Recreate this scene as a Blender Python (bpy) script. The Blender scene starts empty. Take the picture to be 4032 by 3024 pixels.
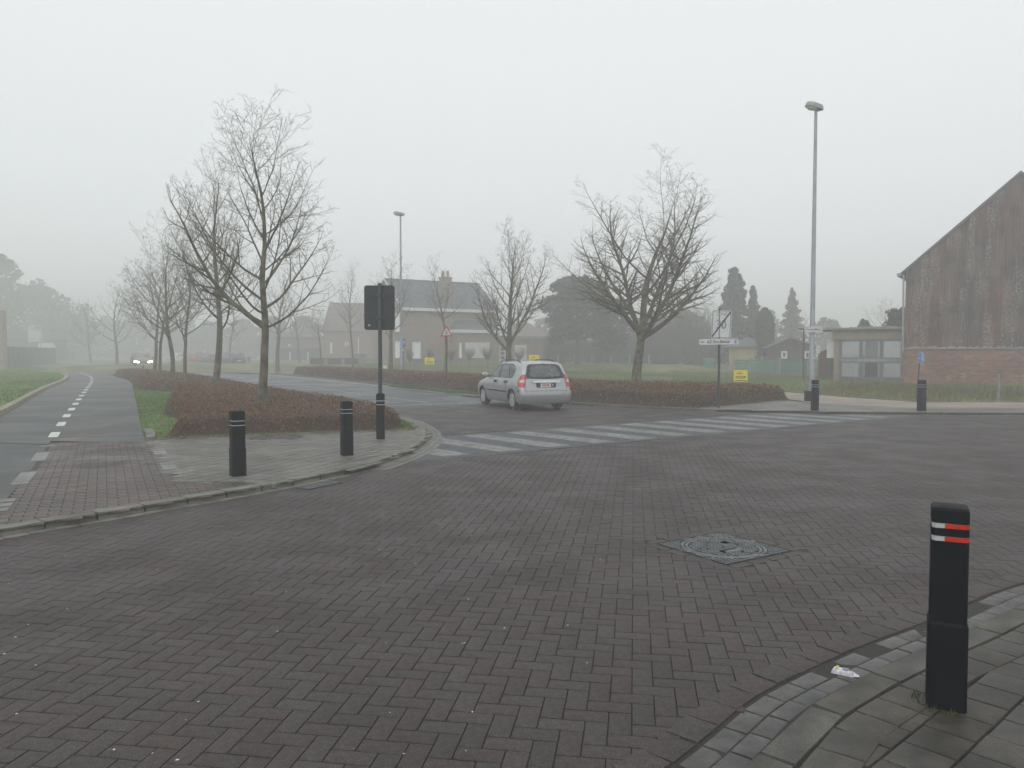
import bpy, bmesh, math, random
import numpy as np
from mathutils import Vector, Matrix
from math import radians as R, sin, cos, pi, atan2, sqrt
random.seed(7); np.random.seed(7)
sc = bpy.context.scene
COL = sc.collection

# ------------------------------------------------------------------ camera
EYE = 1.75; F = 3035.0; CX = 2016.0; CY = 1512.0; PITCH = math.atan(127.0 / F)
cam_d = bpy.data.cameras.new('camera'); cam = bpy.data.objects.new('camera', cam_d); COL.objects.link(cam)
cam.location = (0, 0, EYE); cam.rotation_euler = (pi / 2 - PITCH, 0, 0)
cam_d.sensor_width = 36; cam_d.lens = 36 * F / 4032; cam_d.clip_end = 2000; cam_d.clip_start = 0.05
sc.camera = cam

# ------------------------------------------------------------------ world: overcast sky
SUN_EL, SUN_AZ = 32.0, 200.0
world = bpy.data.worlds.new('World'); sc.world = world; world.use_nodes = True
nt = world.node_tree; nt.nodes.clear()
wo = nt.nodes.new('ShaderNodeOutputWorld'); bg = nt.nodes.new('ShaderNodeBackground')
sky = nt.nodes.new('ShaderNodeTexSky'); sky.sky_type = 'NISHITA'; sky.sun_disc = False
sky.sun_elevation = R(SUN_EL); sky.sun_rotation = R(SUN_AZ); sky.air_density = 1.0; sky.dust_density = 5.0
hs = nt.nodes.new('ShaderNodeHueSaturation'); hs.inputs['Saturation'].default_value = 0.12
# cloud layer of an overcast day: brighter overhead than at the horizon
tc = nt.nodes.new('ShaderNodeTexCoord'); sx = nt.nodes.new('ShaderNodeSeparateXYZ')
mr = nt.nodes.new('ShaderNodeMapRange'); mr.inputs[1].default_value = 0.0; mr.inputs[2].default_value = 1.0
mr.inputs[3].default_value = 0.0; mr.inputs[4].default_value = 1.0
cloud = nt.nodes.new('ShaderNodeMix'); cloud.data_type = 'RGBA'
cloud.inputs[6].default_value = (9.6, 10.0, 10.2, 1); cloud.inputs[7].default_value = (10.8, 11.1, 11.2, 1)
mx = nt.nodes.new('ShaderNodeMix'); mx.data_type = 'RGBA'; mx.inputs[0].default_value = 0.86
L = nt.links.new
L(tc.outputs['Generated'], sx.inputs[0]); L(sx.outputs[2], mr.inputs[0]); L(mr.outputs[0], cloud.inputs[0])
L(sky.outputs[0], hs.inputs['Color']); L(hs.outputs[0], mx.inputs[6]); L(cloud.outputs[2], mx.inputs[7])
L(mx.outputs[2], bg.inputs[0]); L(bg.outputs[0], wo.inputs[0]); bg.inputs[1].default_value = 0.10
sun_d = bpy.data.lights.new('sun', 'SUN'); sun_d.energy = 0.5; sun_d.angle = R(50); sun_d.color = (1, .97, .92)
sun = bpy.data.objects.new('sun', sun_d); COL.objects.link(sun)
sun.rotation_euler = (R(90 - SUN_EL), 0, R(180 - SUN_AZ)); sun.location = (0, 0, 30)
sc.view_settings.view_transform = 'Standard'; sc.view_settings.look = 'None'
sc.view_settings.exposure = 0.0; sc.view_settings.gamma = 1.0; sc.view_settings.use_curve_mapping = False
sc.render.engine = 'CYCLES'
cy = sc.cycles
cy.use_denoising = True; cy.max_bounces = 8; cy.diffuse_bounces = 3; cy.glossy_bounces = 3
cy.transmission_bounces = 6; cy.volume_bounces = 3; cy.transparent_max_bounces = 12
cy.caustics_reflective = False; cy.caustics_refractive = False
try: cy.denoiser = 'OPENIMAGEDENOISE'
except Exception: pass
FOG = 0.0079

# ------------------------------------------------------------------ photo geometry -> ground
def ray(u, v):
    a = (u - CX) / F; b = (CY - v) / F
    return Vector((a, cos(PITCH) + b * sin(PITCH), -sin(PITCH) + b * cos(PITCH)))
def G(u, v, z=0.0):
    d = ray(u, v); t = (z - EYE) / d.z
    return (d.x * t, d.y * t)
def PT(u, v, Y):
    d = ray(u, v); t = Y / d.y
    return Vector((d.x * t, Y, EYE + d.z * t))
def ZH(v, Y): return PT(CX, v, Y).z
def XH(u, Y, v=1400): return PT(u, v, Y).x

# ------------------------------------------------------------------ object helpers
def tag(o, label=None, cat=None, group=None, kind=None):
    if label: o['label'] = label
    if cat: o['category'] = cat
    if group: o['group'] = group
    if kind: o['kind'] = kind
    return o
def empty(name, loc=(0, 0, 0), rz=0, label=None, cat=None, group=None):
    o = bpy.data.objects.new(name, None); COL.objects.link(o); o.empty_display_size = .2
    o.location = loc; o.rotation_euler = (0, 0, rz)
    return tag(o, label, cat, group)
def link_mesh(name, me, parent=None):
    o = bpy.data.objects.new(name, me); COL.objects.link(o)
    if parent is not None: o.parent = parent
    return o
def mesh(name, v, f, mat=None, parent=None, smooth=False, sharp=None):
    me = bpy.data.meshes.new(name)
    me.from_pydata([tuple(p) for p in v], [], [tuple(q) for q in f])
    if mat: me.materials.append(mat)
    if smooth:
        me.polygons.foreach_set('use_smooth', [True] * len(me.polygons))
        if sharp: me.set_sharp_from_angle(angle=R(sharp))
    me.update()
    return link_mesh(name, me, parent)
def big_mesh(name, V, Fc, mat, parent=None, face_attr=None, col=None):
    """V (n,3), Fc (m,k) numpy; one k-gon size."""
    V = np.asarray(V, dtype=np.float32); Fc = np.asarray(Fc, dtype=np.int32)
    m, k = Fc.shape
    me = bpy.data.meshes.new(name)
    me.vertices.add(len(V)); me.vertices.foreach_set('co', V.ravel())
    me.loops.add(m * k); me.loops.foreach_set('vertex_index', Fc.ravel())
    me.polygons.add(m); me.polygons.foreach_set('loop_start', np.arange(m, dtype=np.int32) * k)
    me.update(calc_edges=True)
    if face_attr is not None:
        a = me.attributes.new('tone', 'FLOAT', 'FACE'); a.data.foreach_set('value', np.asarray(face_attr, dtype=np.float32))
    if col is not None:
        a = me.attributes.new('tint', 'FLOAT_COLOR', 'FACE')
        a.data.foreach_set('color', np.asarray(col, dtype=np.float32).ravel())
    me.polygons.foreach_set('use_smooth', [False] * m)
    me.materials.append(mat)
    return link_mesh(name, me, parent)
class MB:
    """collects primitives, builds them as one mesh"""
    def __init__(s): s.v = []; s.f = []
    def add(s, v, f):
        n = len(s.v); s.v += [tuple(p) for p in v]; s.f += [tuple(i + n for i in q) for q in f]; return s
    def box(s, c, d, rz=0, M=None):
        x, y, z = d[0] / 2, d[1] / 2, d[2] / 2
        p = [Vector((a, b, e)) for e in (-z, z) for b in (-y, y) for a in (-x, x)]
        if rz:
            m = Matrix.Rotation(rz, 3, 'Z'); p = [m @ q for q in p]
        p = [q + Vector(c) for q in p]
        if M: p = [M @ q for q in p]
        return s.add(p, [(0, 2, 3, 1), (4, 5, 7, 6), (0, 1, 5, 4), (2, 6, 7, 3), (0, 4, 6, 2), (1, 3, 7, 5)])
    def tube(s, pts, r, n=8, cap=True):
        pts = [Vector(p) for p in pts]
        rs = r if hasattr(r, '__len__') else [r] * len(pts)
        base = len(s.v); ref = None
        for i, p in enumerate(pts):
            t = (pts[min(i + 1, len(pts) - 1)] - pts[max(i - 1, 0)]).normalized()
            if ref is None:
                ref = Vector((1, 0, 0)) if abs(t.x) < .8 else Vector((0, 1, 0))
            a = (ref - t * ref.dot(t)).normalized(); b = t.cross(a); ref = a
            for k in range(n):
                th = 2 * pi * k / n
                s.v.append(tuple(p + (a * cos(th) + b * sin(th)) * rs[i]))
        for i in range(len(pts) - 1):
            for k in range(n):
                k2 = (k + 1) % n; o = base + i * n
                s.f.append((o + k, o + k2, o + n + k2, o + n + k))
        if cap:
            s.f.append(tuple(base + k for k in range(n - 1, -1, -1)))
            o = base + (len(pts) - 1) * n; s.f.append(tuple(o + k for k in range(n)))
        return s
    def lathe(s, prof, n=24, c=(0, 0, 0), M=None):
        """prof: list (r,z)"""
        base = len(s.v)
        for (r, z) in prof:
            for k in range(n):
                th = 2 * pi * k / n
                q = Vector((c[0] + r * cos(th), c[1] + r * sin(th), c[2] + z))
                s.v.append(tuple(M @ q if M else q))
        for i in range(len(prof) - 1):
            for k in range(n):
                k2 = (k + 1) % n; o = base + i * n
                s.f.append((o + k, o + k2, o + n + k2, o + n + k))
        if prof[0][0] > 1e-4: s.f.append(tuple(base + k for k in range(n - 1, -1, -1)))
        if prof[-1][0] > 1e-4:
            o = base + (len(prof) - 1) * n; s.f.append(tuple(o + k for k in range(n)))
        return s
    def prism(s, outline, z0, z1, M=None):
        """outline (x,y) ccw, extruded z0..z1"""
        n = len(outline)
        v = [Vector((x, y, z0)) for x, y in outline] + [Vector((x, y, z1)) for x, y in outline]
        if M: v = [M @ q for q in v]
        return s.add(v, [tuple(range(n - 1, -1, -1)), tuple(range(n, 2 * n))] + [(i, (i + 1) % n, n + (i + 1) % n, n + i) for i in range(n)])
    def build(s, name, mat, parent=None, smooth=False, sharp=35):
        return mesh(name, s.v, s.f, mat, parent, smooth, sharp)
def copy_tree(o, parent=None):
    c = o.copy(); COL.objects.link(c)
    if parent is not None: c.parent = parent
    for ch in [x for x in o.children]: copy_tree(ch, c)
    return c
def lettering(txt, size, mat, parent, M, name='lettering', align='CENTER', ext=.0015, xs=1.0, shear=0.0, bold=0.0, spacing=1.0):
    cu = bpy.data.curves.new(name, 'FONT'); cu.body = txt; cu.size = size; cu.align_x = align; cu.align_y = 'CENTER'
    cu.extrude = ext; cu.shear = shear; cu.offset = bold; cu.space_character = spacing; cu.resolution_u = 3
    tmp = bpy.data.objects.new(name + '_t', cu); COL.objects.link(tmp)
    bpy.context.view_layer.update()
    me = bpy.data.meshes.new_from_object(tmp.evaluated_get(bpy.context.evaluated_depsgraph_get()))
    bpy.data.objects.remove(tmp); bpy.data.curves.remove(cu)
    me.transform(Matrix.Diagonal((xs, 1, 1, 1))); me.transform(M)
    me.materials.clear(); me.materials.append(mat); me.name = name
    return link_mesh(name, me, parent)
# a frame for a vertical board that faces direction ang (board normal), origin o: local x right, y up, z out
def facing(o, ang):
    n = Vector((cos(ang), sin(ang), 0)); up = Vector((0, 0, 1)); x = up.cross(n)
    return Matrix(((x.x, up.x, n.x, o[0]), (x.y, up.y, n.y, o[1]), (x.z, up.z, n.z, o[2]), (0, 0, 0, 1)))
def rrect(w, h, r, n=4, cx=0, cy=0):
    o = []
    for (sx_, sy_, a0) in ((1, -1, -90), (1, 1, 0), (-1, 1, 90), (-1, -1, 180)):
        for k in range(n + 1):
            a = R(a0 + 90 * k / n)
            o.append((cx + sx_ * (w / 2 - r) + r * cos(a), cy + sy_ * (h / 2 - r) + r * sin(a)))
    return o

# ------------------------------------------------------------------ materials
def mat(name, col, rough=.7, metal=0.0, spec=.5, var=.0, vscale=8.0, bump=0.0, bscale=40.0, col2=None, attr=None, rnd=0.0, coat=0.0, emit=None, estr=0, alpha=None, transm=0.0, wet=None, detail=6.0, macro=None, speck=0.0, sscale=170):
    """procedural surface: base colour mottled by noise, optional per-piece tone and fine relief"""
    m = bpy.data.materials.new(name); m.use_nodes = True; t = m.node_tree; N = t.nodes; K = t.links.new
    b = N['Principled BSDF']; b.inputs['Roughness'].default_value = rough; b.inputs['Metallic'].default_value = metal
    b.inputs['Specular IOR Level'].default_value = spec; b.inputs['Coat Weight'].default_value = coat
    b.inputs['Transmission Weight'].default_value = transm
    c4 = tuple(col) + (1,)
    co = N.new('ShaderNodeTexCoord')
    out = None
    if var or col2 is not None:
        nz = N.new('ShaderNodeTexNoise'); nz.inputs['Scale'].default_value = vscale; nz.inputs['Detail'].default_value = detail
        K(co.outputs['Object'], nz.inputs['Vector'])
        mixn = N.new('ShaderNodeMix'); mixn.data_type = 'RGBA'
        a = tuple(max(0, x * (1 - var)) for x in col); e = tuple(x * (1 + var) for x in (col2 if col2 is not None else col))
        mixn.inputs[6].default_value = a + (1,); mixn.inputs[7].default_value = e + (1,)
        rmp = N.new('ShaderNodeMapRange'); rmp.inputs[1].default_value = .35; rmp.inputs[2].default_value = .65
        K(nz.outputs[0], rmp.inputs[0]); K(rmp.outputs[0], mixn.inputs[0]); out = mixn.outputs[2]
    if attr == 'tint':
        at = N.new('ShaderNodeAttribute'); at.attribute_name = 'tint'; out = at.outputs['Color']
    if rnd:
        at = N.new('ShaderNodeAttribute'); at.attribute_name = 'tone'
        oi = N.new('ShaderNodeObjectInfo'); ad = N.new('ShaderNodeMath'); ad.operation = 'ADD'
        K(at.outputs['Fac'], ad.inputs[0]); K(oi.outputs['Random'], ad.inputs[1])
        fr = N.new('ShaderNodeMath'); fr.operation = 'FRACT'; K(ad.outputs[0], fr.inputs[0])
        r2 = N.new('ShaderNodeMapRange'); r2.inputs[3].default_value = 1 - rnd; r2.inputs[4].default_value = 1 + rnd
        K(fr.outputs[0], r2.inputs[0])
        vm = N.new('ShaderNodeMix'); vm.data_type = 'RGBA'; vm.blend_type = 'MULTIPLY'; vm.inputs[0].default_value = 1
        if out: K(out, vm.inputs[6])
        else: vm.inputs[6].default_value = c4
        K(r2.outputs[0], vm.inputs[7]); out = vm.outputs[2]
        # a little hue drift from piece to piece
        h2 = N.new('ShaderNodeHueSaturation'); m3 = N.new('ShaderNodeMath'); m3.operation = 'MULTIPLY'; m3.inputs[1].default_value = 7.31
        f3 = N.new('ShaderNodeMath'); f3.operation = 'FRACT'; K(fr.outputs[0], m3.inputs[0]); K(m3.outputs[0], f3.inputs[0])
        r3 = N.new('ShaderNodeMapRange'); r3.inputs[3].default_value = .75; r3.inputs[4].default_value = 1.35
        K(f3.outputs[0], r3.inputs[0]); K(r3.outputs[0], h2.inputs['Saturation']); K(out, h2.inputs['Color']); out = h2.outputs[0]
    def mult(sock, fac):
        v_ = N.new('ShaderNodeMix'); v_.data_type = 'RGBA'; v_.blend_type = 'MULTIPLY'; v_.inputs[0].default_value = 1
        if sock: K(sock, v_.inputs[6])
        else: v_.inputs[6].default_value = c4
        K(fac, v_.inputs[7]); return v_.outputs[2]
    if macro or speck:
        gp_ = N.new('ShaderNodeNewGeometry')
    if macro:      # dirt, tyre wear and damp patches that run across the pieces
        mn = N.new('ShaderNodeTexNoise'); mn.inputs['Scale'].default_value = macro[0]; mn.inputs['Detail'].default_value = 4; mn.inputs['Roughness'].default_value = .6; K(gp_.outputs['Position'], mn.inputs['Vector'])
        mm = N.new('ShaderNodeMapRange'); mm.inputs[1].default_value = .35; mm.inputs[2].default_value = .65; mm.inputs[3].default_value = macro[1]; mm.inputs[4].default_value = macro[2]; K(mn.outputs[0], mm.inputs[0]); out = mult(out, mm.outputs[0])
    if speck:      # grit: fine dark and light grains
        sn = N.new('ShaderNodeTexNoise'); sn.inputs['Scale'].default_value = sscale; sn.inputs['Detail'].default_value = 2; K(gp_.outputs['Position'], sn.inputs['Vector'])
        sm = N.new('ShaderNodeMapRange'); sm.inputs[1].default_value = .3; sm.inputs[2].default_value = .7; sm.inputs[3].default_value = 1 - speck; sm.inputs[4].default_value = 1 + speck * 1.3; K(sn.outputs[0], sm.inputs[0]); out = mult(out, sm.outputs[0])
    if out: K(out, b.inputs['Base Color'])
    else: b.inputs['Base Color'].default_value = c4
    if wet:
        wn = N.new('ShaderNodeTexNoise'); wn.inputs['Scale'].default_value = wet[0]; wn.inputs['Detail'].default_value = 3
        K(co.outputs['Object'], wn.inputs['Vector']); wr = N.new('ShaderNodeMapRange')
        wr.inputs[1].default_value = .4; wr.inputs[2].default_value = .62; wr.inputs[3].default_value = wet[1]; wr.inputs[4].default_value = wet[2]
        K(wn.outputs[0], wr.inputs[0]); K(wr.outputs[0], b.inputs['Roughness'])
    if bump:
        bn = N.new('ShaderNodeTexNoise'); bn.inputs['Scale'].default_value = bscale; bn.inputs['Detail'].default_value = 5
        K(co.outputs['Object'], bn.inputs['Vector']); bp = N.new('ShaderNodeBump'); bp.inputs['Strength'].default_value = 1.0
        bp.inputs['Distance'].default_value = bump
        K(bn.outputs[0], bp.inputs['Height']); K(bp.outputs[0], b.inputs['Normal'])
    if emit: b.inputs['Emission Color'].default_value = tuple(emit) + (1,); b.inputs['Emission Strength'].default_value = estr
    return m
M = {}
M['paver'] = mat('paver', (.0435, .0338, .0315), .62, var=.30, vscale=26, bump=.0022, bscale=150, rnd=.13, spec=.38, wet=(1.3, .52, .66), macro=(.9, .84, 1.14), speck=.6, sscale=120)
M['paver_red'] = mat('paver_red', (.066, .048, .041), .62, var=.28, vscale=14, bump=.0014, bscale=140, rnd=.18, wet=(1.1, .42, .66), macro=(1.0, .75, 1.2), speck=.35)
M['paver_dark'] = mat('paver_dark', (.058, .066, .074), .6, var=.2, vscale=14, bump=.001, bscale=140, rnd=.15)
M['paver_white'] = mat('paver_white', (.205, .205, .195), .62, var=.2, vscale=7, bump=.001, bscale=140, rnd=.13, macro=(1.5, .75, 1.15))
M['joint'] = mat('joint', (.026, .024, .018), .85, var=.35, vscale=30, bump=.002)
M['joint_pale'] = mat('joint_pale', (.040, .045, .026), .85, var=.4, vscale=5)
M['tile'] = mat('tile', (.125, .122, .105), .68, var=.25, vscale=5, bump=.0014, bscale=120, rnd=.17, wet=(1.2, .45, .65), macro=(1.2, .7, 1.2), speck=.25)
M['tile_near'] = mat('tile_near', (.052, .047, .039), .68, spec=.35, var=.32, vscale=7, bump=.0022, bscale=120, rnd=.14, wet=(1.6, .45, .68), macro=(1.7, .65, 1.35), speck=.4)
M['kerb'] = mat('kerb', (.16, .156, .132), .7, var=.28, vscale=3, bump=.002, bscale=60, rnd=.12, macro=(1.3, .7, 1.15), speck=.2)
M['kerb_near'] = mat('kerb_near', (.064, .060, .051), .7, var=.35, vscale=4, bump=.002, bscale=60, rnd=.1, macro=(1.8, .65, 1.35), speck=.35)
M['gutter'] = mat('gutter', (.036, .034, .030), .5, var=.5, vscale=9, bump=.0015, bscale=80, rnd=.2, wet=(3, .2, .55), macro=(5, .45, 1.7), speck=.3)
M['asphalt'] = mat('asphalt', (.060, .068, .076), .6, spec=.35, var=.16, vscale=1.2, bump=.003, bscale=120, wet=(.4, .4, .62))
M['asphalt_path'] = mat('asphalt_path', (.060, .065, .063), .6, spec=.3, var=.2, vscale=.5, bump=.003, bscale=110, wet=(.5, .46, .6), macro=(1.1, .75, 1.15))
M['asphalt_red'] = mat('asphalt_red', (.14, .080, .065), .6, var=.25, vscale=1.5, bump=.003, bscale=110)
M['path_beige'] = mat('path_beige', (.25, .22, .18), .7, var=.15, vscale=.9, bump=.003, bscale=80, col2=(.30, .24, .18))
M['paint_white'] = mat('paint_white', (.62, .62, .58), .6, var=.12, vscale=9)
M['paint_worn'] = mat('paint_worn', (.36, .36, .34), .6, var=.3, vscale=6)
M['grass_soil'] = mat('grass_soil', (.07, .13, .018), .9, var=.3, vscale=1.4, bump=.02, bscale=14, col2=(.11, .17, .03))
M['field_soil'] = mat('field_soil', (.085, .125, .030), .9, var=.3, vscale=.35, bump=.03, bscale=6, col2=(.15, .145, .055))
M['soil'] = mat('soil', (.05, .042, .028), .9, var=.4, vscale=5, bump=.02, bscale=20)
M['leafy'] = mat('leafy', (.1, .06, .03), .7, attr='tint', spec=.2)
M['hedge_core'] = mat('hedge_core', (.055, .032, .020), .9, var=.45, vscale=16, bump=.03, bscale=30)
M['bark'] = mat('bark', (.082, .068, .046), .85, var=.35, vscale=5, bump=.006, bscale=30, col2=(.125, .115, .070))
M['bark_dark'] = mat('bark_dark', (.075, .058, .042), .85, var=.3, vscale=5)
M['black_plastic'] = mat('black_plastic', (.0045, .0055, .008), .62, spec=.16, var=.25, vscale=5, bump=.0008, bscale=90)
M['post_grey'] = mat('post_grey', (.042, .055, .062), .45, var=.15, vscale=3)
M['sign_back'] = mat('sign_back', (.016, .022, .025), .55, var=.12, vscale=3)
M['black'] = mat('black', (.012, .012, .013), .5, var=.1)
M['reflect_white'] = mat('reflect_white', (.55, .57, .58), .35, var=.05)
M['reflect_red'] = mat('reflect_red', (.62, .028, .010), .35, var=.08, vscale=20)
M['galv'] = mat('galv', (.30, .32, .34), .5, metal=.35, var=.15, vscale=2, bump=.001)
M['galv_dull'] = mat('galv_dull', (.27, .28, .29), .6, metal=.2, var=.2, vscale=3)
M['lamp_shell'] = mat('lamp_shell', (.30, .31, .29), .5, var=.1)
M['lamp_glass'] = mat('lamp_glass', (.62, .64, .62), .15, var=.04)
M['sign_white'] = mat('sign_white', (.62, .64, .64), .4, var=.04)
M['sign_red'] = mat('sign_red', (.50, .03, .03), .4, var=.05)
M['sign_blue'] = mat('sign_blue', (.02, .13, .45), .4, var=.05)
M['sign_yellow'] = mat('sign_yellow', (.86, .68, .02), .4, var=.04)
M['grey_print'] = mat('grey_print', (.22, .24, .25), .5, var=.05)
M['silver'] = mat('silver', (.43, .44, .455), .30, metal=.55, var=.03, coat=.6)
M['car_black'] = mat('car_black', (.022, .023, .025), .5, var=.1)
M['rubber'] = mat('rubber', (.018, .018, .019), .75, var=.2, vscale=20)
M['hubcap'] = mat('hubcap', (.52, .53, .54), .35, metal=.4, var=.05)
M['tail_red'] = mat('tail_red', (.45, .015, .02), .15, var=.1, coat=1)
M['tail_clear'] = mat('tail_clear', (.55, .48, .38), .15, var=.15, vscale=30, coat=1)
M['chrome'] = mat('chrome', (.65, .66, .67), .15, metal=.9, var=.03)
M['seat'] = mat('seat', (.10, .11, .12), .8, var=.15)
M['plate'] = mat('plate', (.72, .70, .68), .4, var=.03)
M['plate_red'] = mat('plate_red', (.45, .03, .03), .4, var=.03)
M['brick_barn'] = mat('brick_barn', (.285, .150, .108), .8, var=.25, vscale=3, bump=.003, rnd=.26, macro=(.9, .7, 1.2))
M['mortar'] = mat('mortar', (.20, .155, .125), .85, var=.2, vscale=4)
M['brick_tan'] = mat('brick_tan', (.255, .195, .148), .8, var=.14, vscale=2.5, bump=.004, bscale=12)
M['brick_red'] = mat('brick_red', (.215, .145, .12), .8, var=.14, vscale=2.5, bump=.004, bscale=12)
M['plinth'] = mat('plinth', (.16, .155, .15), .8, var=.2, vscale=2)
M['roof_slate'] = mat('roof_slate', (.085, .09, .10), .6, var=.15, vscale=1.5, rnd=.1)
M['roof_tile'] = mat('roof_tile', (.135, .105, .092), .7, var=.2, vscale=2, rnd=.12)
M['white_trim'] = mat('white_trim', (.70, .71, .71), .5, var=.06)
M['shutter'] = mat('shutter', (.66, .67, .65), .55, var=.05)
M['curtain'] = mat('curtain', (.86, .90, .93), .75, var=.05, vscale=3)
M['pane_dark'] = mat('pane_dark', (.07, .085, .095), .12, var=.3, vscale=2, spec=.8)
M['frame_grey'] = mat('frame_grey', (.11, .125, .135), .5, var=.1)
M['annex_beige'] = mat('annex_beige', (.25, .215, .15), .8, var=.15, vscale=2)
M['wood_brown'] = mat('wood_brown', (.075, .048, .038), .8, var=.25, vscale=2, rnd=.2)
M['wood_rust'] = mat('wood_rust', (.16, .075, .05), .8, var=.25, vscale=2, rnd=.2)
M['shed_yellow'] = mat('shed_yellow', (.40, .33, .15), .8, var=.1, vscale=2)
M['fence_green'] = mat('fence_green', (.055, .20, .145), .75, var=.22, vscale=2.5, rnd=.15, bump=.006, bscale=10)
M['concrete'] = mat('concrete', (.24, .235, .215), .8, var=.2, vscale=4, bump=.003)
M['concrete_mossy'] = mat('concrete_mossy', (.26, .245, .175), .8, var=.3, vscale=3, bump=.004, rnd=.1)
M['dark_fence'] = mat('dark_fence', (.018, .030, .034), .6, var=.2, rnd=.15)
M['pale_panel'] = mat('pale_panel', (.42, .47, .45), .6, var=.1)
M['iron'] = mat('iron', (.11, .125, .13), .5, metal=.3, var=.25, vscale=12, wet=(8, .3, .6))
M['iron_dark'] = mat('iron_dark', (.03, .032, .034), .6, var=.2)
M['litter'] = mat('litter', (.6, .6, .66), .4, var=.2, vscale=60)
M['litter_yellow'] = mat('litter_yellow', (.55, .5, .06), .4, var=.1)
M['headlight'] = mat('headlight', (.9, .85, .6), .3, emit=(1, .83, .45), estr=28)
# glass of the cars: thin, see-through and reflecting
def glassy(name, tint, a):
    m = bpy.data.materials.new(name); m.use_nodes = True; t = m.node_tree; N = t.nodes; K = t.links.new
    N.remove(N['Principled BSDF']); o = N['Material Output']
    tr = N.new('ShaderNodeBsdfTransparent'); tr.inputs[0].default_value = tuple(tint) + (1,)
    gl = N.new('ShaderNodeBsdfGlossy'); gl.inputs['Roughness'].default_value = .04; gl.inputs[0].default_value = (.9, .93, .92, 1)
    fr = N.new('ShaderNodeFresnel'); fr.inputs[0].default_value = 1.55
    ad = N.new('ShaderNodeMath'); ad.operation = 'ADD'; ad.inputs[1].default_value = a; ad.use_clamp = True
    mx_ = N.new('ShaderNodeMixShader'); K(fr.outputs[0], ad.inputs[0]); K(ad.outputs[0], mx_.inputs[0])
    K(tr.outputs[0], mx_.inputs[1]); K(gl.outputs[0], mx_.inputs[2]); K(mx_.outputs[0], o.inputs[0]); return m
M['car_glass'] = glassy('car_glass', (.66, .71, .70), .09); M['clear_glass'] = glassy('clear_glass', (.98, .99, .99), .01)
# rust-brown corrugated cladding with pale lichen streaks
def cladding_mat():
    m = mat('cladding', (.066, .043, .037), .8, var=.3, vscale=1.2, rnd=.24, col2=(.105, .058, .046), macro=(.5, .75, 1.2))
    t = m.node_tree; N = t.nodes; K = t.links.new; b = N['Principled BSDF']
    src = b.inputs['Base Color'].links[0].from_socket
    co = N.new('ShaderNodeNewGeometry'); mp = N.new('ShaderNodeMapping'); mp.inputs['Scale'].default_value = (3.2, 3.2, .5)
    K(co.outputs['Position'], mp.inputs[0]); n1 = N.new('ShaderNodeTexNoise'); n1.inputs['Scale'].default_value = .55; n1.inputs['Detail'].default_value = 2
    K(mp.outputs[0], n1.inputs['Vector'])
    n2 = N.new('ShaderNodeTexNoise'); n2.inputs['Scale'].default_value = 14; n2.inputs['Detail'].default_value = 3; K(co.outputs['Position'], n2.inputs['Vector'])
    r1 = N.new('ShaderNodeMapRange'); r1.inputs[1].default_value = .50; r1.inputs[2].default_value = .60; K(n1.outputs[0], r1.inputs[0])
    r2 = N.new('ShaderNodeMapRange'); r2.inputs[1].default_value = .52; r2.inputs[2].default_value = .60; K(n2.outputs[0], r2.inputs[0])
    mu = N.new('ShaderNodeMath'); mu.operation = 'MULTIPLY'; K(r1.outputs[0], mu.inputs[0]); K(r2.outputs[0], mu.inputs[1])
    mx_ = N.new('ShaderNodeMix'); mx_.data_type = 'RGBA'; K(mu.outputs[0], mx_.inputs[0]); K(src, mx_.inputs[6])
    mx_.inputs[7].default_value = (.30, .30, .27, 1); K(mx_.outputs[2], b.inputs['Base Color']); return m
M['cladding'] = cladding_mat()
# path asphalt with worn red surfacing showing on its near part
def worn_mat():
    m = mat('asphalt_worn', (.058, .063, .061), .55, spec=.3, var=.2, vscale=.5, bump=.003, bscale=110, wet=(.5, .46, .6)); t = m.node_tree; N = t.nodes; K = t.links.new; b = N['Principled BSDF']
    src = b.inputs['Base Color'].links[0].from_socket; g = N.new('ShaderNodeNewGeometry'); sp_ = N.new('ShaderNodeSeparateXYZ'); K(g.outputs['Position'], sp_.inputs[0])
    r_ = N.new('ShaderNodeMapRange'); r_.inputs[1].default_value = 15.0; r_.inputs[2].default_value = 21.5; r_.inputs[3].default_value = .53; r_.inputs[4].default_value = .72; K(sp_.outputs[1], r_.inputs[0])
    mp = N.new('ShaderNodeMapping'); mp.inputs['Rotation'].default_value = (0, 0, R(-28)); mp.inputs['Scale'].default_value = (1.3, .55, 1); K(g.outputs['Position'], mp.inputs[0])
    n = N.new('ShaderNodeTexNoise'); n.inputs['Scale'].default_value = .9; n.inputs['Detail'].default_value = 7; n.inputs['Roughness'].default_value = .6; K(mp.outputs[0], n.inputs['Vector'])
    s_ = N.new('ShaderNodeMath'); s_.operation = 'SUBTRACT'; K(n.outputs[0], s_.inputs[0]); K(r_.outputs[0], s_.inputs[1])
    q = N.new('ShaderNodeMapRange'); q.inputs[1].default_value = -.015; q.inputs[2].default_value = .03; K(s_.outputs[0], q.inputs[0])
    x = N.new('ShaderNodeMix'); x.data_type = 'RGBA'; K(q.outputs[0], x.inputs[0]); K(src, x.inputs[6]); x.inputs[7].default_value = (.135, .082, .068, 1); K(x.outputs[2], b.inputs['Base Color']); return m
M['asphalt_worn'] = worn_mat()
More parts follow.
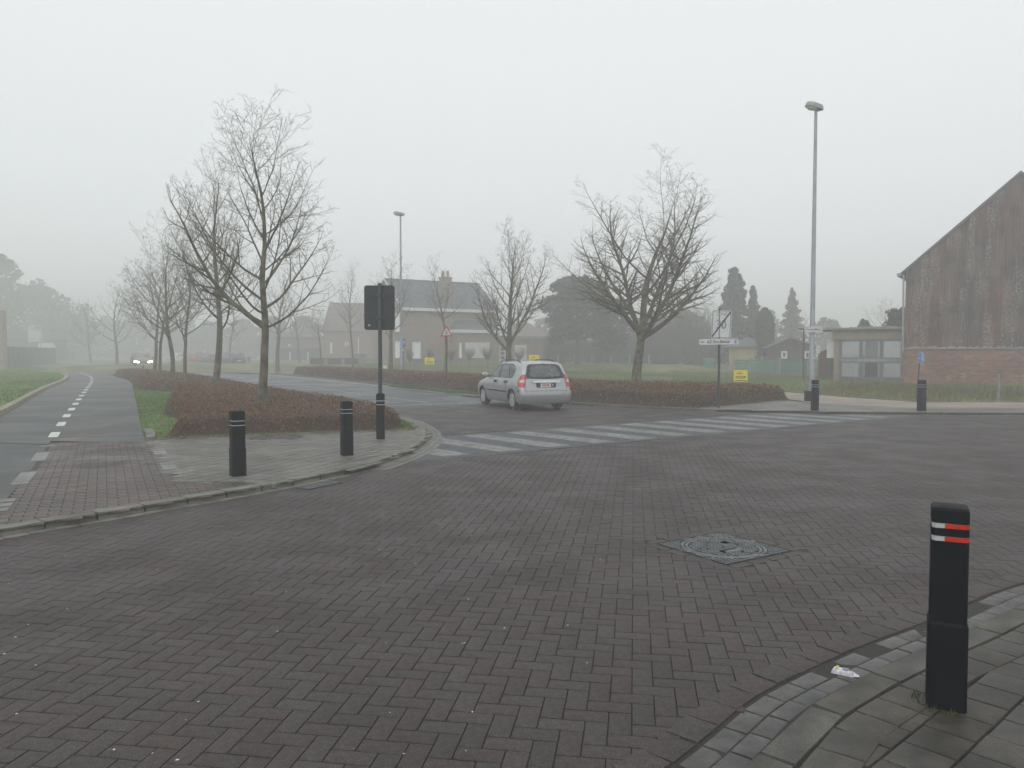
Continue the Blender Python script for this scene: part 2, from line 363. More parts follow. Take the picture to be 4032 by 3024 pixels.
#PART2
# ------------------------------------------------------------------ layout lines (metres)
def arr(p): return np.array(p, dtype=float)
def catmull(P, n=6):
    P = [np.array(p, float) for p in P]; out = []
    for i in range(len(P) - 1):
        p0 = P[max(i - 1, 0)]; p1 = P[i]; p2 = P[i + 1]; p3 = P[min(i + 2, len(P) - 1)]
        for k in range(n):
            t = k / n
            out.append(.5 * ((2 * p1) + (-p0 + p2) * t + (2 * p0 - 5 * p1 + 4 * p2 - p3) * t * t + (-p0 + 3 * p1 - 3 * p2 + p3) * t ** 3))
    out.append(P[-1]); return np.array(out)
def offset(P, d):
    P = np.asarray(P); T = np.gradient(P, axis=0); T /= np.linalg.norm(T, axis=1)[:, None]
    Nn = np.stack([T[:, 1], -T[:, 0]], 1); return P + Nn * d      # + is to the right of travel
def pip(X, Y, poly):
    poly = np.asarray(poly); ins = np.zeros(X.shape, bool); n = len(poly)
    for i in range(n):
        x1, y1 = poly[i]; x2, y2 = poly[(i + 1) % n]
        c = ((y1 > Y) != (y2 > Y)) & (X < (x2 - x1) * (Y - y1) / ((y2 - y1) + 1e-12) + x1); ins ^= c
    return ins
def edist(X, Y, poly):
    poly = np.asarray(poly); n = len(poly); D = np.full(X.shape, 1e9)
    for i in range(n):
        a = poly[i]; b = poly[(i + 1) % n]; ab = b - a; L2 = (ab ** 2).sum() + 1e-12
        t = np.clip(((X - a[0]) * ab[0] + (Y - a[1]) * ab[1]) / L2, 0, 1)
        D = np.minimum(D, np.hypot(X - a[0] - t * ab[0], Y - a[1] - t * ab[1]))
    return D
def resample(P, step):
    P = np.asarray(P); s = np.r_[0, np.cumsum(np.hypot(*np.diff(P, axis=0).T))]
    n = max(1, int(round(s[-1] / step))); q = np.linspace(0, s[-1], n + 1)
    return np.stack([np.interp(q, s, P[:, 0]), np.interp(q, s, P[:, 1])], 1)
def in_frame(x, y, z=0, m=0):
    c = Vector((x, y, z - EYE)); yy = c.y * cos(PITCH) - c.z * sin(PITCH)
    if yy < .3: return False
    u = CX + F * c.x / yy; v = CY - F * (c.y * sin(PITCH) + c.z * cos(PITCH)) / yy
    return -m < u < 4032 + m and -m < v < 3024 + m

ISL = catmull([(-9.5, -1.5), (-7.2, 3.2), (-5.6, 5.95), (-4.83, 7.21), (-4.18, 8.08), (-3.14, 9.55), (-2.3, 11.06), (-1.86, 12.6), (-1.68, 14.1), (-1.73, 15.5), (-2.02, 17.3), (-2.7, 19.49), (-3.9, 21.9), (-5.2, 23.7), (-6.5, 25.6)], 5)
CLN = catmull([(-2.0, 24.9), (-2.92, 26.4), (-7.06, 33.2), (-16.5, 49.2), (-26, 63.5), (-37.8, 80.6), (-55, 104), (-80, 136), (-125, 190), (-200, 270)], 6)
RL = offset(CLN, -3.6); RR = offset(CLN, 3.85)
RLk = RL[RL[:, 1] > 26.0]; RRk = RR[RR[:, 1] > 30.2]
FAR = catmull([(90, 18.5), (40, 20.3), (22, 20.9), (14.01, 21.04), (11.1, 21.21), (8.44, 21.64), (6.12, 22.28), (3.78, 23.68), (1.82, 25.51), (0.05, 27.49), (-2.0, 30.0)], 5)
NEAR = catmull([(-1.6, -3.0), (-1.2, -1.0), (-.75, .8), (-.2, 2.05), (.35, 2.85), (.69, 3.21), (.91, 3.46), (1.28, 3.88), (2.02, 4.47), (2.66, 4.91), (3.16, 5.28), (3.88, 5.77), (6, 6.9), (9.5, 8.2), (16, 9.4), (40, 10.5), (90, 11)], 6)
VERGE = np.vstack([ISL, RLk, [(-420, 420), (-420, -20), (-60, -20)]])
FIELD = np.vstack([FAR, RRk, [(-200, 420), (420, 420), (420, 18)]])
PAVE_N = np.vstack([offset(NEAR, .245), [(90, -12), (-1.6, -12)]])

def sheet(name, poly, z, m, kind='structure', parent=None, lift=None):
    bm = bmesh.new(); vs = [bm.verts.new((x, y, z)) for x, y in poly]
    es = [bm.edges.new((vs[i], vs[(i + 1) % len(vs)])) for i in range(len(vs))]
    bmesh.ops.triangle_fill(bm, use_beauty=True, edges=es)
    bmesh.ops.recalc_face_normals(bm, faces=bm.faces)
    for f in bm.faces:
        if f.normal.z < 0: f.normal_flip()
    me = bpy.data.meshes.new(name); bm.to_mesh(me); bm.free(); me.materials.append(m)
    o = link_mesh(name, me, parent)
    if kind: o['kind'] = kind
    return o
def ribbon(name, P, o0, o1, z, m, parent=None, kind='structure'):
    A = offset(P, o0); B = offset(P, o1); n = len(A)
    v = [(x, y, z) for x, y in A] + [(x, y, z) for x, y in B]
    o = mesh(name, v, [(i, n + i, n + i + 1, i + 1) for i in range(n - 1)], m, parent)
    if kind: o['kind'] = kind
    return o

ground = sheet('ground', [(-420, -60), (420, -60), (420, 420), (-420, 420)], -.06, M['field_soil'])
roadway = sheet('roadway', [(-12, -10), (90, -10), (90, 32), (-12, 32)], -.0062, M['joint'])
verge = sheet('verge', VERGE, .05, M['grass_soil'])
field = sheet('field', FIELD, .05, M['field_soil'])
pavement = sheet('pavement', PAVE_N, .015, M['joint'])
main_road = ribbon('road', CLN, -3.7, 3.9, 0.0, M['asphalt'])

# ------------------------------------------------------------------ paving pieces
def piece_mesh(name, w, d, m, bev=.004, h=.0, base=-.014, var=0):
    x, y = w / 2, d / 2; b = bev
    v = [(-x + b, -y + b, h), (x - b, -y + b, h), (x - b, y - b, h), (-x + b, y - b, h), (-x, -y, base), (x, -y, base), (x, y, base), (-x, y, base)]
    f = [(0, 1, 2, 3), (4, 5, 1, 0), (5, 6, 2, 1), (6, 7, 3, 2), (7, 4, 0, 3)]
    me = bpy.data.meshes.new(name); me.from_pydata(v, [], f); me.materials.append(m); return me
def lay(name, items, w, d, z, m, parent, bev=.004, base=-.014, nmax=300, tilt=.004, jz=.0012, stuff_name=None, ulimit=0):
    """items: (x, y, angle); the nearest in-frame ones become parts, the rest one joined part"""
    items = sorted(items, key=lambda q: (0 if in_frame(q[0], q[1], z, ulimit) else 1, q[0] ** 2 + q[1] ** 2))
    me = piece_mesh(name, w, d, m, bev, 0.0, base)
    for (x, y, a) in items[:nmax]:
        o = link_mesh(name, me, parent)
        o.location = (x, y, z + random.uniform(-jz, jz)); o.rotation_euler = (random.uniform(-tilt, tilt), random.uniform(-tilt, tilt), a + random.uniform(-.006, .006))
    rest = items[nmax:]
    if not rest: return
    A = np.array(rest); n = len(A)
    x_, y_ = w / 2, d / 2; b = bev
    base_v = np.array([(-x_ + b, -y_ + b, 0), (x_ - b, -y_ + b, 0), (x_ - b, y_ - b, 0), (-x_ + b, y_ - b, 0), (-x_, -y_, base), (x_, -y_, base), (x_, y_, base), (-x_, y_, base)])
    f0 = np.array([(0, 1, 2, 3), (4, 5, 1, 0), (5, 6, 2, 1), (6, 7, 3, 2), (7, 4, 0, 3)])
    ca, sa = np.cos(A[:, 2]), np.sin(A[:, 2])
    tx = np.random.uniform(-tilt, tilt, n); ty = np.random.uniform(-tilt, tilt, n); dz = np.random.uniform(-jz, jz, n)
    V = np.zeros((n, 8, 3))
    V[:, :, 0] = A[:, 0:1] + ca[:, None] * base_v[None, :, 0] - sa[:, None] * base_v[None, :, 1]
    V[:, :, 1] = A[:, 1:2] + sa[:, None] * base_v[None, :, 0] + ca[:, None] * base_v[None, :, 1]
    V[:, :, 2] = z + dz[:, None] + base_v[None, :, 2] + tx[:, None] * base_v[None, :, 0] + ty[:, None] * base_v[None, :, 1]
    Fc = (f0[None] + (np.arange(n) * 8)[:, None, None]).reshape(-1, 4)
    tone = np.repeat(np.random.rand(n), 5)
    o = big_mesh(stuff_name or name, V.reshape(-1, 3), Fc, m, parent, tone); o['kind'] = 'stuff'
    return o

# crossing frame
CA = arr((.822, .569)); CS = arr((-1.72, 1.95)); CO = arr((-1.14, 12.8))
CROSS = [CO - CA * 1.9 - CS * .09, CO + CA * 16.3 - CS * .09, CO + CA * 16.3 + CS * 1.12, CO - CA * 1.9 + CS * 1.12]
# carriageway herringbone
def herringbone(th, W, xr, yr, keep):
    c, s = cos(th), sin(th); out = []
    ext = 46; n = int(ext / W)
    J, I = np.meshgrid(np.arange(-n // 3, n), np.arange(-n, n), indexing='ij')
    r = (I - J) % 4
    for sel, ax, ay, rot in ((r == 0, 1.0, .5, 0.0), (r == 3, .5, 1.0, pi / 2)):
        lx = (I[sel] + ax) * W; ly = (J[sel] + ay) * W
        X = lx * c - ly * s; Y = lx * s + ly * c
        k = (X > xr[0]) & (X < xr[1]) & (Y > yr[0]) & (Y < yr[1])
        X, Y = X[k], Y[k]; k = keep(X, Y); out += [(x, y, th + rot) for x, y in zip(X[k], Y[k])]
    return out
mouthA, mouthB = arr((-6.6, 23.45)), arr((.35, 27.15))
MH = arr((1.89, 6.83)); mh_rot = atan2(.42, .66)
def keep_road(X, Y):
    k = ~(pip(X, Y, VERGE) & (edist(X, Y, VERGE[:len(ISL)]) > .12))
    k &= ~(pip(X, Y, FIELD) & (edist(X, Y, FAR) > .12)); k &= ~pip(X, Y, np.vstack([offset(NEAR, -.07), [(90, -12), (-1.6, -12)]]))
    n = arr((-(mouthB - mouthA)[1], (mouthB - mouthA)[0])); k &= ((X - mouthA[0]) * n[0] + (Y - mouthA[1]) * n[1]) < 0
    k &= ~pip(X, Y, CROSS)
    dx = (X - MH[0]) * cos(mh_rot) + (Y - MH[1]) * sin(mh_rot); dy = -(X - MH[0]) * sin(mh_rot) + (Y - MH[1]) * cos(mh_rot)
    k &= ~((abs(dx) < .47) & (abs(dy) < .47))
    k &= (abs(X) < Y * .80 + 3.5)
    return k
hb = herringbone(R(-9), .109, (-9, 26), (1.2, 28.5), keep_road)
lay('brick', hb, .2152, .1062, 0.0, M['paver'], roadway, bev=.0022, base=-.0068, jz=.0012, tilt=.005)
# soldier course along the near gutter, and gutter blocks, kerb stones of both corners
def along(P, off, step, rot=0):
    Q = resample(offset(P, off), step); mid = (Q[1:] + Q[:-1]) / 2; dd = Q[1:] - Q[:-1]
    return [(m_[0], m_[1], atan2(d_[1], d_[0]) + rot) for m_, d_ in zip(mid, dd)]
NR = NEAR[(NEAR[:, 1] > -.5) & (NEAR[:, 0] < 15)]
lay('border_brick', along(NR, -.085, .215), .208, .165, .004, M['paver'], roadway, tilt=.01, jz=.003)
lay('gutter_block', along(NR, .070, .222), .216, .112, -.006, M['gutter'], pavement, tilt=.012, jz=.003)
lay('gutter_block', along(NR, .187, .222), .216, .112, -.002, M['gutter'], pavement, tilt=.012, jz=.003)
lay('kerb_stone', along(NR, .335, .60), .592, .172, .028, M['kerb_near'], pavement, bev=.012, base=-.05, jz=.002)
def stones(name, P, off, step, w, d, z, m, parent, **k): lay(name, along(P, off, step), w, d, z, m, parent, **k)
IK = ISL[(ISL[:, 1] > -1) & (ISL[:, 1] < 25.5)]
stones('kerb_stone', IK, -.11, .50, .497, .205, .078, M['kerb'], verge, bev=.012, base=-.1, jz=.002)
stones('gutter_block', IK[(IK[:, 1] < 23)], .055, .222, .214, .10, .008, M['kerb'], roadway, jz=.002, base=-.02)
GT = IK[(IK[:, 1] > 11.2) & (IK[:, 1] < 20.5)]
stones('gutter_block', GT, .165, .222, .214, .10, .009, M['tile'], roadway, jz=.002, base=-.02)
stones('gutter_block', GT, .275, .222, .214, .10, .006, M['tile'], roadway, jz=.002, base=-.02)
FKp = FAR[(FAR[:, 0] < 28)]
stones('kerb_stone', FKp, .10, 1.0, .99, .15, .082, M['kerb'], field, bev=.012, base=-.1)
stones('gutter_block', FKp[FKp[:, 0] < 16], -.07, .30, .29, .12, .006, M['kerb'], roadway, base=-.02)
KL = RLk[RLk[:, 1] < 90]; KR = RRk[RRk[:, 1] < 100]
stones('kerb_stone', KL, -.10, 1.0, .99, .15, .085, M['kerb'], verge, bev=.012, base=-.1)
stones('kerb_stone', KR, .10, 1.0, .99, .15, .085, M['kerb'], field, bev=.012, base=-.1)
ribbon('gutter', KR, -.42, -.02, .006, M['kerb'])

# zebra crossing laid in pale and dark blocks
def stripe(k0, k1, s0, s1, m, name, rows, z):
    V = []; Fc = []; tone = []; n = int(round((s1 - s0) * 11.7))
    for i in range(rows):
        a0 = k0 + (k1 - k0) * i / rows; a1 = k0 + (k1 - k0) * (i + 1) / rows; sh = (i % 2) * .5
        cuts = [0] + [j + sh for j in range(1 - (i % 2), n + 1) if 0 < j + sh < n] + [n]
        for c0, c1 in zip(cuts[:-1], cuts[1:]):
            if c1 - c0 < .05: continue
            t0 = s0 + (s1 - s0) * c0 / n; t1 = s0 + (s1 - s0) * c1 / n
            P = [CO + CA * a + CS * t for a, t in ((a0 + .003, t0 + .0012), (a1 - .003, t0 + .0012), (a1 - .003, t1 - .0012), (a0 + .003, t1 - .0012))]
            dz = random.uniform(-.001, .001); b = len(V)
            c = sum(P) / 4
            V += [(*(p + (c - p) * .02), z + dz) for p in P] + [(*p, z - .015) for p in P]
            Fc += [(b, b + 1, b + 2, b + 3), (b + 4, b + 5, b + 1, b), (b + 5, b + 6, b + 2, b + 1), (b + 6, b + 7, b + 3, b + 2), (b + 7, b + 4, b, b + 3)]
            tone += [random.random()] * 5
    return big_mesh(name, V, Fc, m, roadway, tone)
crossing_bed = sheet('crossing_bed', CROSS, -.003, M['joint'], parent=roadway, kind=None)
PER = 1.105
for k in range(-1, 14):
    if k >= 0: stripe(k * PER, k * PER + .53, 0, 1, M['paver_white'], 'crossing_stripe', 5, .003)
    stripe(k * PER + .53, (k + 1) * PER, 0, 1, M['paver_dark'], 'dark_stripe', 5, .002)
stripe(-1.7, 15.5, -.085, -.002, M['paver_dark'], 'dark_stripe', 150, .002)
stripe(-1.7, 15.5, 1.002, 1.085, M['paver_dark'], 'dark_stripe', 150, .002)

# manhole cover in the carriageway
mh = empty('manhole_cover', (MH[0], MH[1], 0), mh_rot, 'square cast iron manhole cover with round waffle lid set in the brick carriageway', 'manhole cover')
fr = MB().box((0, 0, -.008), (.80, .80, .012)); fr.build('frame', M['iron_dark'], mh)
pad = MB()
S_ = .0365
for i in range(-11, 11):
    for j in range(-11, 11):
        x, y = (i + .5) * S_, (j + .5) * S_; r = math.hypot(x, y)
        if r < .295 or (r > .385 and abs(x) < .39 and abs(y) < .39):
            if r < .295 and ((abs(x + .05) < .11 and abs(y + .12) < .03) or (abs(x - .15) < .05 and abs(y - .1) < .03)): continue
            pad.box((x, y, .0015), (.026, .026, .007))
pad.build('lid_pattern', M['iron'], mh)['kind'] = 'stuff'
rg = MB(); rg.lathe([(.308, -.002), (.308, .004), (.335, .004), (.335, -.002)], 48); rg.lathe([(.345, -.002), (.345, .005), (.372, .005), (.372, -.002)], 48)
rg.box((.0, -.12, .0), (.2, .05, .008)); rg.box((.39, .0, .003), (.06, .05, .006)); rg.build('ring', M['iron'], mh)
for (x, y) in ((0, 0), (.0, .18), (.18, 0), (-.18, .02), (.02, -.2)): MB().lathe([(0, .0058), (.016, .0058)], 10, (x, y, 0)).build('keyhole', M['black'], mh)
# border bricks round the cover
bd = []
for s_ in range(4):
    a = mh_rot + s_ * pi / 2
    for t_ in (-.35, -.13, .09, .31):
        lx, ly = t_, .475
        bd.append((MH[0] + lx * cos(a) - ly * sin(a), MH[1] + lx * sin(a) + ly * cos(a), a))
lay('border_brick', bd, .214, .10, .001, M['paver'], roadway, tilt=.01)

# ------------------------------------------------------------------ cycle path, footway of the left corner
TH_P = atan2(14.2 - 8.4, -8.45 + 5.6)         # direction of the path
PL = catmull([(-5.5, 3.0), (-8.2, 9.5), (-10.6, 14.4), (-13.29, 19.96), (-15.57, 24.37), (-20.43, 33.76), (-26.0, 45.0), (-31.5, 54.5), (-43.5, 73.0), (-60, 94), (-85, 120), (-130, 160)], 5)
PM = catmull([(-3.7, 4.6), (-5.75, 8.7), (-6.67, 10.56), (-7.67, 12.51), (-8.99, 15.03), (-11.46, 19.75), (-13.79, 24.27), (-18.84, 34.04), (-23.85, 43.69), (-30.0, 54.5), (-42.0, 72.5), (-58, 93), (-83, 119), (-128, 159)], 5)
PR = catmull([(-1.6, 5.0), (-4.0, 9.0), (-6.85, 14.36), (-9.3, 19.2), (-11.7, 24.0), (-16.61, 33.76), (-21.8, 43.9), (-28.3, 54.6), (-39.8, 71.5), (-56, 92), (-81, 118), (-126, 158)], 5)
def between(name, A, B, z, m, y0=-5, y1=400, kind='structure', parent=None):
    n = min(len(A), len(B)); A = resample(A, .5)[:]; B = resample(B, .5)
    q = np.linspace(0, 1, 300)
    def f(P): 
        k = (P[:, 1] >= y0) & (P[:, 1] <= y1); P = P[k]; t = np.linspace(0, 1, len(P)); return np.stack([np.interp(q, t, P[:, 0]), np.interp(q, t, P[:, 1])], 1)
    A, B = f(A), f(B); n = 300
    v = [(x, y, z) for x, y in A] + [(x, y, z) for x, y in B]
    return_ = mesh(name, v, [(i, n + i, n + i + 1, i + 1) for i in range(n - 1)], m, parent)
    if kind: return_['kind'] = kind
    return return_
footpath = between('footpath', PL, PM, .072, M['asphalt_path'], 3)
cycle_path = between('cycle_path', PM, PR, .074, M['asphalt_worn'], 13.98)
# worn red surfacing patches showing through
def blob(name, pts, z, m, parent, seed):
    rnd = random.Random(seed); P = catmull(list(pts) + [pts[0]], 6)[:-1]; c = P.mean(0)
    P = [p + (p - c) * rnd.uniform(-.12, .12) for p in P]
    return sheet(name, P, z, m, kind=None, parent=parent)
# joints cut across the old asphalt
for y_, a_ in ((13.45, PL), (14.55, PM)):
    q0 = [p for p in PL if p[1] > y_][0] if a_ is PL else [p for p in PM if p[1] > y_][0]
    q1 = [p for p in PM if p[1] > y_][0] if a_ is PL else [p for p in PR if p[1] > y_][0]
    mesh('joint', [(q0[0], q0[1], .0765), (q1[0], q1[1], .0765), (q1[0], q1[1] + .05, .0765), (q0[0], q0[1] + .05, .0765)], [(0, 1, 2, 3)], M['joint'], footpath if a_ is PL else cycle_path)
# white dashes between foot and cycle side
c_line = resample(PM[(PM[:, 1] > 15.0) & (PM[:, 1] < 80)], .1)
dist = 0.0; i = 0
while i + 12 < len(c_line):
    p, q = c_line[i], c_line[min(i + 11, len(c_line) - 1)]; t = (q - p) / np.linalg.norm(q - p); n = arr((t[1], -t[0])); w = .085
    P = [p - n * w, p + n * w, q + n * w, q - n * w]
    mesh('white_dash', [(x, y, .079) for x, y in P], [(0, 1, 2, 3)], M['paint_white'], cycle_path); i += 26
# brick-paved mouth of the cycle path
BRK = np.vstack([resample(PM[(PM[:, 1] > 4.4) & (PM[:, 1] < 14.15)], .3), [(-8.45, 14.25), (-6.75, 14.45)], [(-4.28, 9.97), (-3.1, 9.72)], ISL[(ISL[:, 1] < 9.5) & (ISL[:, 1] > 4.0)][::-1]])
brick_bed = sheet('brick_path', BRK, .064, M['joint'])
dr = arr((cos(TH_P), sin(TH_P)))
def grid(poly, w, d, th, bond=.5, m_in=0.0, org=(0, 0)):
    P = np.asarray(poly); c, s = cos(th), sin(th)
    lx = (P[:, 0] - org[0]) * c + (P[:, 1] - org[1]) * s; ly = -(P[:, 0] - org[0]) * s + (P[:, 1] - org[1]) * c
    out = []
    I, J = np.meshgrid(np.arange(math.floor(lx.min() / w) - 1, lx.max() / w + 1), np.arange(math.floor(ly.min() / d) - 1, ly.max() / d + 1))
    X0 = (I + .5 + (J % 2) * bond) * w; Y0 = (J + .5) * d
    X = org[0] + X0 * c - Y0 * s; Y = org[1] + X0 * s + Y0 * c
    k = pip(X, Y, P)
    if m_in: k &= edist(X, Y, P) > m_in
    return [(x, y, th) for x, y in zip(X[k], Y[k])]
lay('brick', grid(BRK, .218, .108, TH_P - pi / 2 + .03), .2125, .1035, .070, M['paver_red'], brick_bed, jz=.0012)
# pale blocks that mark both sides of the bricks
def blocks(name, p, t, n, w, L_, z, m, parent):
    for i in range(n): pass
bl = []
for y0, y1 in ((8.0, 8.75), (9.7, 10.7), (11.8, 12.8), (13.6, 13.75)):
    k = PM[(PM[:, 1] > 5)]; 
    def at_y(y): return arr((np.interp(y, k[:, 1], k[:, 0]), y))
    p, q = at_y(y0), at_y(y1); t = (q - p) / np.linalg.norm(q - p); n = arr((t[1], -t[0])) * .16
    L_ = np.linalg.norm(q - p); m_ = max(1, int(L_ / .22))
    for i in range(m_):
        for s_ in (0,):
            c_ = p + t * (i + .5) * L_ / m_ + n * s_; bl.append((c_[0], c_[1], atan2(t[1], t[0])))
lay('white_block', bl, .215, .20, .0765, M['paver_white'], brick_bed)
bl = []
for y0, y1 in ((10.9, 11.6), (12.5, 13.2), (14.05, 14.3)):
    p, q = [arr((-6.85 + (14.36 - y) * .539, y)) for y in (y0, y1)]; t = (q - p) / np.linalg.norm(q - p); n = arr((t[1], -t[0]))
    L_ = np.linalg.norm(q - p); m_ = max(1, int(L_ / .22))
    for i in range(m_):
        c_ = p + t * (i + .5) * L_ / m_ + n * .12; bl.append((c_[0], c_[1], atan2(t[1], t[0])))
lay('white_block', bl, .215, .20, .0765, M['paver_white'], brick_bed)
# footway tiles of the left corner
FW = np.vstack([[(-4.42, 9.95), (-6.87, 14.5), (-6.1, 15.2)], [(-2.3, 16.35), (-2.0, 17.0)], ISL[(ISL[:, 1] < 17.0) & (ISL[:, 1] > 9.75)][::-1]])
footway = sheet('footway', FW, .062, M['joint_pale'])
lay('paving_tile', [q for q in grid(FW, .225, .225, R(-20), 0) if not (abs((q[0] + 4.62) * cos(R(8)) + (q[1] - 15.05) * sin(R(8))) < .42 and abs(-(q[0] + 4.62) * sin(R(8)) + (q[1] - 15.05) * cos(R(8))) < .33)], .2155, .2155, .0705, M['tile'], footway, jz=.0015)
stones('edging_stone', arr([(-4.45, 9.93), (-3.9, 9.96), (-3.3, 9.85), (-3.0, 9.72)]), 0, .5, .49, .06, .078, M['kerb'], footway, base=-.05)
stones('edging_stone', arr([(-6.85, 14.62), (-6.1, 15.28), (-4.4, 15.85), (-2.25, 16.5)]), 0, 1.0, .99, .05, .085, M['kerb'], footway, base=-.05)
stones('edging_stone', arr([(-6.85, 14.62), (-7.15, 15.3), (-7.7, 16.3)]), -.03, .9, .89, .16, .13, M['kerb'], verge, base=-.1)
stones('kerb_stone', PL[(PL[:, 1] > 16) & (PL[:, 1] < 56)], -.12, 1.0, .985, .22, .20, M['concrete_mossy'], verge, bev=.015, base=-.2)
# access cover in the footway
ac = empty('access_cover', (-4.62, 15.05, .06), R(8), 'flat rectangular brick-filled access cover in the footway before the hedge', 'access cover')
MB().box((0, .30, .008), (.84, .03, .012)).box((0, -.30, .008), (.84, .03, .012)).box((.42, 0, .008), (.03, .63, .012)).box((-.42, 0, .008), (.03, .63, .012)).build('frame', M['iron_dark'], ac)
for i in range(9):
    for j in range(3):
        o = MB().box((-.36 + i * .09, -.19 + j * .19, .004), (.084, .182, .012)).build('brick', M['paver_red'], ac)
# slotted road drain under the left kerb
dg = empty('road_drain', (-2.52, 10.02, .0), R(59), 'narrow slotted cast iron road drain against the left kerb', 'drain')
b_ = MB().box((0, 0, .002), (.62, .22, .012)); b_.build('frame', M['iron_dark'], dg)
b_ = MB()
for i in range(5): b_.box((0, -.085 + i * .042, .009), (.60, .02, .008))
b_.build('grating', M['iron'], dg)
# ------------------------------------------------------------------ near footway (right foreground)
NT = np.vstack([offset(NR, .43), [(15, -2), (-1, -2)]])
NT = NT[(NT[:, 1] > -3)]
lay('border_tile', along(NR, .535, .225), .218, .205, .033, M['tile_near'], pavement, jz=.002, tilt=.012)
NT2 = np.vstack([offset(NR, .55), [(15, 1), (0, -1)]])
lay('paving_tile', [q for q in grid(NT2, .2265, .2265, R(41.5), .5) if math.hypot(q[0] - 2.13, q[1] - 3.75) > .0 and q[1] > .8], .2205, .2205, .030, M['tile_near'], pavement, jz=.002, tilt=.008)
# ------------------------------------------------------------------ far corner: tiled pavement and beige cycle path
FP = np.vstack([FAR[(FAR[:, 0] > 5.7) & (FAR[:, 0] < 41)], [(5.6, 22.9), (7.7, 24.9), (9.3, 26.6), (9.9, 25.2), (11.6, 23.2), (14.5, 22.9), (41, 22.4)]])
far_pavement = sheet('far_pavement', FP, .068, M['joint_pale'])
lay('paving_tile', [q for q in grid(FP, .31, .31, R(-4), 0) if q[0] < 17 and q[1] < 26.6], .303, .303, .0765, M['tile'], far_pavement, nmax=300, base=-.008)
BP = [(7.0, 38), (8.6, 30.5), (9.74, 26.9), (9.9, 25.2), (11.6, 23.2), (14.5, 22.9), (60, 21.8), (60, 24.8), (16.8, 25.3), (13.57, 25.9), (12.4, 28.0), (11.8, 30.3), (11.1, 33), (9.5, 39)]
beige_path = sheet('beige_path', catmull(BP + [BP[0]], 3)[:-1], .080, M['path_beige'])
sheet('beige_lane', [(-14.8, 60.5), (-20.2, 60.8), (-24.5, 64), (-8, 66.5), (-5, 64.5)], .09, M['path_beige'])
ribbon('pale_footway', offset(CLN[(CLN[:, 1] > 60) & (CLN[:, 1] < 120)], 8.5), -.9, .9, .092, M['path_beige'])
q = arr([(11.5, 33), (12.1, 30.5), (12.7, 28.3), (13.8, 26.4), (17, 25.75), (30, 25.3)])
stones('edging_stone', q, 0, 1.0, .99, .09, .10, M['kerb'], beige_path, base=-.05)

# ------------------------------------------------------------------ painted lines on the main road
def line(off0, off1, y0, y1, z=.005, parent=main_road, m=M['paint_white']):
    P = resample(CLN[(CLN[:, 1] >= 23) & (CLN[:, 1] < 130)], .5); P = P[(P[:, 1] >= y0) & (P[:, 1] < y1)]
    o = ribbon('edge_line', P, off0, off1, z, m, parent, None); return o
line(3.30, 3.42, 30.5, 120); line(-3.25, -3.13, 27, 120)
P = resample(CLN[(CLN[:, 1] >= 25)], .5); Pd = P[(P[:, 1] >= 44) & (P[:, 1] < 110)]
ribbon('centre_line', P[(P[:, 1] < 46) & (P[:, 1] > 26.0)], -.05, .05, .005, M['paint_worn'], main_road, None)
for i in range(0, len(Pd) - 3, 8): ribbon('white_dash', Pd[i:i + 4], -.06, .06, .005, M['paint_white'], main_road, None)
d_ = (mouthB - mouthA) / np.linalg.norm(mouthB - mouthA); n_ = arr((-d_[1], d_[0]))
mesh('stop_line', [(*(mouthA - n_ * .05), .007), (*(mouthB + d_ * 0 - n_ * .05), .007), (*(mouthB + n_ * .12), .007), (*(mouthA + n_ * .12), .007)], [(0, 1, 2, 3)], M['paint_worn'], main_road)
#PART3
# ------------------------------------------------------------------ bare trees
def seg_mesh(S, n=3):
    """S: array (m,8) x0 y0 z0 x1 y1 z1 r0 r1 -> open prisms, vectorised"""
    S = np.asarray(S, float); m = len(S); A = S[:, :3]; B = S[:, 3:6]; T = B - A; T /= np.linalg.norm(T, axis=1)[:, None] + 1e-9
    ref = np.where(np.abs(T[:, 2:3]) < .9, np.array([[0, 0, 1.]]), np.array([[1., 0, 0]]))
    U = np.cross(T, ref); U /= np.linalg.norm(U, axis=1)[:, None]; W = np.cross(T, U)
    th = np.arange(n) * 2 * pi / n; ring = np.cos(th)[None, :, None] * U[:, None] + np.sin(th)[None, :, None] * W[:, None]
    V = np.concatenate([A[:, None] + ring * S[:, 6][:, None, None], B[:, None] + ring * S[:, 7][:, None, None]], 1)
    f = np.array([(k, (k + 1) % n, n + (k + 1) % n, n + k) for k in range(n)])
    return V.reshape(-1, 3), (f[None] + (np.arange(m) * 2 * n)[:, None, None]).reshape(-1, 4)
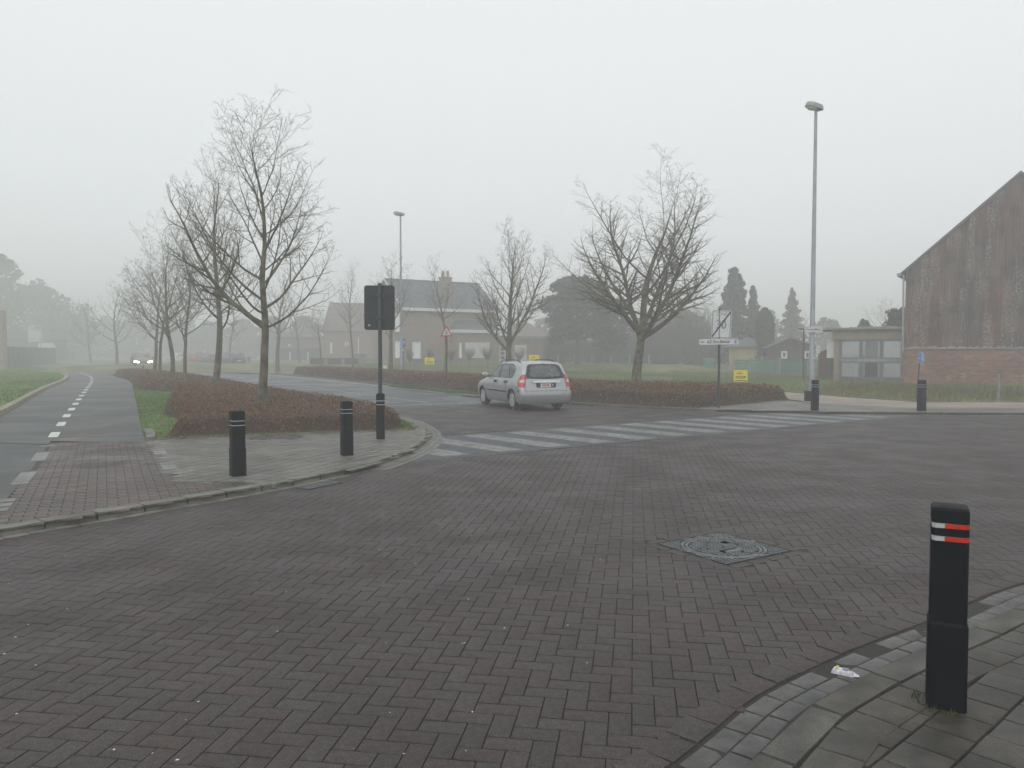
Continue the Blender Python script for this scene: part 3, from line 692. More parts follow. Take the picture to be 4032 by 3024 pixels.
class Tree:
    def __init__(s, seed, H, r0, clear, spread, nlimb=20, lean=(0, 0), dens=1.0, vase=0, droop=1.0, lod=1.0):
        s.lod = lod; s.rnd = random.Random(seed); s.thick = []; s.mid = []; s.thin = []; s.dens = dens; rnd = s.rnd
        # trunk / leader
        n = 16; p = Vector((0, 0, 0)); pts = [p.copy()]; d = Vector((lean[0], lean[1], 1)).normalized(); step = H * .93 / n
        for i in range(n):
            t = i / n
            d = (d + Vector((rnd.uniform(-1, 1), rnd.uniform(-1, 1), 0)) * (.05 + .07 * t) + Vector((0, 0, .06))).normalized()
            p = p + d * step; pts.append(p.copy())
        def rad(t): return r0 * ((1 - t) ** .85 * .92 + .04) * (1 + .35 * max(0, (.04 - t) / .04))
        s.trunk = pts; s.trunk_r = [rad(i / n) for i in range(n + 1)]; s.clear = clear
        az = rnd.uniform(0, 6.28)
        if vase:   # trunk forks low into a fan of heavy rising limbs
            s.trunk = pts[:]; 
            for k in range(vase):
                az += 2 * pi / vase * (2 if vase % 2 else 1) + rnd.uniform(-.3, .3); q0 = clear / H + rnd.uniform(-.01, .06); f = q0 * n; i = min(int(f), n - 1); q = pts[i].lerp(pts[i + 1], f - i)
                el = R((36, 52, 42, 62, 46, 68)[k % 6] + rnd.uniform(-5, 5)); lm = (H - clear) * (1.02 if el > .8 else .95)
                if el < .8: lm = max(lm * .8, spread * 1.25)
                s.trop1 = .05; s.grow(1, q, Vector((cos(az) * cos(el), sin(az) * cos(el), sin(el))), lm, r0 * rnd.uniform(.42, .56))
        for k in range(nlimb):
            t = (clear + (H * .93 - clear) * (max(0, k + rnd.uniform(-.3, .3)) / nlimb) ** 1.05) / (H * .93); t = min(.97, max(clear / H, t))
            f = t * n; i = min(int(f), n - 1); q = pts[i].lerp(pts[i + 1], f - i)
            az += 2.4 + rnd.uniform(-.5, .5)
            u = max(0.0, (t - clear / H) / (1 - clear / H))
            el = R(24 + 40 * u + rnd.uniform(-10, 10))                 # elevation of the limb
            ln = spread * (1.62 - .95 * u ** 1.15) * rnd.uniform(.75, 1.15)
            if u < .12: el = R(rnd.uniform(12, 36)) * droop; ln *= .95
            d0 = Vector((cos(az) * cos(el), sin(az) * cos(el), sin(el)))
            s.grow(1, q, d0, ln, rad(t) * rnd.uniform(.34, .54))
    def grow(s, lv, p, d, ln, r):
        rnd = s.rnd
        n = {1: 12, 2: 6, 3: 4, 4: 2}[lv]; step = ln / n; pts = [p]; rs = [r]; trop = {1: .105, 2: .10, 3: .05, 4: .05}[lv]
        wig = {1: .10, 2: .13, 3: .2, 4: .25}[lv]; dirs = []
        for i in range(n):
            d = (d + Vector((rnd.uniform(-1, 1), rnd.uniform(-1, 1), rnd.uniform(-1, 1))) * wig + Vector((0, 0, trop))).normalized()
            p = p + d * step; pts.append(p); dirs.append(d); rs.append(max(r * (1 - (i + 1) / n) ** .8, .0036 if lv < 3 else .0028 * s.lod))
        tgt = s.thick if lv == 1 else (s.mid if lv == 2 else s.thin)
        if lv == 1: tgt.append((pts, rs))
        else:
            for i in range(n): tgt.append((*pts[i], *pts[i + 1], rs[i], rs[i + 1]))
        if lv >= 4: return
        sp = {1: .20, 2: .15, 3: .115}[lv] / s.dens; start = {1: .20, 2: .14, 3: .15}[lv]
        m = max(1, int(ln * (1 - start) / sp)); side = rnd.uniform(0, 6.28)
        for k in range(m):
            t = start + (1 - start) * (k + rnd.uniform(.1, .9)) / m; f = t * n; i = min(int(f), n - 1)
            q = pts[i].lerp(pts[i + 1], f - i); dd = dirs[i]
            ax = dd.orthogonal().normalized(); side += pi + rnd.uniform(-.9, .9) if k % 2 else 1.57 + rnd.uniform(-.5, .5)
            ax = Matrix.Rotation(side, 3, dd) @ ax; ang = R(rnd.uniform(32, 62))
            nd = (dd * cos(ang) + ax * sin(ang)).normalized()
            if lv == 1: l2 = (ln * .42 * (1 - t) + .38) * rnd.uniform(.6, 1.15)
            elif lv == 2: l2 = (ln * .45 * (1 - t) + .14) * rnd.uniform(.6, 1.2)
            else: l2 = rnd.uniform(.06, .17)
            s.grow(lv + 1, q, nd, l2, max(.0028 * s.lod, rs[i] * (.55 if lv < 3 else .7)))
    def fit(s, H, spread, cap=(.6, 1.5)):
        A = [np.array(p) for p, r in s.thick]; seg = np.array(s.mid + s.thin)
        zs = seg[:, 5]; rad = np.hypot(seg[:, 3], seg[:, 4]); sz = H / np.percentile(zs, 99.9); sr = min(cap[1], max(cap[0], spread / np.percentile(rad, 97.5)))
        def dome(x, y, z):      # keeps stray shoots inside the rounded outline of the crown
            r = np.hypot(x, y) + 1e-6; u = np.clip((z - s.clear) / (H - s.clear), 0, 1); lim = spread * np.sqrt(np.clip(1 - (np.maximum(u - .32, 0) / .80) ** 2, .05, 1)) * 1.0
            k = np.where(r > lim, (lim + (r - lim) * .35) / r, 1.0); return x * k, y * k
        def f(p): x, y = dome(p[0] * sr, p[1] * sr, p[2] * sz); return Vector((float(x), float(y), p[2] * sz))
        s.thick = [([f(p) for p in pts], rs) for pts, rs in s.thick]; s.trunk = [f(p) for p in s.trunk]
        for nm in ('mid', 'thin'):
            L_ = getattr(s, nm)
            if L_:
                a = np.array(L_)
                for o in (0, 3): a[:, o + 2] *= sz; a[:, o], a[:, o + 1] = dome(a[:, o] * sr, a[:, o + 1] * sr, a[:, o + 2])
                setattr(s, nm, a)
    def build(s, root, bark, sc_=1.0):
        tb = MB(); tb.tube(s.trunk, s.trunk_r, 10); tb.build('trunk', bark, root, True, 80)
        V = []; Fc = []; n0 = 0
        cb = MB()
        for pts, rs in s.thick: cb.tube(pts, rs, 5, cap=False)
        V = [np.array(cb.v)]; Fc = [np.array(cb.f)]; n0 = len(cb.v)
        for S, k in ((s.mid, 4), (s.thin, 3)):
            if len(S) == 0: continue
            v, f = seg_mesh(S, k); V.append(v); Fc.append(f + n0); n0 += len(v)
        o = big_mesh('crown', np.vstack(V), np.vstack(Fc), bark, root)
        o.data.polygons.foreach_set('use_smooth', [True] * len(o.data.polygons)); return o
    def nseg(s): return len(s.mid) + len(s.thin)
def street_tree(u, d, top_v, spread_px, seed, label, wpx, clear_v, group=None, z0=.05, lean=(0, 0), nlimb=20, dens=1.0, bark='bark', droop=1.0, vase=0, rz=0):
    x = XH(u, d); H = ZH(top_v, d) - z0; sp = spread_px * d / F; r0 = wpx * d / F / 2
    root = empty('street_tree', (x, d, z0), R(rz), label, 'tree', group)
    t = Tree(seed, H, r0, ZH(clear_v, d) - z0, sp, nlimb, lean, dens, vase, droop, max(1.0, d / 24)); t.fit(H, sp); t.build(root, M[bark]); return root
g1 = 'bare trees lining the hedge strip on the left of the road'
T1 = street_tree(1026, 19.3, 362, 330, 11, 'tall bare tree nearest on the left, rising from the brown hedge behind the bollards', 40, 1262, g1, lean=(.03, 0), nlimb=25, dens=1.15, vase=1)
street_tree(845, 30.1, 593, 225, 23, 'second bare tree of the left row, behind the tallest one', 31, 1290, g1, lean=(.03, 0), nlimb=24, dens=.95)
street_tree(729, 33.4, 850, 225, 35, 'dark slim trunked bare tree, third in the left row', 17, 1330, g1, lean=(-.06, 0), nlimb=18, dens=.85)
street_tree(677, 36.6, 850, 215, 47, 'bare tree with pale bark, fourth in the left row', 21, 1310, g1, lean=(.05, 0), nlimb=18, dens=.85)
street_tree(632, 39.5, 930, 190, 59, 'slender bare tree, fifth in the left row', 15, 1330, g1, lean=(-.05, 0), nlimb=16, dens=.8)
street_tree(604, 47, 1010, 190, 61, 'leaning bare tree at the far end of the hedge by the lit car', 17, 1320, g1, lean=(.08, 0), nlimb=16, dens=.75)
street_tree(461, 86, 1092, 110, 73, 'lone misty bare tree on the grass beside the cycle path', 13, 1345, None, nlimb=16, dens=.5)
street_tree(357, 112, 1150, 80, 79, 'faintest bare tree far along the cycle path in the fog', 9, 1360, None, nlimb=14, dens=.4)
g2 = 'bare trees along the far side of the road'
street_tree(2507, 30.5, 625, 385, 83, 'big wide crowned bare tree standing in the right hedge', 42, 1285, g2, lean=(.02, 0), nlimb=10, dens=1.0, vase=6, rz=180)
street_tree(2005, 38, 862, 190, 97, 'bare tree rising directly behind the silver car', 29, 1350, g2, nlimb=22, dens=.95, vase=2)
street_tree(1750, 45, 990, 100, 101, 'slender bare tree behind the red triangle sign', 15, 1255, g2, lean=(.03, 0), nlimb=16, dens=.8)
street_tree(1541, 46, 985, 130, 113, 'bare tree beside the slim distant lamp post', 20, 1330, g2, nlimb=18, dens=.75)
street_tree(1392, 62, 1015, 90, 127, 'tall narrow bare tree left of the dark sign back', 11, 1310, g2, nlimb=18, dens=.75)
street_tree(1268, 66, 1200, 75, 131, 'small misty bare tree in front of the reddish house', 9, 1320, g2, nlimb=16, dens=.7)
street_tree(1093, 62, 1040, 130, 137, 'misty bare tree seen just right of the nearest left trunk', 20, 1330, g2, nlimb=18, dens=.5)
street_tree(905, 92, 1130, 90, 139, 'misty bare tree behind the parked dark cars', 12, 1340, None, nlimb=14, dens=.4)
street_tree(1180, 88, 1150, 80, 149, 'faint bare tree behind the low dark annex', 10, 1340, None, nlimb=14, dens=.4)
street_tree(3500, 75, 1160, 120, 151, 'faint bare tree behind the flat roofed annex and barn', 12, 1290, None, nlimb=14, dens=.45)

# ------------------------------------------------------------------ evergreens and far foliage
def foliage(name, pts, size, col, parent, var=.25, up=.0):
    """pts (n,3): one small bent leaf clump (quad) at each point"""
    pts = np.asarray(pts); n = len(pts)
    a = np.random.normal(size=(n, 3)); a /= np.linalg.norm(a, axis=1)[:, None]
    b = np.random.normal(size=(n, 3)); b[:, 2] += up; b -= a * (a * b).sum(1)[:, None]; b /= np.linalg.norm(b, axis=1)[:, None] + 1e-9
    s = size * np.random.uniform(.5, 1.3, n)[:, None]
    V = np.stack([pts - a * s * .5, pts + b * s * .35, pts + a * s * .5, pts - b * s * .35], 1).reshape(-1, 3)
    Fc = np.arange(n * 4).reshape(-1, 4); c = np.asarray(col, float)
    k = np.random.uniform(1 - var, 1 + var, (n, 1)); hue = np.random.uniform(-.12, .12, (n, 3))
    C = np.clip(c[None] * k * (1 + hue), 0, 1); C = np.hstack([C, np.ones((n, 1))])
    return big_mesh(name, V, Fc, M['leafy'], parent, col=C)
def crown_pts(n, fn, seed):
    """fn(t, az) -> radius at relative height t; points denser towards the skin"""
    r = np.random.RandomState(seed); t = r.rand(n) ** .9; az = r.rand(n) * 2 * pi
    rr = np.array([fn(a, b) for a, b in zip(t, az)]) * (r.rand(n) ** .5)
    return t, az, rr
def evergreen(u, d, v_top, v_bot, w_px, kind, label, n=7000, size=.22, col=(.035, .055, .030), trunk=True, seed=0, z0=.05):
    x = XH(u, d); zt = ZH(v_top, d); zb = max(ZH(v_bot, d), z0 + .05); Rr = w_px * d / F / 2
    root = empty('evergreen_tree' if kind != 'bush' else 'bush', (x, d, z0), 0, label, 'tree' if kind != 'bush' else 'bush')
    rs = np.random.RandomState(seed + 5); ph = rs.rand(8) * 6.28; np.random.seed(seed + 9)
    def lump(t, az): return 1 + .13 * sin(3 * az + ph[0] + 5 * t) + .10 * sin(5 * az + ph[1] - 9 * t) + .08 * sin(9 * az + 17 * t + ph[2]) + .07 * sin(31 * t + ph[3] + 2 * az)
    if kind == 'cone': fn = lambda t, az: Rr * 1.18 * ((1 - t) ** .66 * .95 + .02) * lump(t, az) * (1 + .12 * sin(t * 60 + az))
    elif kind == 'column': fn = lambda t, az: Rr * min(1, (1 - t) * 5) ** .5 * (.78 + .22 * sin(t * pi)) * (lump(t, az) * .3 + .7)
    elif kind == 'larch': fn = lambda t, az: Rr * (1 - t) ** .8 * (.35 + .65 * abs(sin(t * 26 + az * .5))) * lump(t, az)
    else: fn = lambda t, az: Rr * max(0, 1 - (2 * t - .86) ** 2 / 1.32) ** .5 * lump(t, az)
    t, az, rr = crown_pts(n, fn, seed)
    P = np.stack([rr * np.cos(az), rr * np.sin(az), (zb - z0) + t * (zt - zb)], 1)
    if kind in ('round', 'bush', 'cone'):   # boughs: lumps that stand out of the crown
        m_ = 46; rs2 = np.random.RandomState(seed + 77); tt = rs2.rand(m_) ** .8; aa = rs2.rand(m_) * 6.283
        rc = np.array([fn(a, b_) for a, b_ in zip(tt, aa)]) * rs2.uniform(.72, 1.0, m_); br = Rr * rs2.uniform(.12, .30, m_) * (1 if kind != 'cone' else .6)
        C0 = np.stack([rc * np.cos(aa), rc * np.sin(aa), (zb - z0) + tt * (zt - zb)], 1); k_n = rs2.randint(0, m_, n // 2)
        dv = rs2.normal(size=(n // 2, 3)); dv /= np.linalg.norm(dv, axis=1)[:, None]; P2 = C0[k_n] + dv * br[k_n][:, None] * (rs2.rand(n // 2)[:, None] ** .4) * np.array([[1, 1, .75]])
        P = np.vstack([P[: n // 2] * np.array([[.88, .88, 1]]), P2]); P[:, 2] = np.maximum(P[:, 2], .1)
    foliage('crown', P, size, col, root, var=.4)
    if trunk: MB().tube([(0, 0, 0), (0, 0, zb - z0 + (zt - zb) * .8)], [Rr * .09 + .06, .03], 7).build('trunk', M['bark_dark'], root, True)
    return root
PINE = (.040, .060, .036)
evergreen(2275, 72, 1095, 1335, 262, 'round', 'dark round crowned pine behind the garden left of the big bare tree', 11000, .36, PINE, seed=1)
evergreen(2400, 76, 1180, 1380, 170, 'round', 'lower dark evergreen leaning against the round pine', 6000, .34, PINE, seed=2)
evergreen(2885, 74, 1062, 1435, 175, 'cone', 'tall dark spruce behind the yellow shed', 11000, .34, PINE, seed=3)
evergreen(2962, 76, 1130, 1440, 85, 'cone', 'narrow spruce close against the right of the tall dark spruce', 5000, .30, PINE, seed=31)
evergreen(3010, 66, 1213, 1400, 72, 'column', 'clipped columnar cypress between the spruce and the brown shed', 6000, .24, (.035, .055, .03), seed=4)
evergreen(3115, 88, 1135, 1400, 150, 'larch', 'pale feathery larch in the mist behind the brown shed', 5000, .30, (.15, .12, .10), seed=5)
evergreen(3400, 58, 1264, 1440, 75, 'round', 'small dark treetop showing over the annex roof', 3500, .26, PINE, seed=6)
evergreen(3540, 52, 1222, 1450, 150, 'round', 'dark evergreen treetop beside the barn wall', 5000, .26, PINE, seed=7)
evergreen(155, 160, 1125, 1420, 330, 'round', 'broad misty evergreen beyond the dark fence on the left', 8000, .8, (.035, .05, .035), seed=8)
evergreen(10, 140, 1010, 1420, 170, 'round', 'tall misty tree at the left edge of the view', 4500, .7, (.07, .06, .045), seed=9)
evergreen(1610, 95, 1215, 1440, 70, 'round', 'dark shrubby tree behind the tan house', 2500, .4, PINE, seed=12)
# the thicket behind the gardens, filled with leafless bushes
for i_, (u, vt, w, lab) in enumerate(((2170, 1335, 110, 'misty brown bush right of the red roofed house'), (2290, 1345, 140, 'misty brown bush behind the pine trunk'), (2420, 1330, 150, 'misty brown bush just left of the big trunk'), (2560, 1305, 160, 'misty brown bush just right of the big trunk'), (2690, 1285, 170, 'misty brown bush left of the zone 30 sign pole'), (2810, 1300, 140, 'misty brown bush behind the zone 30 sign pole'))):
    evergreen(u, 92, vt, 1440, w, 'bush', lab, 3200, .42, ((.085, .068, .055), (.075, .07, .05))[i_ % 2], False, seed=300 + i_)
for i_, (u, vt, w, lab) in enumerate(((2240, 1235, 75, 'misty bare tree behind the left of the round pine'), (2475, 1225, 80, 'misty bare tree left behind the big trunk'), (2625, 1215, 85, 'misty bare tree of the thicket right of the big trunk'), (2745, 1185, 80, 'tall misty bare tree left behind the zone 30 sign'), (3165, 1230, 75, 'misty bare tree right of the larch'))):
    street_tree(u, 84, vt, w, 400 + i_, lab, 10, 1350, None, nlimb=16, dens=.6)
# trees of the far wood that closes the road, individually placed
k_ = 0
for (u, d, vt, w, c_) in ((240, 190, 1215, 170, (.05, .055, .04)), (330, 185, 1240, 120, (.06, .055, .045)), (420, 200, 1255, 130, (.05, .055, .04)), (520, 195, 1262, 120, (.07, .06, .05)), (620, 190, 1250, 130, (.05, .055, .04)), (720, 180, 1262, 120, (.06, .055, .045)), (830, 175, 1270, 140, (.05, .055, .04)), (960, 165, 1262, 140, (.06, .055, .045)), (1080, 150, 1255, 130, (.06, .055, .045)), (1200, 150, 1250, 150, (.06, .05, .045)),
                       (2160, 120, 1250, 150, (.07, .06, .05)), (2560, 105, 1235, 170, (.07, .06, .05)), (2700, 100, 1225, 160, (.08, .065, .05)), (3250, 115, 1262, 170, (.07, .065, .055)), (3010, 120, 1225, 150, (.06, .055, .045))):
    lab = ('fog faded broad tree at the far bend, right of the left evergreen', 'fog faded narrow treetop above the bend of the cycle path', 'fog faded treetop seen between the two lone bare trees', 'fog faded treetop above the coming bronze car', 'fog faded treetop over the end of the left tree row', 'fog faded treetop above the white parked car', 'fog faded treetop above the black parked car', 'fog faded treetop right of the second left trunk', 'fog faded treetop behind the tallest bare tree', 'fog faded treetop left of the reddish house',
           'misty treetop right of the red tiled roof', 'misty thicket tree behind the big tree trunk', 'misty thicket tree left of the zone 30 sign', 'misty thicket tree between larch and annex roof', 'misty thicket tree behind the columnar cypress')[k_]
    o = evergreen(u, d, vt, 1432, w, 'round', lab, 2600, .9 if d > 140 else .5, c_, False, seed=40 + k_); k_ += 1
    o['group'] = 'trees of the far wood' if u < 1300 else 'trees of the thicket behind the gardens'

def twig_shrub(u, d, v_top, w_px, seed, label, n=140, z0=.05, name='shrub', stem_h=0.0, group=None, bark='bark_dark', tone=None):
    rnd = random.Random(seed); H = ZH(v_top, d) - z0; W = w_px * d / F / 2; root = empty(name, (XH(u, d), d, z0), 0, label, 'shrub' if name == 'shrub' else 'small tree', group)
    S = []
    if stem_h: S.append((0, 0, 0, .02, 0, stem_h * H, .035, .03))
    for i in range(n):
        a = rnd.uniform(0, 6.28); q = rnd.random() ** .5
        p = Vector((cos(a) * q * W * .25, sin(a) * q * W * .25, stem_h * H)); dd = Vector((cos(a) * q * W, sin(a) * q * W, H * (1 - stem_h) * rnd.uniform(.55, 1))) ; m = 5; last = p
        for k in range(m):
            t = (k + 1) / m; nx = p + Vector((dd.x * t ** .8, dd.y * t ** .8, dd.z * t)) + Vector((rnd.uniform(-1, 1), rnd.uniform(-1, 1), 0)) * .06 * H * t
            S.append((*last, *nx, .012 * (1 - t * .6) * max(1, d / 32), .012 * (1 - t * .8) * max(1, d / 32)))
            for j in range(2):
                v_ = Vector((rnd.uniform(-1, 1), rnd.uniform(-1, 1), rnd.uniform(0, 1.2))) * .1 * H; S.append((*nx, *(nx + v_), .006 * max(1, d / 45), .003 * max(1, d / 45)))
            last = nx
    v, f = seg_mesh(S, 3); big_mesh('branches', v, f, M[bark], root); return root
rr_ = random.Random(5)
i_ = 0
for (u, d, vt, w) in ((2190, 80, 1340, 110), (2260, 88, 1310, 90), (2340, 84, 1320, 120), (2440, 86, 1300, 130), (2540, 84, 1290, 140), (2640, 82, 1240, 170), (2730, 80, 1200, 190), (2800, 84, 1270, 130), (2130, 86, 1370, 80), (2480, 80, 1370, 110), (2600, 78, 1350, 120), (2760, 76, 1360, 110)):
    twig_shrub(u, d, vt, w, 200 + i_, ('bare shrub behind the leftmost concrete posts', 'bare shrub left under the round pine', 'bare shrub right under the round pine', 'bare shrub between the round pine and the big trunk', 'wide bare shrub just right of the big trunk', 'tall brown bare shrub under the right limbs of the big tree', 'tallest pale twiggy shrub left of the zone 30 sign', 'bare shrub directly behind the zone 30 sign', 'bare shrub right of the white garage door', 'low bare shrub left of the big trunk', 'low bare shrub right of the big trunk before the taller ones', 'low bare shrub beside the green garden container')[i_], 300, group='bare shrubs of the overgrown garden'); i_ += 1
for (u, vt, w, lab) in ((1612, 1380, 26, 'tiny clipped bare tree left of the small front window'), (1695, 1378, 26, 'tiny clipped bare tree above the for sale board on the lawn'), (1776, 1378, 26, 'tiny clipped bare tree behind the red triangle sign post'), (1846, 1372, 40, 'small round headed bare tree before the left of the white shutter'), (1920, 1368, 40, 'small round headed bare tree before the right of the white shutter'), (2043, 1374, 38, 'small round headed bare tree before the white garage door')):
    twig_shrub(u, 66, vt, w, int(u), lab, 30, name='garden_tree', stem_h=.5)

# ------------------------------------------------------------------ clipped brown hedges
def hedge(poly, h, label, dens, leaf, zg, seed, cuts=1.0, step=.16, nmax=90000, tw=1.0):
    np.random.seed(seed); poly = arr(poly); x0, y0 = poly.min(0); x1, y1 = poly.max(0)
    root = empty('hedge', (0, 0, 0), 0, label, 'hedge')
    def hgt(X, Y):
        D = edist(X, Y, poly); ins = pip(X, Y, poly)
        t = np.clip(D / .32, 0, 1); base = h * (1 - (1 - t) ** 2.6)
        w = .05 * np.sin(X * 2.1 + Y * 1.3) + .04 * np.sin(X * 5.3 - Y * 3.1) + .03 * np.sin(X * 9.7 + Y * 11.3)
        return np.where(ins, base * (1 + w), 0.0), ins, D
    gx = np.arange(x0 - step, x1 + step, step); gy = np.arange(y0 - step, y1 + step, step)
    X, Y = np.meshgrid(gx, gy); Z, ins, D = hgt(X, Y)
    Z = Z * .86 + np.random.uniform(-.02, .02, Z.shape) * ins; ny, nx = X.shape
    V = np.stack([X, Y, zg + Z - .02], -1).reshape(-1, 3); idx = np.arange(nx * ny).reshape(ny, nx)
    q = np.stack([idx[:-1, :-1], idx[:-1, 1:], idx[1:, 1:], idx[1:, :-1]], -1).reshape(-1, 4)
    any_in = ins[:-1, :-1] | ins[:-1, 1:] | ins[1:, 1:] | ins[1:, :-1]; q = q[any_in.ravel()]
    big_mesh('branches', V, q, M['hedge_core'], root)['kind'] = 'stuff'
    area = ins.sum() * step * step; n = int(min(nmax, area * dens)); m = int(n * 3.4)
    px = np.random.uniform(x0, x1, m); py = np.random.uniform(y0, y1, m); k = pip(px, py, poly)
    px, py = px[k], py[k]; Z, ins, D = hgt(px, py)
    # extra leaves on the rim
    e = []; per = resample(np.vstack([poly, poly[:1]]), .05); ne = int(len(per) * .05 * dens * h * 2.6)
    j = np.random.randint(0, len(per), ne); ex = per[j, 0] + np.random.normal(0, .15, ne); ey = per[j, 1] + np.random.normal(0, .15, ne)
    ez = np.random.uniform(.75, 1.15, ne)
    cx_, cy_ = poly.mean(0)
    Zr, insr, Dr = hgt(ex, ey); kk = insr
    ex, ey, ez = ex[kk], ey[kk], ez[kk] * Zr[kk] * 1.0
    P = np.vstack([np.stack([px, py, Z * np.random.uniform(.80, 1.06, len(px)) + np.random.uniform(0, .05, len(px))], 1), np.stack([ex, ey, ez], 1)])
    n = len(P); rel = P[:, 2] / h
    far = np.clip(np.hypot(P[:, 0], P[:, 1]) / 20, 1, 3.2)
    a = np.random.normal(size=(n, 3)); a[:, 2] *= .8; a /= np.linalg.norm(a, axis=1)[:, None]
    b = np.random.normal(size=(n, 3)); b -= a * (a * b).sum(1)[:, None]; b /= np.linalg.norm(b, axis=1)[:, None]
    twig = np.random.rand(n) < .28 * tw
    s = (leaf * far * np.random.uniform(.6, 1.3, n))[:, None]
    La = np.where(twig[:, None], s * 2.6, s); Lb = np.where(twig[:, None], np.maximum(.0035, .004 * far)[:, None] * np.ones_like(s), s * .62)
    up = np.array([[0, 0, 1.0]]); a = np.where(twig[:, None], a * .8 + up * .7, a); P[:, 2] += zg
    V = np.stack([P - a * La * .5, P + b * Lb * .5, P + a * La * .5, P - b * Lb * .5], 1).reshape(-1, 3)
    V[:, 2] = np.maximum(V[:, 2], zg + .003)
    red = np.array([.175, .088, .048]); tan = np.array([.30, .19, .085]); dk = np.array([.075, .038, .024]); gr = np.array([.075, .085, .03])
    rr = np.random.rand(n, 1); lowp = np.clip((.55 - rel) / .5, 0, 1)[:, None]
    patch = (.5 + .5 * np.sin(P[:, 0] * 1.1 + seed) * np.sin(P[:, 1] * .7 + 1.3))[:, None]
    C = np.where(rr < .55, red, np.where(rr < .55 + .16 + .15 * lowp, tan, dk))
    gmask = (np.random.rand(n, 1) < lowp * (.45 * patch + .12)); C = np.where(gmask, gr, C)
    C = np.where(twig[:, None], np.where(np.random.rand(n, 1) < .5, tan * .9, dk * 1.2), C)
    C = np.clip(C * np.random.uniform(.65, 1.35, (n, 1)), 0, 1); C = np.hstack([C, np.ones((n, 1))])
    big_mesh('foliage', V, np.arange(n * 4).reshape(-1, 4), M['leafy'], root, col=C)['kind'] = 'stuff'
    return root
HL = [(-6.75, 15.15), (-5.9, 15.5), (-4.3, 16.05), (-2.75, 16.65), (-2.45, 17.3), (-2.9, 18.6), (-3.7, 20.3), (-4.9, 22.5), (-6.4, 24.6), (-8.3, 27.6), (-11.3, 32.6), (-15.5, 39.8), (-21, 48.3), (-25.5, 55), (-27.5, 56), (-27.6, 53.5), (-22, 44.5), (-19, 39), (-16.4, 34.2), (-14.4, 32.6), (-13.2, 30), (-11.2, 25.2), (-9.3, 20.8), (-8.3, 19.4), (-7.6, 17.6)]
hedge(HL, .40, 'low clipped brown hedge on the left corner with bare trees growing through it', 900, .042, .06, 3, nmax=110000)
HR_ = [(5.5, 23.0), (3.95, 24.15), (2.2, 25.9), (.75, 27.9), (-1.0, 30.6), (-2.0, 33.2), (-3.2, 36.0), (-5.1, 38.1), (-9.4, 45.2), (-15.0, 55.2), (-16.6, 58.6), (-14.4, 59.3), (-11.3, 55.3), (-5.4, 46.0), (-.8, 38.5), (3, 33), (6.3, 29.8), (9.2, 28.2), (9.75, 27.2), (7.6, 25.2)]
hedge(HR_, .50, 'long low brown hedge along the far side of the road behind the silver car', 520, .045, .06, 4, nmax=90000)

# ------------------------------------------------------------------ grass
def grass(name, poly, n, h, cols, zg, seed, w=.006, mask=None, lay_=.5, label=None):
    np.random.seed(seed); poly = arr(poly); x0, y0 = poly.min(0); x1, y1 = poly.max(0)
    X = np.random.uniform(x0, x1, n * 5); Y = np.random.uniform(y0, y1, n * 5); k = pip(X, Y, poly)
    if mask is not None: k &= mask(X, Y)
    X, Y = X[k][:n], Y[k][:n]; n = len(X); D = np.hypot(X, Y)
    hh = h * np.random.uniform(.35, 1.15, n) * (.7 + .6 * (.5 + .5 * np.sin(X * .9 + 1.1 * np.sin(Y * .6)))); an = np.random.uniform(0, 2 * pi, n); ww = w * np.clip(D / 14, 1, 5)
    tilt = np.random.uniform(0, lay_, n); az = np.random.uniform(0, 2 * pi, n)
    P = np.stack([X, Y, np.full(n, zg)], 1); sx_ = np.stack([np.cos(an), np.sin(an), 0 * an], 1) * ww[:, None]
    T = P + np.stack([np.cos(az) * np.sin(tilt), np.sin(az) * np.sin(tilt), np.cos(tilt)], 1) * hh[:, None]
    V = np.stack([P - sx_, P + sx_, T], 1).reshape(-1, 3)
    c = np.array(cols)[np.random.choice(len(cols), n, p=None)]
    pt = .8 + .4 * (.5 + .5 * np.sin(X * .5 + 2 * np.sin(Y * .23))); C = np.clip(c * np.random.uniform(.7, 1.3, (n, 1)) * pt[:, None], 0, 1)
    o = big_mesh(name, V, np.arange(n * 3).reshape(-1, 3), M['leafy'], None, col=np.hstack([C, np.ones((n, 1))])); o['kind'] = 'stuff'
    if label: o['label'] = label
    return o
GR = [(.085, .19, .022), (.13, .24, .035), (.065, .14, .020), (.16, .19, .055)]
GD = [(.105, .21, .035), (.16, .23, .060), (.21, .19, .08), (.095, .18, .030)]
GDB = [(.17, .13, .075), (.20, .14, .08), (.10, .11, .04), (.13, .10, .05)]
strip = np.vstack([PR[(PR[:, 1] > 15) & (PR[:, 1] < 60)], [(-27.5, 56), (-16.4, 34.2), (-14.4, 32.6), (-9.3, 20.8), (-7.6, 17.6), (-6.8, 15.2)]])
grass('grass', strip, 45000, .07, GR, .05, 1, .006)
left_bank = np.vstack([offset(PL, -.25)[(PL[:, 1] > 14) & (PL[:, 1] < 105)], [(-72, 118), (-50, 76), (-40, 52), (-26, 26), (-22, 16)]])
grass('grass', left_bank, 60000, .09, GR, .05, 2, .007)
grass('grass', [(-3.0, 16.4), (-2.05, 16.9), (-2.1, 17.4), (-2.8, 19.2), (-3.2, 18.9), (-2.6, 17.4), (-2.8, 16.9), (-6.8, 15.0), (-6.7, 14.8)], 3500, .06, GR, .06, 3, .005)
grass('grass', [(-2.15, 33.0), (-1.3, 31.2), (-2.5, 31.3), (-6.0, 37.2), (-5.2, 37.6), (-3.4, 35.8)], 5000, .09, [(.075, .13, .03), (.10, .14, .04)], .06, 4, .006)
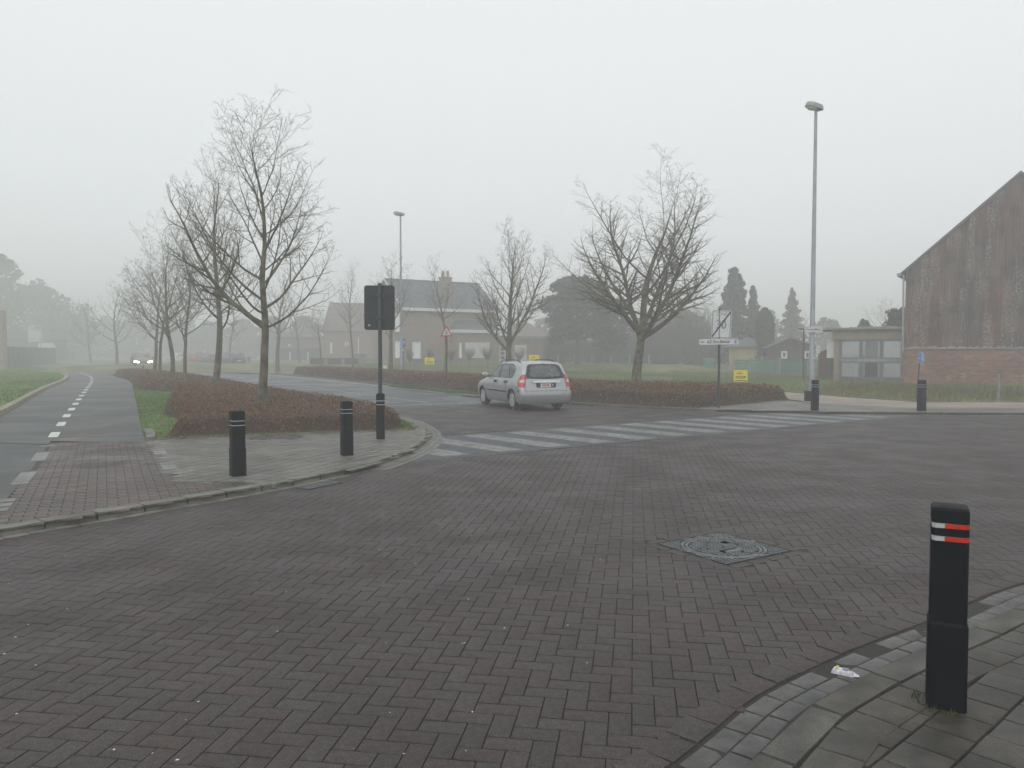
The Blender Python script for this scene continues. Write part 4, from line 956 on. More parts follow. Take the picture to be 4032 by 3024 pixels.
meadow = [(10.4, 39), (11.6, 33.2), (12.2, 30.6), (12.8, 28.5), (14, 26.6), (17, 25.9), (40, 25.4), (40, 44), (22, 46), (14, 62), (12, 90), (-14, 90), (-13, 61), (-11.2, 55.6), (-5.3, 46.3), (-.6, 38.8), (3.1, 33.4), (6.4, 30.2), (9, 28.6), (8.4, 31), (7, 38)]
grass('grass', meadow, 110000, .16, GD, .05, 5, .007, lay_=.6)
grass('grass', meadow, 45000, .26, GDB, .05, 6, .006, mask=lambda X, Y: np.sin(X * .35 + 1) + np.sin(Y * .21 + X * .1) > .15, lay_=.7)
far_lawn = np.vstack([offset(CLN, 4.3)[(CLN[:, 1] > 64) & (CLN[:, 1] < 120)], offset(CLN, 7.3)[(CLN[:, 1] > 64) & (CLN[:, 1] < 120)][::-1]])
grass('grass', far_lawn, 9000, .12, GD, .05, 8, .007)
# fallen leaves under the hedges
def leaves(poly, n, seed, z):
    np.random.seed(seed); poly = arr(poly); x0, y0 = poly.min(0); x1, y1 = poly.max(0)
    X = np.random.uniform(x0, x1, n * 6); Y = np.random.uniform(y0, y1, n * 6); k = pip(X, Y, poly); X, Y = X[k][:n], Y[k][:n]; n = len(X)
    P = np.stack([X, Y, np.full(n, z)], 1); a = np.random.normal(size=(n, 3)); a[:, 2] *= .25; a /= np.linalg.norm(a, axis=1)[:, None]
    b = np.cross(a, np.array([[0, 0, 1.]])); s = np.random.uniform(.02, .05, n)[:, None]
    V = np.stack([P - a * s, P + b * s * .6, P + a * s, P - b * s * .6], 1); V[:, :, 2] = np.maximum(V[:, :, 2], z)
    C = np.array([(.17, .10, .05), (.10, .055, .03), (.3, .22, .13)])[np.random.randint(0, 3, n)]
    o = big_mesh('fallen_leaves', V.reshape(-1, 3), np.arange(n * 4).reshape(-1, 4), M['leafy'], None, col=np.hstack([C, np.ones((n, 1))])); o['kind'] = 'stuff'
leaves([(-6.9, 14.5), (-2.2, 16.3), (-2.0, 17.3), (-2.7, 17.0), (-6.8, 15.4)], 500, 1, .082)
leaves([(5.6, 22.3), (9.6, 26.6), (9.2, 27), (5.3, 22.9), (3.8, 24.1), (.6, 27.8), (.5, 27.4), (3.7, 23.9)], 500, 2, .085)
#PART4
# ------------------------------------------------------------------ bollards
def chsq(s, c):  # chamfered square outline
    h = s / 2; return [(h, -h + c), (h, h - c), (h - c, h), (-h + c, h), (-h, h - c), (-h, -h + c), (-h + c, -h), (h - c, -h)]
def loft_sq(mb, levels, M_=None):
    n = 8; b = len(mb.v)
    for (s, c, z) in levels:
        for x, y in chsq(s, c): mb.v.append((x, y, z))
    for i in range(len(levels) - 1):
        for k in range(n): mb.f.append((b + i * n + k, b + i * n + (k + 1) % n, b + (i + 1) * n + (k + 1) % n, b + (i + 1) * n + k))
    mb.f.append(tuple(b + k for k in range(n - 1, -1, -1))); o = b + (len(levels) - 1) * n; mb.f.append(tuple(o + k for k in range(n)))
def bollard(x, y, z, rz, H, s, label, group, near=False, pole=False):
    r = empty('bollard', (x, y, z), rz, label, 'bollard', group)
    k = H / .95; g = .026 * k if near else .014; o1, o2 = (.075, .135) if near else (.140, .205); c = s * .085
    b = MB(); st = .41 * k; sw = s * .93
    zt = H; b1 = (zt - o1 * k - g, zt - o1 * k); b2 = (zt - o2 * k - g, zt - o2 * k)
    d = .013
    loft_sq(b, [(s, c, 0), (s, c, st - .012), (sw, c, st + .004), (sw, c, b2[0]), (sw - d, c, b2[0]), (sw - d, c, b2[1]), (sw, c, b2[1]), (sw, c, b1[0]), (sw - d, c, b1[0]), (sw - d, c, b1[1]), (sw, c, b1[1]), (sw, c, zt - .018), (sw - .012, c, zt - .006), (sw * .5, c * .5, zt)])
    b.build('body', M['black_plastic'], r)
    for (q0, q1) in (b1, b2):
        m_ = MB(); loft_sq(m_, [(sw - d + .005, c, q0 + .002), (sw - d + .005, c, q1 - .002)]); m_.build('reflective_band', M['reflect_white'], r)
        if near:
            t = sw - d + .008; h = t / 2; m2 = MB()
            zc = (q0 + q1) / 2; hh = q1 - q0 - .005
            pts = [(-h + .055, -h), (h - c, -h), (h, -h + c), (h, h - .03)]
            for i in range(3):
                (xa, ya), (xb, yb) = pts[i], pts[i + 1]; nx, ny = (yb - ya), -(xb - xa); L_ = math.hypot(nx, ny); nx, ny = nx / L_ * .002, ny / L_ * .002
                m2.add([(xa, ya, zc - hh / 2), (xb, yb, zc - hh / 2), (xb, yb, zc + hh / 2), (xa, ya, zc + hh / 2), (xa + nx, ya + ny, zc - hh / 2), (xb + nx, yb + ny, zc - hh / 2), (xb + nx, yb + ny, zc + hh / 2), (xa + nx, ya + ny, zc + hh / 2)], [(0, 1, 2, 3), (4, 5, 6, 7), (0, 4, 7, 3), (1, 5, 6, 2), (3, 2, 6, 7), (0, 1, 5, 4)])
            m2.build('reflective_band', M['reflect_red'], r)
    return r
gb = 'black plastic bollards with reflective bands along the kerbs'
nb = G(3722, 2770, .03)
bollard(nb[0], nb[1], .026, R(-27), .985, .172, 'big near black bollard with white and red bands at the lower right', gb, near=True)
p = G(937, 1872, .07); bollard(p[0], p[1], .07, R(35), .885, .185, 'black bollard on the left corner tiles, nearest the cycle path', gb)
p = G(1366, 1792, .07); bollard(p[0], p[1], .07, R(30), .885, .175, 'black bollard on the left corner tiles, between its neighbour and the dark sign post', gb)
p = G(3208, 1618, .07); bollard(p[0], p[1], .07, R(5), .885, .17, 'black bollard in front of the tall lamp post', gb)
p = G(3628, 1619, .07); bollard(p[0], p[1], .07, R(15), .885, .185, 'black bollard beside the round blue sign', gb)
# moss and chipped paint at the foot of the near bollard
foot = MB(); rn = random.Random(3)
for i in range(60):
    a = rn.uniform(2.0, 4.6); rr = rn.uniform(.10, .16); x, y = nb[0] + cos(a) * rr, nb[1] + sin(a) * rr * .9; h = rn.uniform(.008, .035)
    foot.add([(x - .003, y, .03), (x + .003, y, .03), (x + rn.uniform(-.02, .02), y + rn.uniform(-.02, .02), .03 + h)], [(0, 1, 2)])
fo = foot.build('grass', mat('moss', (.05, .06, .02), .9, var=.3), None); fo['kind'] = 'stuff'

# ------------------------------------------------------------------ signs
def disc(r, n, z0, z1, mb, cx=0, cy=0, M_=None):
    mb.prism([(cx + r * cos(2 * pi * k / n), cy + r * sin(2 * pi * k / n)) for k in range(n)], z0, z1, M_); return mb
# 1. back of the zone sign, on a pole that rises from a bollard
p = G(1499, 1728, .07); d1 = p[1]
s1 = empty('traffic_sign', (p[0], p[1], .07), 0, 'tall dark grey traffic sign seen from behind, its pole rising from a banded bollard foot', 'traffic sign')
m_ = MB(); st = .82
loft_sq(m_, [(.150, .02, 0), (.150, .02, .655), (.143, .02, .655), (.143, .02, .671), (.150, .02, .671), (.150, .02, .73), (.143, .02, .73), (.143, .02, .746), (.150, .02, .746), (.150, .02, .86), (.10, .015, .885)]); m_.build('foot', M['black_plastic'], s1)
for z in (.657, .732):
    m_ = MB(); loft_sq(m_, [(.1475, .02, z), (.1475, .02, z + .012)]); m_.build('reflective_band', M['reflect_white'], s1)
zt = ZH(1115, d1) - .07; MB().tube([(0, 0, .86), (0, 0, zt)], .038, 16).build('pole', M['post_grey'], s1, True)
z0, z1 = ZH(1299, d1) - .07, ZH(1123, d1) - .07; xc = XH(1494, d1) - p[0]; w_ = 120 * d1 / F
Mx = Matrix.Translation((xc, .055, (z0 + z1) / 2)) @ Matrix.Rotation(pi / 2, 4, 'X')
m_ = MB(); m_.prism(rrect(w_, z1 - z0, .05), 0, .018, Mx); m_.build('sign_panel', M['sign_back'], s1)
m_ = MB(); m_.prism(rrect(w_ - .03, z1 - z0 - .03, .04), -.0185 + .0, -.018, Mx @ Matrix.Translation((0, 0, 0))); m_.build('sign_face', M['sign_white'], s1)
for f_ in (.24, .70):
    zz = z0 + (z1 - z0) * (1 - f_) if f_ < .5 else z0 + (z1 - z0) * .26
    m_ = MB().box((xc, .030, zz), (w_ - .02, .014, .022)).box((0, -.005, zz), (.092, .088, .035)); m_.build('bracket', M['black'], s1)
    [MB().box((bx_, -.006, zz + .006), (.012, .012, .012)).build('bolt', M['galv'], s1) for bx_ in (-.056, .056)]
# small pale shield sticker on the back
Mx = facing((p[0] * 0 + xc - w_ * .34, .033, z0 + .09), -pi / 2)
m_ = MB(); m_.prism([(-.026, -.002), (-.016, -.024), (0, -.034), (.016, -.024), (.026, -.002), (.026, .026), (-.026, .026)], 0, .0008, Mx); m_.build('sticker', M['black'], s1)
m_ = MB()
for pl in ([(-.020, .020), (-.020, -.004), (-.012, -.018), (-.004, -.006), (-.006, .010)], [(.020, .020), (.006, .010), (.004, -.006), (.012, -.018), (.020, -.004)], [(-.008, .004), (0, -.022), (.008, .004)]): m_.prism(pl[::-1], .0008, .0014, Mx)
m_.build('sticker_print', M['sign_white'], s1)

# 2. end of zone 30 and hospital direction board
p = G(2829, 1607, .08); d2 = p[1]
s2 = empty('traffic_sign', (p[0], p[1], .08), 0, 'white end of zone 30 sign with a black slash above a hospital direction board', 'traffic sign')
zt = ZH(1220, d2) - .08; MB().tube([(0, 0, 0), (0, 0, zt)], .038, 14).build('pole', M['post_grey'], s2, True); MB().lathe([(.045, zt), (.045, zt + .02), (.0, zt + .035)], 12).build('pole_cap', M['black'], s2)
z0, z1 = ZH(1333, d2) - .08, ZH(1221.5, d2) - .08; ang = -pi / 2 - R(22); W2, H2 = .56, z1 - z0
base = Matrix.Translation((0, 0, 0)) @ facing((XH(2837, d2) - p[0], -.055, (z0 + z1) / 2), ang) @ Matrix.Rotation(R(-2), 4, 'Z')
m_ = MB(); m_.prism(rrect(W2, H2, .05), -.02, .0, base); m_.build('sign_panel', M['sign_white'], s2)
m_ = MB(); o_ = rrect(W2 - .035, H2 - .035, .045); i_ = rrect(W2 - .065, H2 - .065, .035); n = len(o_)
m_.add([base @ Vector((x, y, .0015)) for x, y in o_ + i_], [(k, (k + 1) % n, n + (k + 1) % n, n + k) for k in range(n)]); m_.build('black_border', M['black'], s2)
lettering('ZONE', .125, M['grey_print'], s2, base @ Matrix.Translation((0, H2 * .36, .002)), xs=.82, spacing=1.15, bold=.002)
lettering('30', .36, M['grey_print'], s2, base @ Matrix.Translation((0, -.02, .002)), xs=.80, bold=.010)
m_ = MB(); n = 36; m_.add([base @ Vector((r_ * cos(2 * pi * k / n), -.02 + r_ * sin(2 * pi * k / n), .0018)) for r_ in (.215, .210) for k in range(n)], [(k, (k + 1) % n, n + (k + 1) % n, n + k) for k in range(n)]); m_.build('ring_print', M['grey_print'], s2)
a0 = Vector((-W2 / 2 + .03, -H2 / 2 + .05, 0)); a1 = Vector((W2 / 2 - .03, H2 / 2 - .05, 0)); t = (a1 - a0).normalized(); n_ = Vector((-t.y, t.x, 0)) * .022
m_ = MB(); m_.add([base @ (q + Vector((0, 0, .0045))) for q in (a0 - n_, a1 - n_, a1 + n_, a0 + n_)], [(0, 1, 2, 3)]); m_.build('slash', M['black'], s2)
zb0, zb1 = ZH(1356, d2) - .08, ZH(1335.5, d2) - .08; Wb = 148 * d2 / F * 1.02
base = facing((XH(2828, d2) - p[0], -.055, (zb0 + zb1) / 2), -pi / 2 - R(6)) @ Matrix.Rotation(R(.8), 4, 'Z')
m_ = MB(); m_.prism(rrect(Wb, zb1 - zb0 + .01, .04), -.02, 0, base); m_.build('direction_board', M['sign_white'], s2)
lettering('AZ Sint-Blasius', .118, M['black'], s2, base @ Matrix.Translation((-.02, -.002, .002)), xs=.92, shear=.18, bold=.0015)
m_ = MB(); m_.prism([(-.11, 0), (-.07, -.03), (-.07, -.011), (0, -.011), (0, .011), (-.07, .011), (-.07, .03)], 0, .002, base @ Matrix.Translation((-Wb / 2 + .155, 0, 0))); m_.build('arrow', M['black'], s2)
m_ = MB().box((0, 0, .001), (.085, .105, .002), M=base @ Matrix.Translation((Wb / 2 - .085, 0, 0))); m_.build('hospital_symbol', M['sign_blue'], s2)
lettering('H', .10, M['sign_white'], s2, base @ Matrix.Translation((Wb / 2 - .085, -.002, .003)), bold=.003)

# 3. bicycle warning triangle
p = G(1759, 1536, .07); d3 = p[1]
s3 = empty('traffic_sign', (p[0], p[1], .07), 0, 'red and white triangular bicycle warning sign before the brown hedge', 'traffic sign')
zc0, zc1 = ZH(1325, d3) - .07, ZH(1280, d3) - .07; hw = 23.5 * d3 / F
MB().tube([(0, 0, 0), (0, 0, zc1 - .06)], .032, 10).build('pole', M['bark_dark'], s3, True)
base = facing((0, -.045, zc0), -pi / 2 + R(4))
def tri(w, h, y0, r): 
    c = [(-w, y0), (w, y0), (0, y0 + h)]; out = []
    for i in range(3):
        a = Vector(c[i] + (0,)); b_ = Vector(c[(i + 1) % 3] + (0,)); c_ = Vector(c[(i - 1) % 3] + (0,)); u1 = (b_ - a).normalized(); u0 = (c_ - a).normalized()
        for s in (0, .5, 1): q = a + u0 * r * (1 - s) + u1 * r * s * 1.0 + (0 if s != .5 else 0) * u1; q = (a + u0 * r) * (1 - s) ** 2 + a * 2 * s * (1 - s) + (a + u1 * r) * s ** 2; out.append((q.x, q.y))
    return out
hh = zc1 - zc0
m_ = MB(); m_.prism(tri(hw, hh, 0, .06), -.015, 0, base); m_.build('red_border', M['sign_red'], s3)
m_ = MB(); m_.prism(tri(hw * .68, hh * .68, hh * .115, .03), .0005, .0025, base); m_.build('white_field', M['sign_white'], s3)
m_ = MB(); k = hh / .56; zz = .004
def stroke(pts, r=.006): m_.tube([base @ Vector((x * k, y * k, zz)) for x, y in pts], r * k, 5)
for cx_ in (-.065, .065): stroke([(cx_ + .045 * cos(a_ * pi / 8), .125 + .045 * sin(a_ * pi / 8)) for a_ in range(17)], .004)
stroke([(-.065, .125), (-.03, .185), (.045, .185), (.0, .125), (-.03, .185)]); stroke([(.0, .125), (-.065, .125)]); stroke([(.045, .185), (.065, .125)]); stroke([(.045, .185), (.05, .21), (.03, .215)])
stroke([(-.02, .205), (.005, .27)], .017); stroke([(.005, .27), (.04, .215)], .008); stroke([(-.02, .205), (.025, .165), (.0, .125)], .011); disc(.019, 10, zz - .002, zz + .002, m_, .012 * k, .305 * k, base); m_.build('bicycle_symbol', M['black'], s3)

# 4. round blue foot and cycle path sign
p = G(3609, 1574, .08); d4 = p[1]
s4 = empty('traffic_sign', (p[0], p[1], .08), 0, 'round blue foot and cycle path sign on a slim leaning post before the barn', 'traffic sign')
zt = ZH(1389, d4) - .08; top = Vector((XH(3624, d4) - p[0], 0, zt)); MB().tube([(0, 0, 0), tuple(top)], .028, 10).build('pole', M['post_grey'], s4, True)
base = facing((XH(3625, d4) - p[0], -.04, ZH(1409, d4) - .08), -pi / 2 + R(28)); rr_d = .205
m_ = MB(); disc(rr_d, 32, -.012, 0, m_, M_=base); m_.build('sign_panel', M['sign_blue'], s4)
m_ = MB(); n = 32; m_.add([base @ Vector((r_ * cos(2 * pi * k / n), r_ * sin(2 * pi * k / n), .0018)) for r_ in (rr_d * .97, rr_d * .91) for k in range(n)], [(k, (k + 1) % n, n + (k + 1) % n, n + k) for k in range(n)])
zz = .003; m_.box((0, 0, .002), (.012, .36, .002), M=base)
k = 1.0
for cx_ in (-.135, -.055): stroke([(cx_ + .032 * cos(a_ * pi / 6), -.03 + .032 * sin(a_ * pi / 6)) for a_ in range(13)], .004)
stroke([(-.135, -.03), (-.11, .02), (-.065, .02), (-.055, -.03)], .005); stroke([(.07, .10), (.07, .01)], .018); stroke([(.07, .02), (.045, -.11)], .011); stroke([(.07, .02), (.10, -.11)], .011); stroke([(.11, .05), (.12, -.02)], .008); disc(.022, 10, .001, .004, m_, .07, .135, base); stroke([(.105, .0), (.115, -.10)], .008)
m_.build('path_symbol', M['sign_white'], s4)

# 5. small blue hospital sign by the distant lamp post
p5x, p5y = XH(1588, 50), 50
s5 = empty('traffic_sign', (p5x, p5y, .05), 0, 'small square blue hospital sign on a post before the left wall of the tan house', 'traffic sign')
MB().tube([(0, 0, 0), (0, 0, ZH(1335, 50))], .035, 8).build('pole', M['post_grey'], s5, True)
base = facing((0, -.05, ZH(1349, 50) - .05), -pi / 2); m_ = MB(); m_.prism(rrect(.34, .52, .03), -.015, 0, base); m_.build('sign_panel', M['sign_blue'], s5)
lettering('H', .34, M['sign_white'], s5, base @ Matrix.Translation((0, 0, .003)), bold=.006)
m_ = MB().box((.0, -.05, ZH(1378, 50) - .05), (.06, .04, .14)); m_.build('sticker', M['sign_white'], s5)

# 6. yellow for sale boards
def koop(u, d, v0, v1, wpx, label, vbase, lean=0, nolow=False):
    w, h = wpx * d / F, (v1 - v0) * d / F; zc = (ZH(v0, d) + ZH(v1, d)) / 2 - .05
    r = empty('for_sale_board', (XH(u, d), d, .05), 0, label, 'sign board', 'yellow for sale boards')
    MB().box((0, .03, (zc - h / 2) / 2 + .1), (.05, .05, zc - h / 2 + .2)).build('stake', M['concrete'], r)
    base = facing((0, 0, zc), -pi / 2 + lean); MB().box((0, 0, -.012), (w, h, .024), M=base).build('panel', M['sign_yellow'], r)
    lettering('IMMO', h * .20, M['black'], r, base @ Matrix.Translation((-w * .08, h * .20, .002)), bold=.001, spacing=1.1)
    lettering('TE KOOP', h * .31, M['black'], r, base @ Matrix.Translation((0, -h * .13, .002)), xs=min(1, w * .9 / (h * 1.5)), bold=h * .012)
    MB().box((0, -h * .40, .001), (w * .92, h * .07, .002), M=base).build('print_bar', M['black'], r)
    base2 = base @ Matrix.Translation((0, h * .37, .001)); m_ = MB(); m_.prism([(-h * .05, -h * .05), (h * .05, -h * .05), (0, h * .06)], 0, .001, base2); m_.build('logo', M['reflect_red'], r)
    return r
koop(2917.5, 38, 1457, 1503, 54, 'yellow te koop board low in the grass right of the zone sign pole', 1520)
koop(1691, 55, 1408, 1436.5, 37, 'yellow te koop board on a stake on the lawn left of the tan house centre', 1468)
koop(2103, 52, 1398, 1429, 40, 'yellow te koop board showing over the roof of the silver car', 1468)

# ------------------------------------------------------------------ lamp posts
def lamp(u, vbase, d, label, big=True, vtop=430):
    x = XH(u, d); z0 = .08; r = empty('lamp_post', (x, d, z0), 0, label, 'lamp post', 'grey street lamps')
    zt = ZH(vtop, d) - z0; k = 1.0
    m_ = MB(); m_.tube([(0, 0, 0), (0, 0, 1.6), (0, 0, 1.62), (0, 0, zt)], [.105, .095, .085, .048], 16); m_.build('pole', M['galv'], r, True, 40)
    # luminaire: half-round shell, flat angled back box, bowl below, turned to the left
    Hm = Matrix.Translation((0, 0, zt)) @ Matrix.Rotation(R(8), 4, 'Y') @ Matrix.Rotation(R(25), 4, 'Z')
    Lh, Wh, Hh = .64, .34, .17
    out = []
    for a in range(13):
        an = R(90 + 180 * a / 12); out.append((-.22 + .20 * cos(an) * 1.15, Wh / 2 * sin(an)))
    out += [(.12, -Wh / 2), (.22, -Wh / 2 * .7), (.22, Wh / 2 * .7), (.12, Wh / 2)]
    m_ = MB(); b = 0; n = len(out); lv = [(1.0, .02), (1.0, .05), (.93, .13), (.86, .17)]
    cx_ = -.1
    for (s, z) in lv:
        for x_, y_ in out: m_.v.append(tuple(Hm @ Vector((cx_ + (x_ - cx_) * s, y_ * s, z))))
    for i in range(len(lv) - 1):
        for q in range(n): m_.f.append((i * n + q, i * n + (q + 1) % n, (i + 1) * n + (q + 1) % n, (i + 1) * n + q))
    m_.f.append(tuple(range(n - 1, -1, -1))); m_.f.append(tuple(range((len(lv) - 1) * n, len(lv) * n))); m_.build('lamp_housing', M['lamp_shell'], r)
    m_ = MB(); n = 20
    for i in range(5):
        s = cos(i / 4 * pi / 2); zz_ = .015 - .085 * sin(i / 4 * pi / 2)
        for q in range(n): an = 2 * pi * q / n; m_.v.append(tuple(Hm @ Vector((-.20 + .20 * s * cos(an), .15 * s * sin(an), zz_))))
    for i in range(4):
        for q in range(n): m_.f.append((i * n + q, i * n + (q + 1) % n, (i + 1) * n + (q + 1) % n, (i + 1) * n + q))
    m_.build('lamp_glass', M['lamp_glass'], r, True, 80)
    MB().tube([(0, 0, zt - .06), tuple(Hm @ Vector((0.08, 0, .05)))], [.04, .06], 10).build('neck', M['galv_dull'], r, True)
    MB().box(tuple(Hm @ Vector((-.43, 0, .045))), (.03, .05, .03)).build('latch', M['galv_dull'], r)
    return r, x, z0
lp, lx, lz = lamp(3197, 1588, 26.2, 'tall grey lamp post with street name plate behind the far bollards', vtop=432)
d = 26.2
MB().box((XH(3172, d) - lx + .22, -.02, .17), (.40, .28, .34)).build('base_box', M['black_plastic'], lp)
base = facing((XH(3196, d) - lx, -.13, ZH(1297.5, d) - lz), -pi / 2) @ Matrix.Rotation(R(1.5), 4, 'Z'); wn, hn = 72 * d / F, 24 * d / F
m_ = MB(); m_.prism(rrect(wn, hn, .03), -.02, 0, base); pl = m_.build('street_name_plate', M['sign_white'], lp)
m_ = MB(); o_ = rrect(wn - .04, hn - .04, .02); i_ = rrect(wn - .055, hn - .055, .015); n = len(o_)
m_.add([base @ Vector((x, y, .0015)) for x, y in o_ + i_], [(q, (q + 1) % n, n + (q + 1) % n, n + q) for q in range(n)]); m_.build('plate_border', M['black'], pl)
lettering('Kroonveldlaan', .088, M['black'], pl, base @ Matrix.Translation((0, .002, .002)), xs=.92, bold=.001)
m_ = MB(); disc(.014, 10, .001, .004, m_, 0, -hn / 2 + .018, base); m_.build('bolt', M['galv'], pl)
base = facing((XH(3215.5, d) - lx, -.12, ZH(1376, d) - lz), -pi / 2) @ Matrix.Rotation(R(-1), 4, 'Z')
m_ = MB(); m_.prism(rrect(.155, .30, .03), -.06, 0, base); m_.build('small_panel', M['pale_panel'], lp)
m_ = MB(); m_.prism(rrect(.105, .24, .02), 0, .002, base); m_.build('panel_face', M['sign_white'], lp)
m_ = MB()
for (x, y, w, h) in ((-.01, .05, .03, .05), (.01, -.01, .035, .03), (-.005, -.06, .03, .035)): m_.box((x, y, .003), (w, h, .002), M=base)
m_.build('panel_print', M['grey_print'], lp)
for (u_, v_, s_) in ((3198, 1398, .045), (3205, 1397, .03), (3200, 1409, .06)):
    m_ = MB(); b2_ = facing((XH(u_, d) - lx, -.098, ZH(v_, d) - lz), -pi / 2); disc(s_ / 2, 8, 0, .004, m_, M_=b2_); m_.build('sticker', M['sign_white'], lp)
lamp(1580, 1460, 47, 'slim distant lamp post in front of the tan house', vtop=848)

# grey concrete post with a green box, right
p = G(3930, 1581, .06); gp = empty('marker_post', (p[0], p[1], .06), 0, 'short concrete marker post with small green box before the barn at the right', 'post')
MB().box((0, 0, .47), (.075, .06, .94)).build('post', M['concrete'], gp); MB().box((.06, -.02, .86), (.05, .08, .16)).build('box', mat('green_box', (.05, .16, .13), .5), gp)

# ------------------------------------------------------------------ litter
p = G(3322, 2648, .0)
lt = empty('litter', (p[0], p[1], -.006), R(-35), 'crumpled white and yellow cigarette packet lying in the near gutter', 'litter')
m_ = MB(); m_.add([(-.06, -.03, .0), (.055, -.035, .0), (.06, .03, .0), (-.055, .028, .0), (-.055, -.025, .018), (.045, -.03, .024), (.052, .02, .012), (-.05, .024, .022), (0, 0, .03)], [(0, 1, 5, 4), (1, 2, 6, 5), (2, 3, 7, 6), (3, 0, 4, 7), (4, 5, 8), (5, 6, 8), (6, 7, 8), (7, 4, 8)]); m_.build('packet', M['litter'], lt)
MB().box((-.035, .005, .026), (.012, .05, .003)).build('yellow_strip', M['litter_yellow'], lt); MB().box((.012, -.004, .029), (.03, .03, .003)).build('dark_print', M['grey_print'], lt)
m_ = MB(); m_.add([(.05, -.03, .004), (.085, -.02, .008), (.075, .015, .004), (.05, .02, .01)], [(0, 1, 2, 3)]); m_.build('flap', M['litter'], lt)
sp = MB(); rn = random.Random(9)
for i in range(46):
    x, y = G(rn.uniform(0, 2600), rn.uniform(2150, 3000)); s = rn.uniform(.003, .008) * (1 + y / 12); a = rn.uniform(0, 3)
    sp.add([(x + s * cos(a), y + s * sin(a), .004), (x - s * sin(a) * .6, y + s * cos(a) * .6, .006), (x - s * cos(a), y - s * sin(a), .004), (x + s * sin(a) * .6, y - s * cos(a) * .6, .005)], [(0, 1, 2, 3)])
so = sp.build('chippings', M['sign_white'], None); so['kind'] = 'stuff'
m_ = MB()
rn = random.Random(4); Pm = []
for i in range(34):
    x, y = G(rn.uniform(1465, 1570), rn.uniform(1772, 1806), .08); s = rn.uniform(.02, .07); m_.add([(x - s, y, .0815), (x + s * .3, y - s * .35, .0815), (x + s, y + .1 * s, .0815), (x, y + s * .4, .0815)], [(0, 1, 2, 3)])
m_.build('dried_paint', M['paint_worn'], footway)
o = MB().box((0, 0, .03), (.9, .12, .06)); p = G(680, 1551, .06); bl_ = o.build('concrete_edging', M['concrete'], None); bl_.location = (p[0], p[1], .06); bl_.rotation_euler = (0, 0, R(-8)); tag(bl_, 'loose pale concrete edging piece lying on the grass behind the left hedge corner', 'edging')
p = G(2588, 1478, .06); o = MB().box((0, 0, .12), (1.5, .5, .16)).build('concrete_slab', M['concrete'], None); o.location = (p[0] * .8, p[1] * .8, .1); tag(o, 'low pale concrete slab in the grass right of the big tree trunk', 'slab')
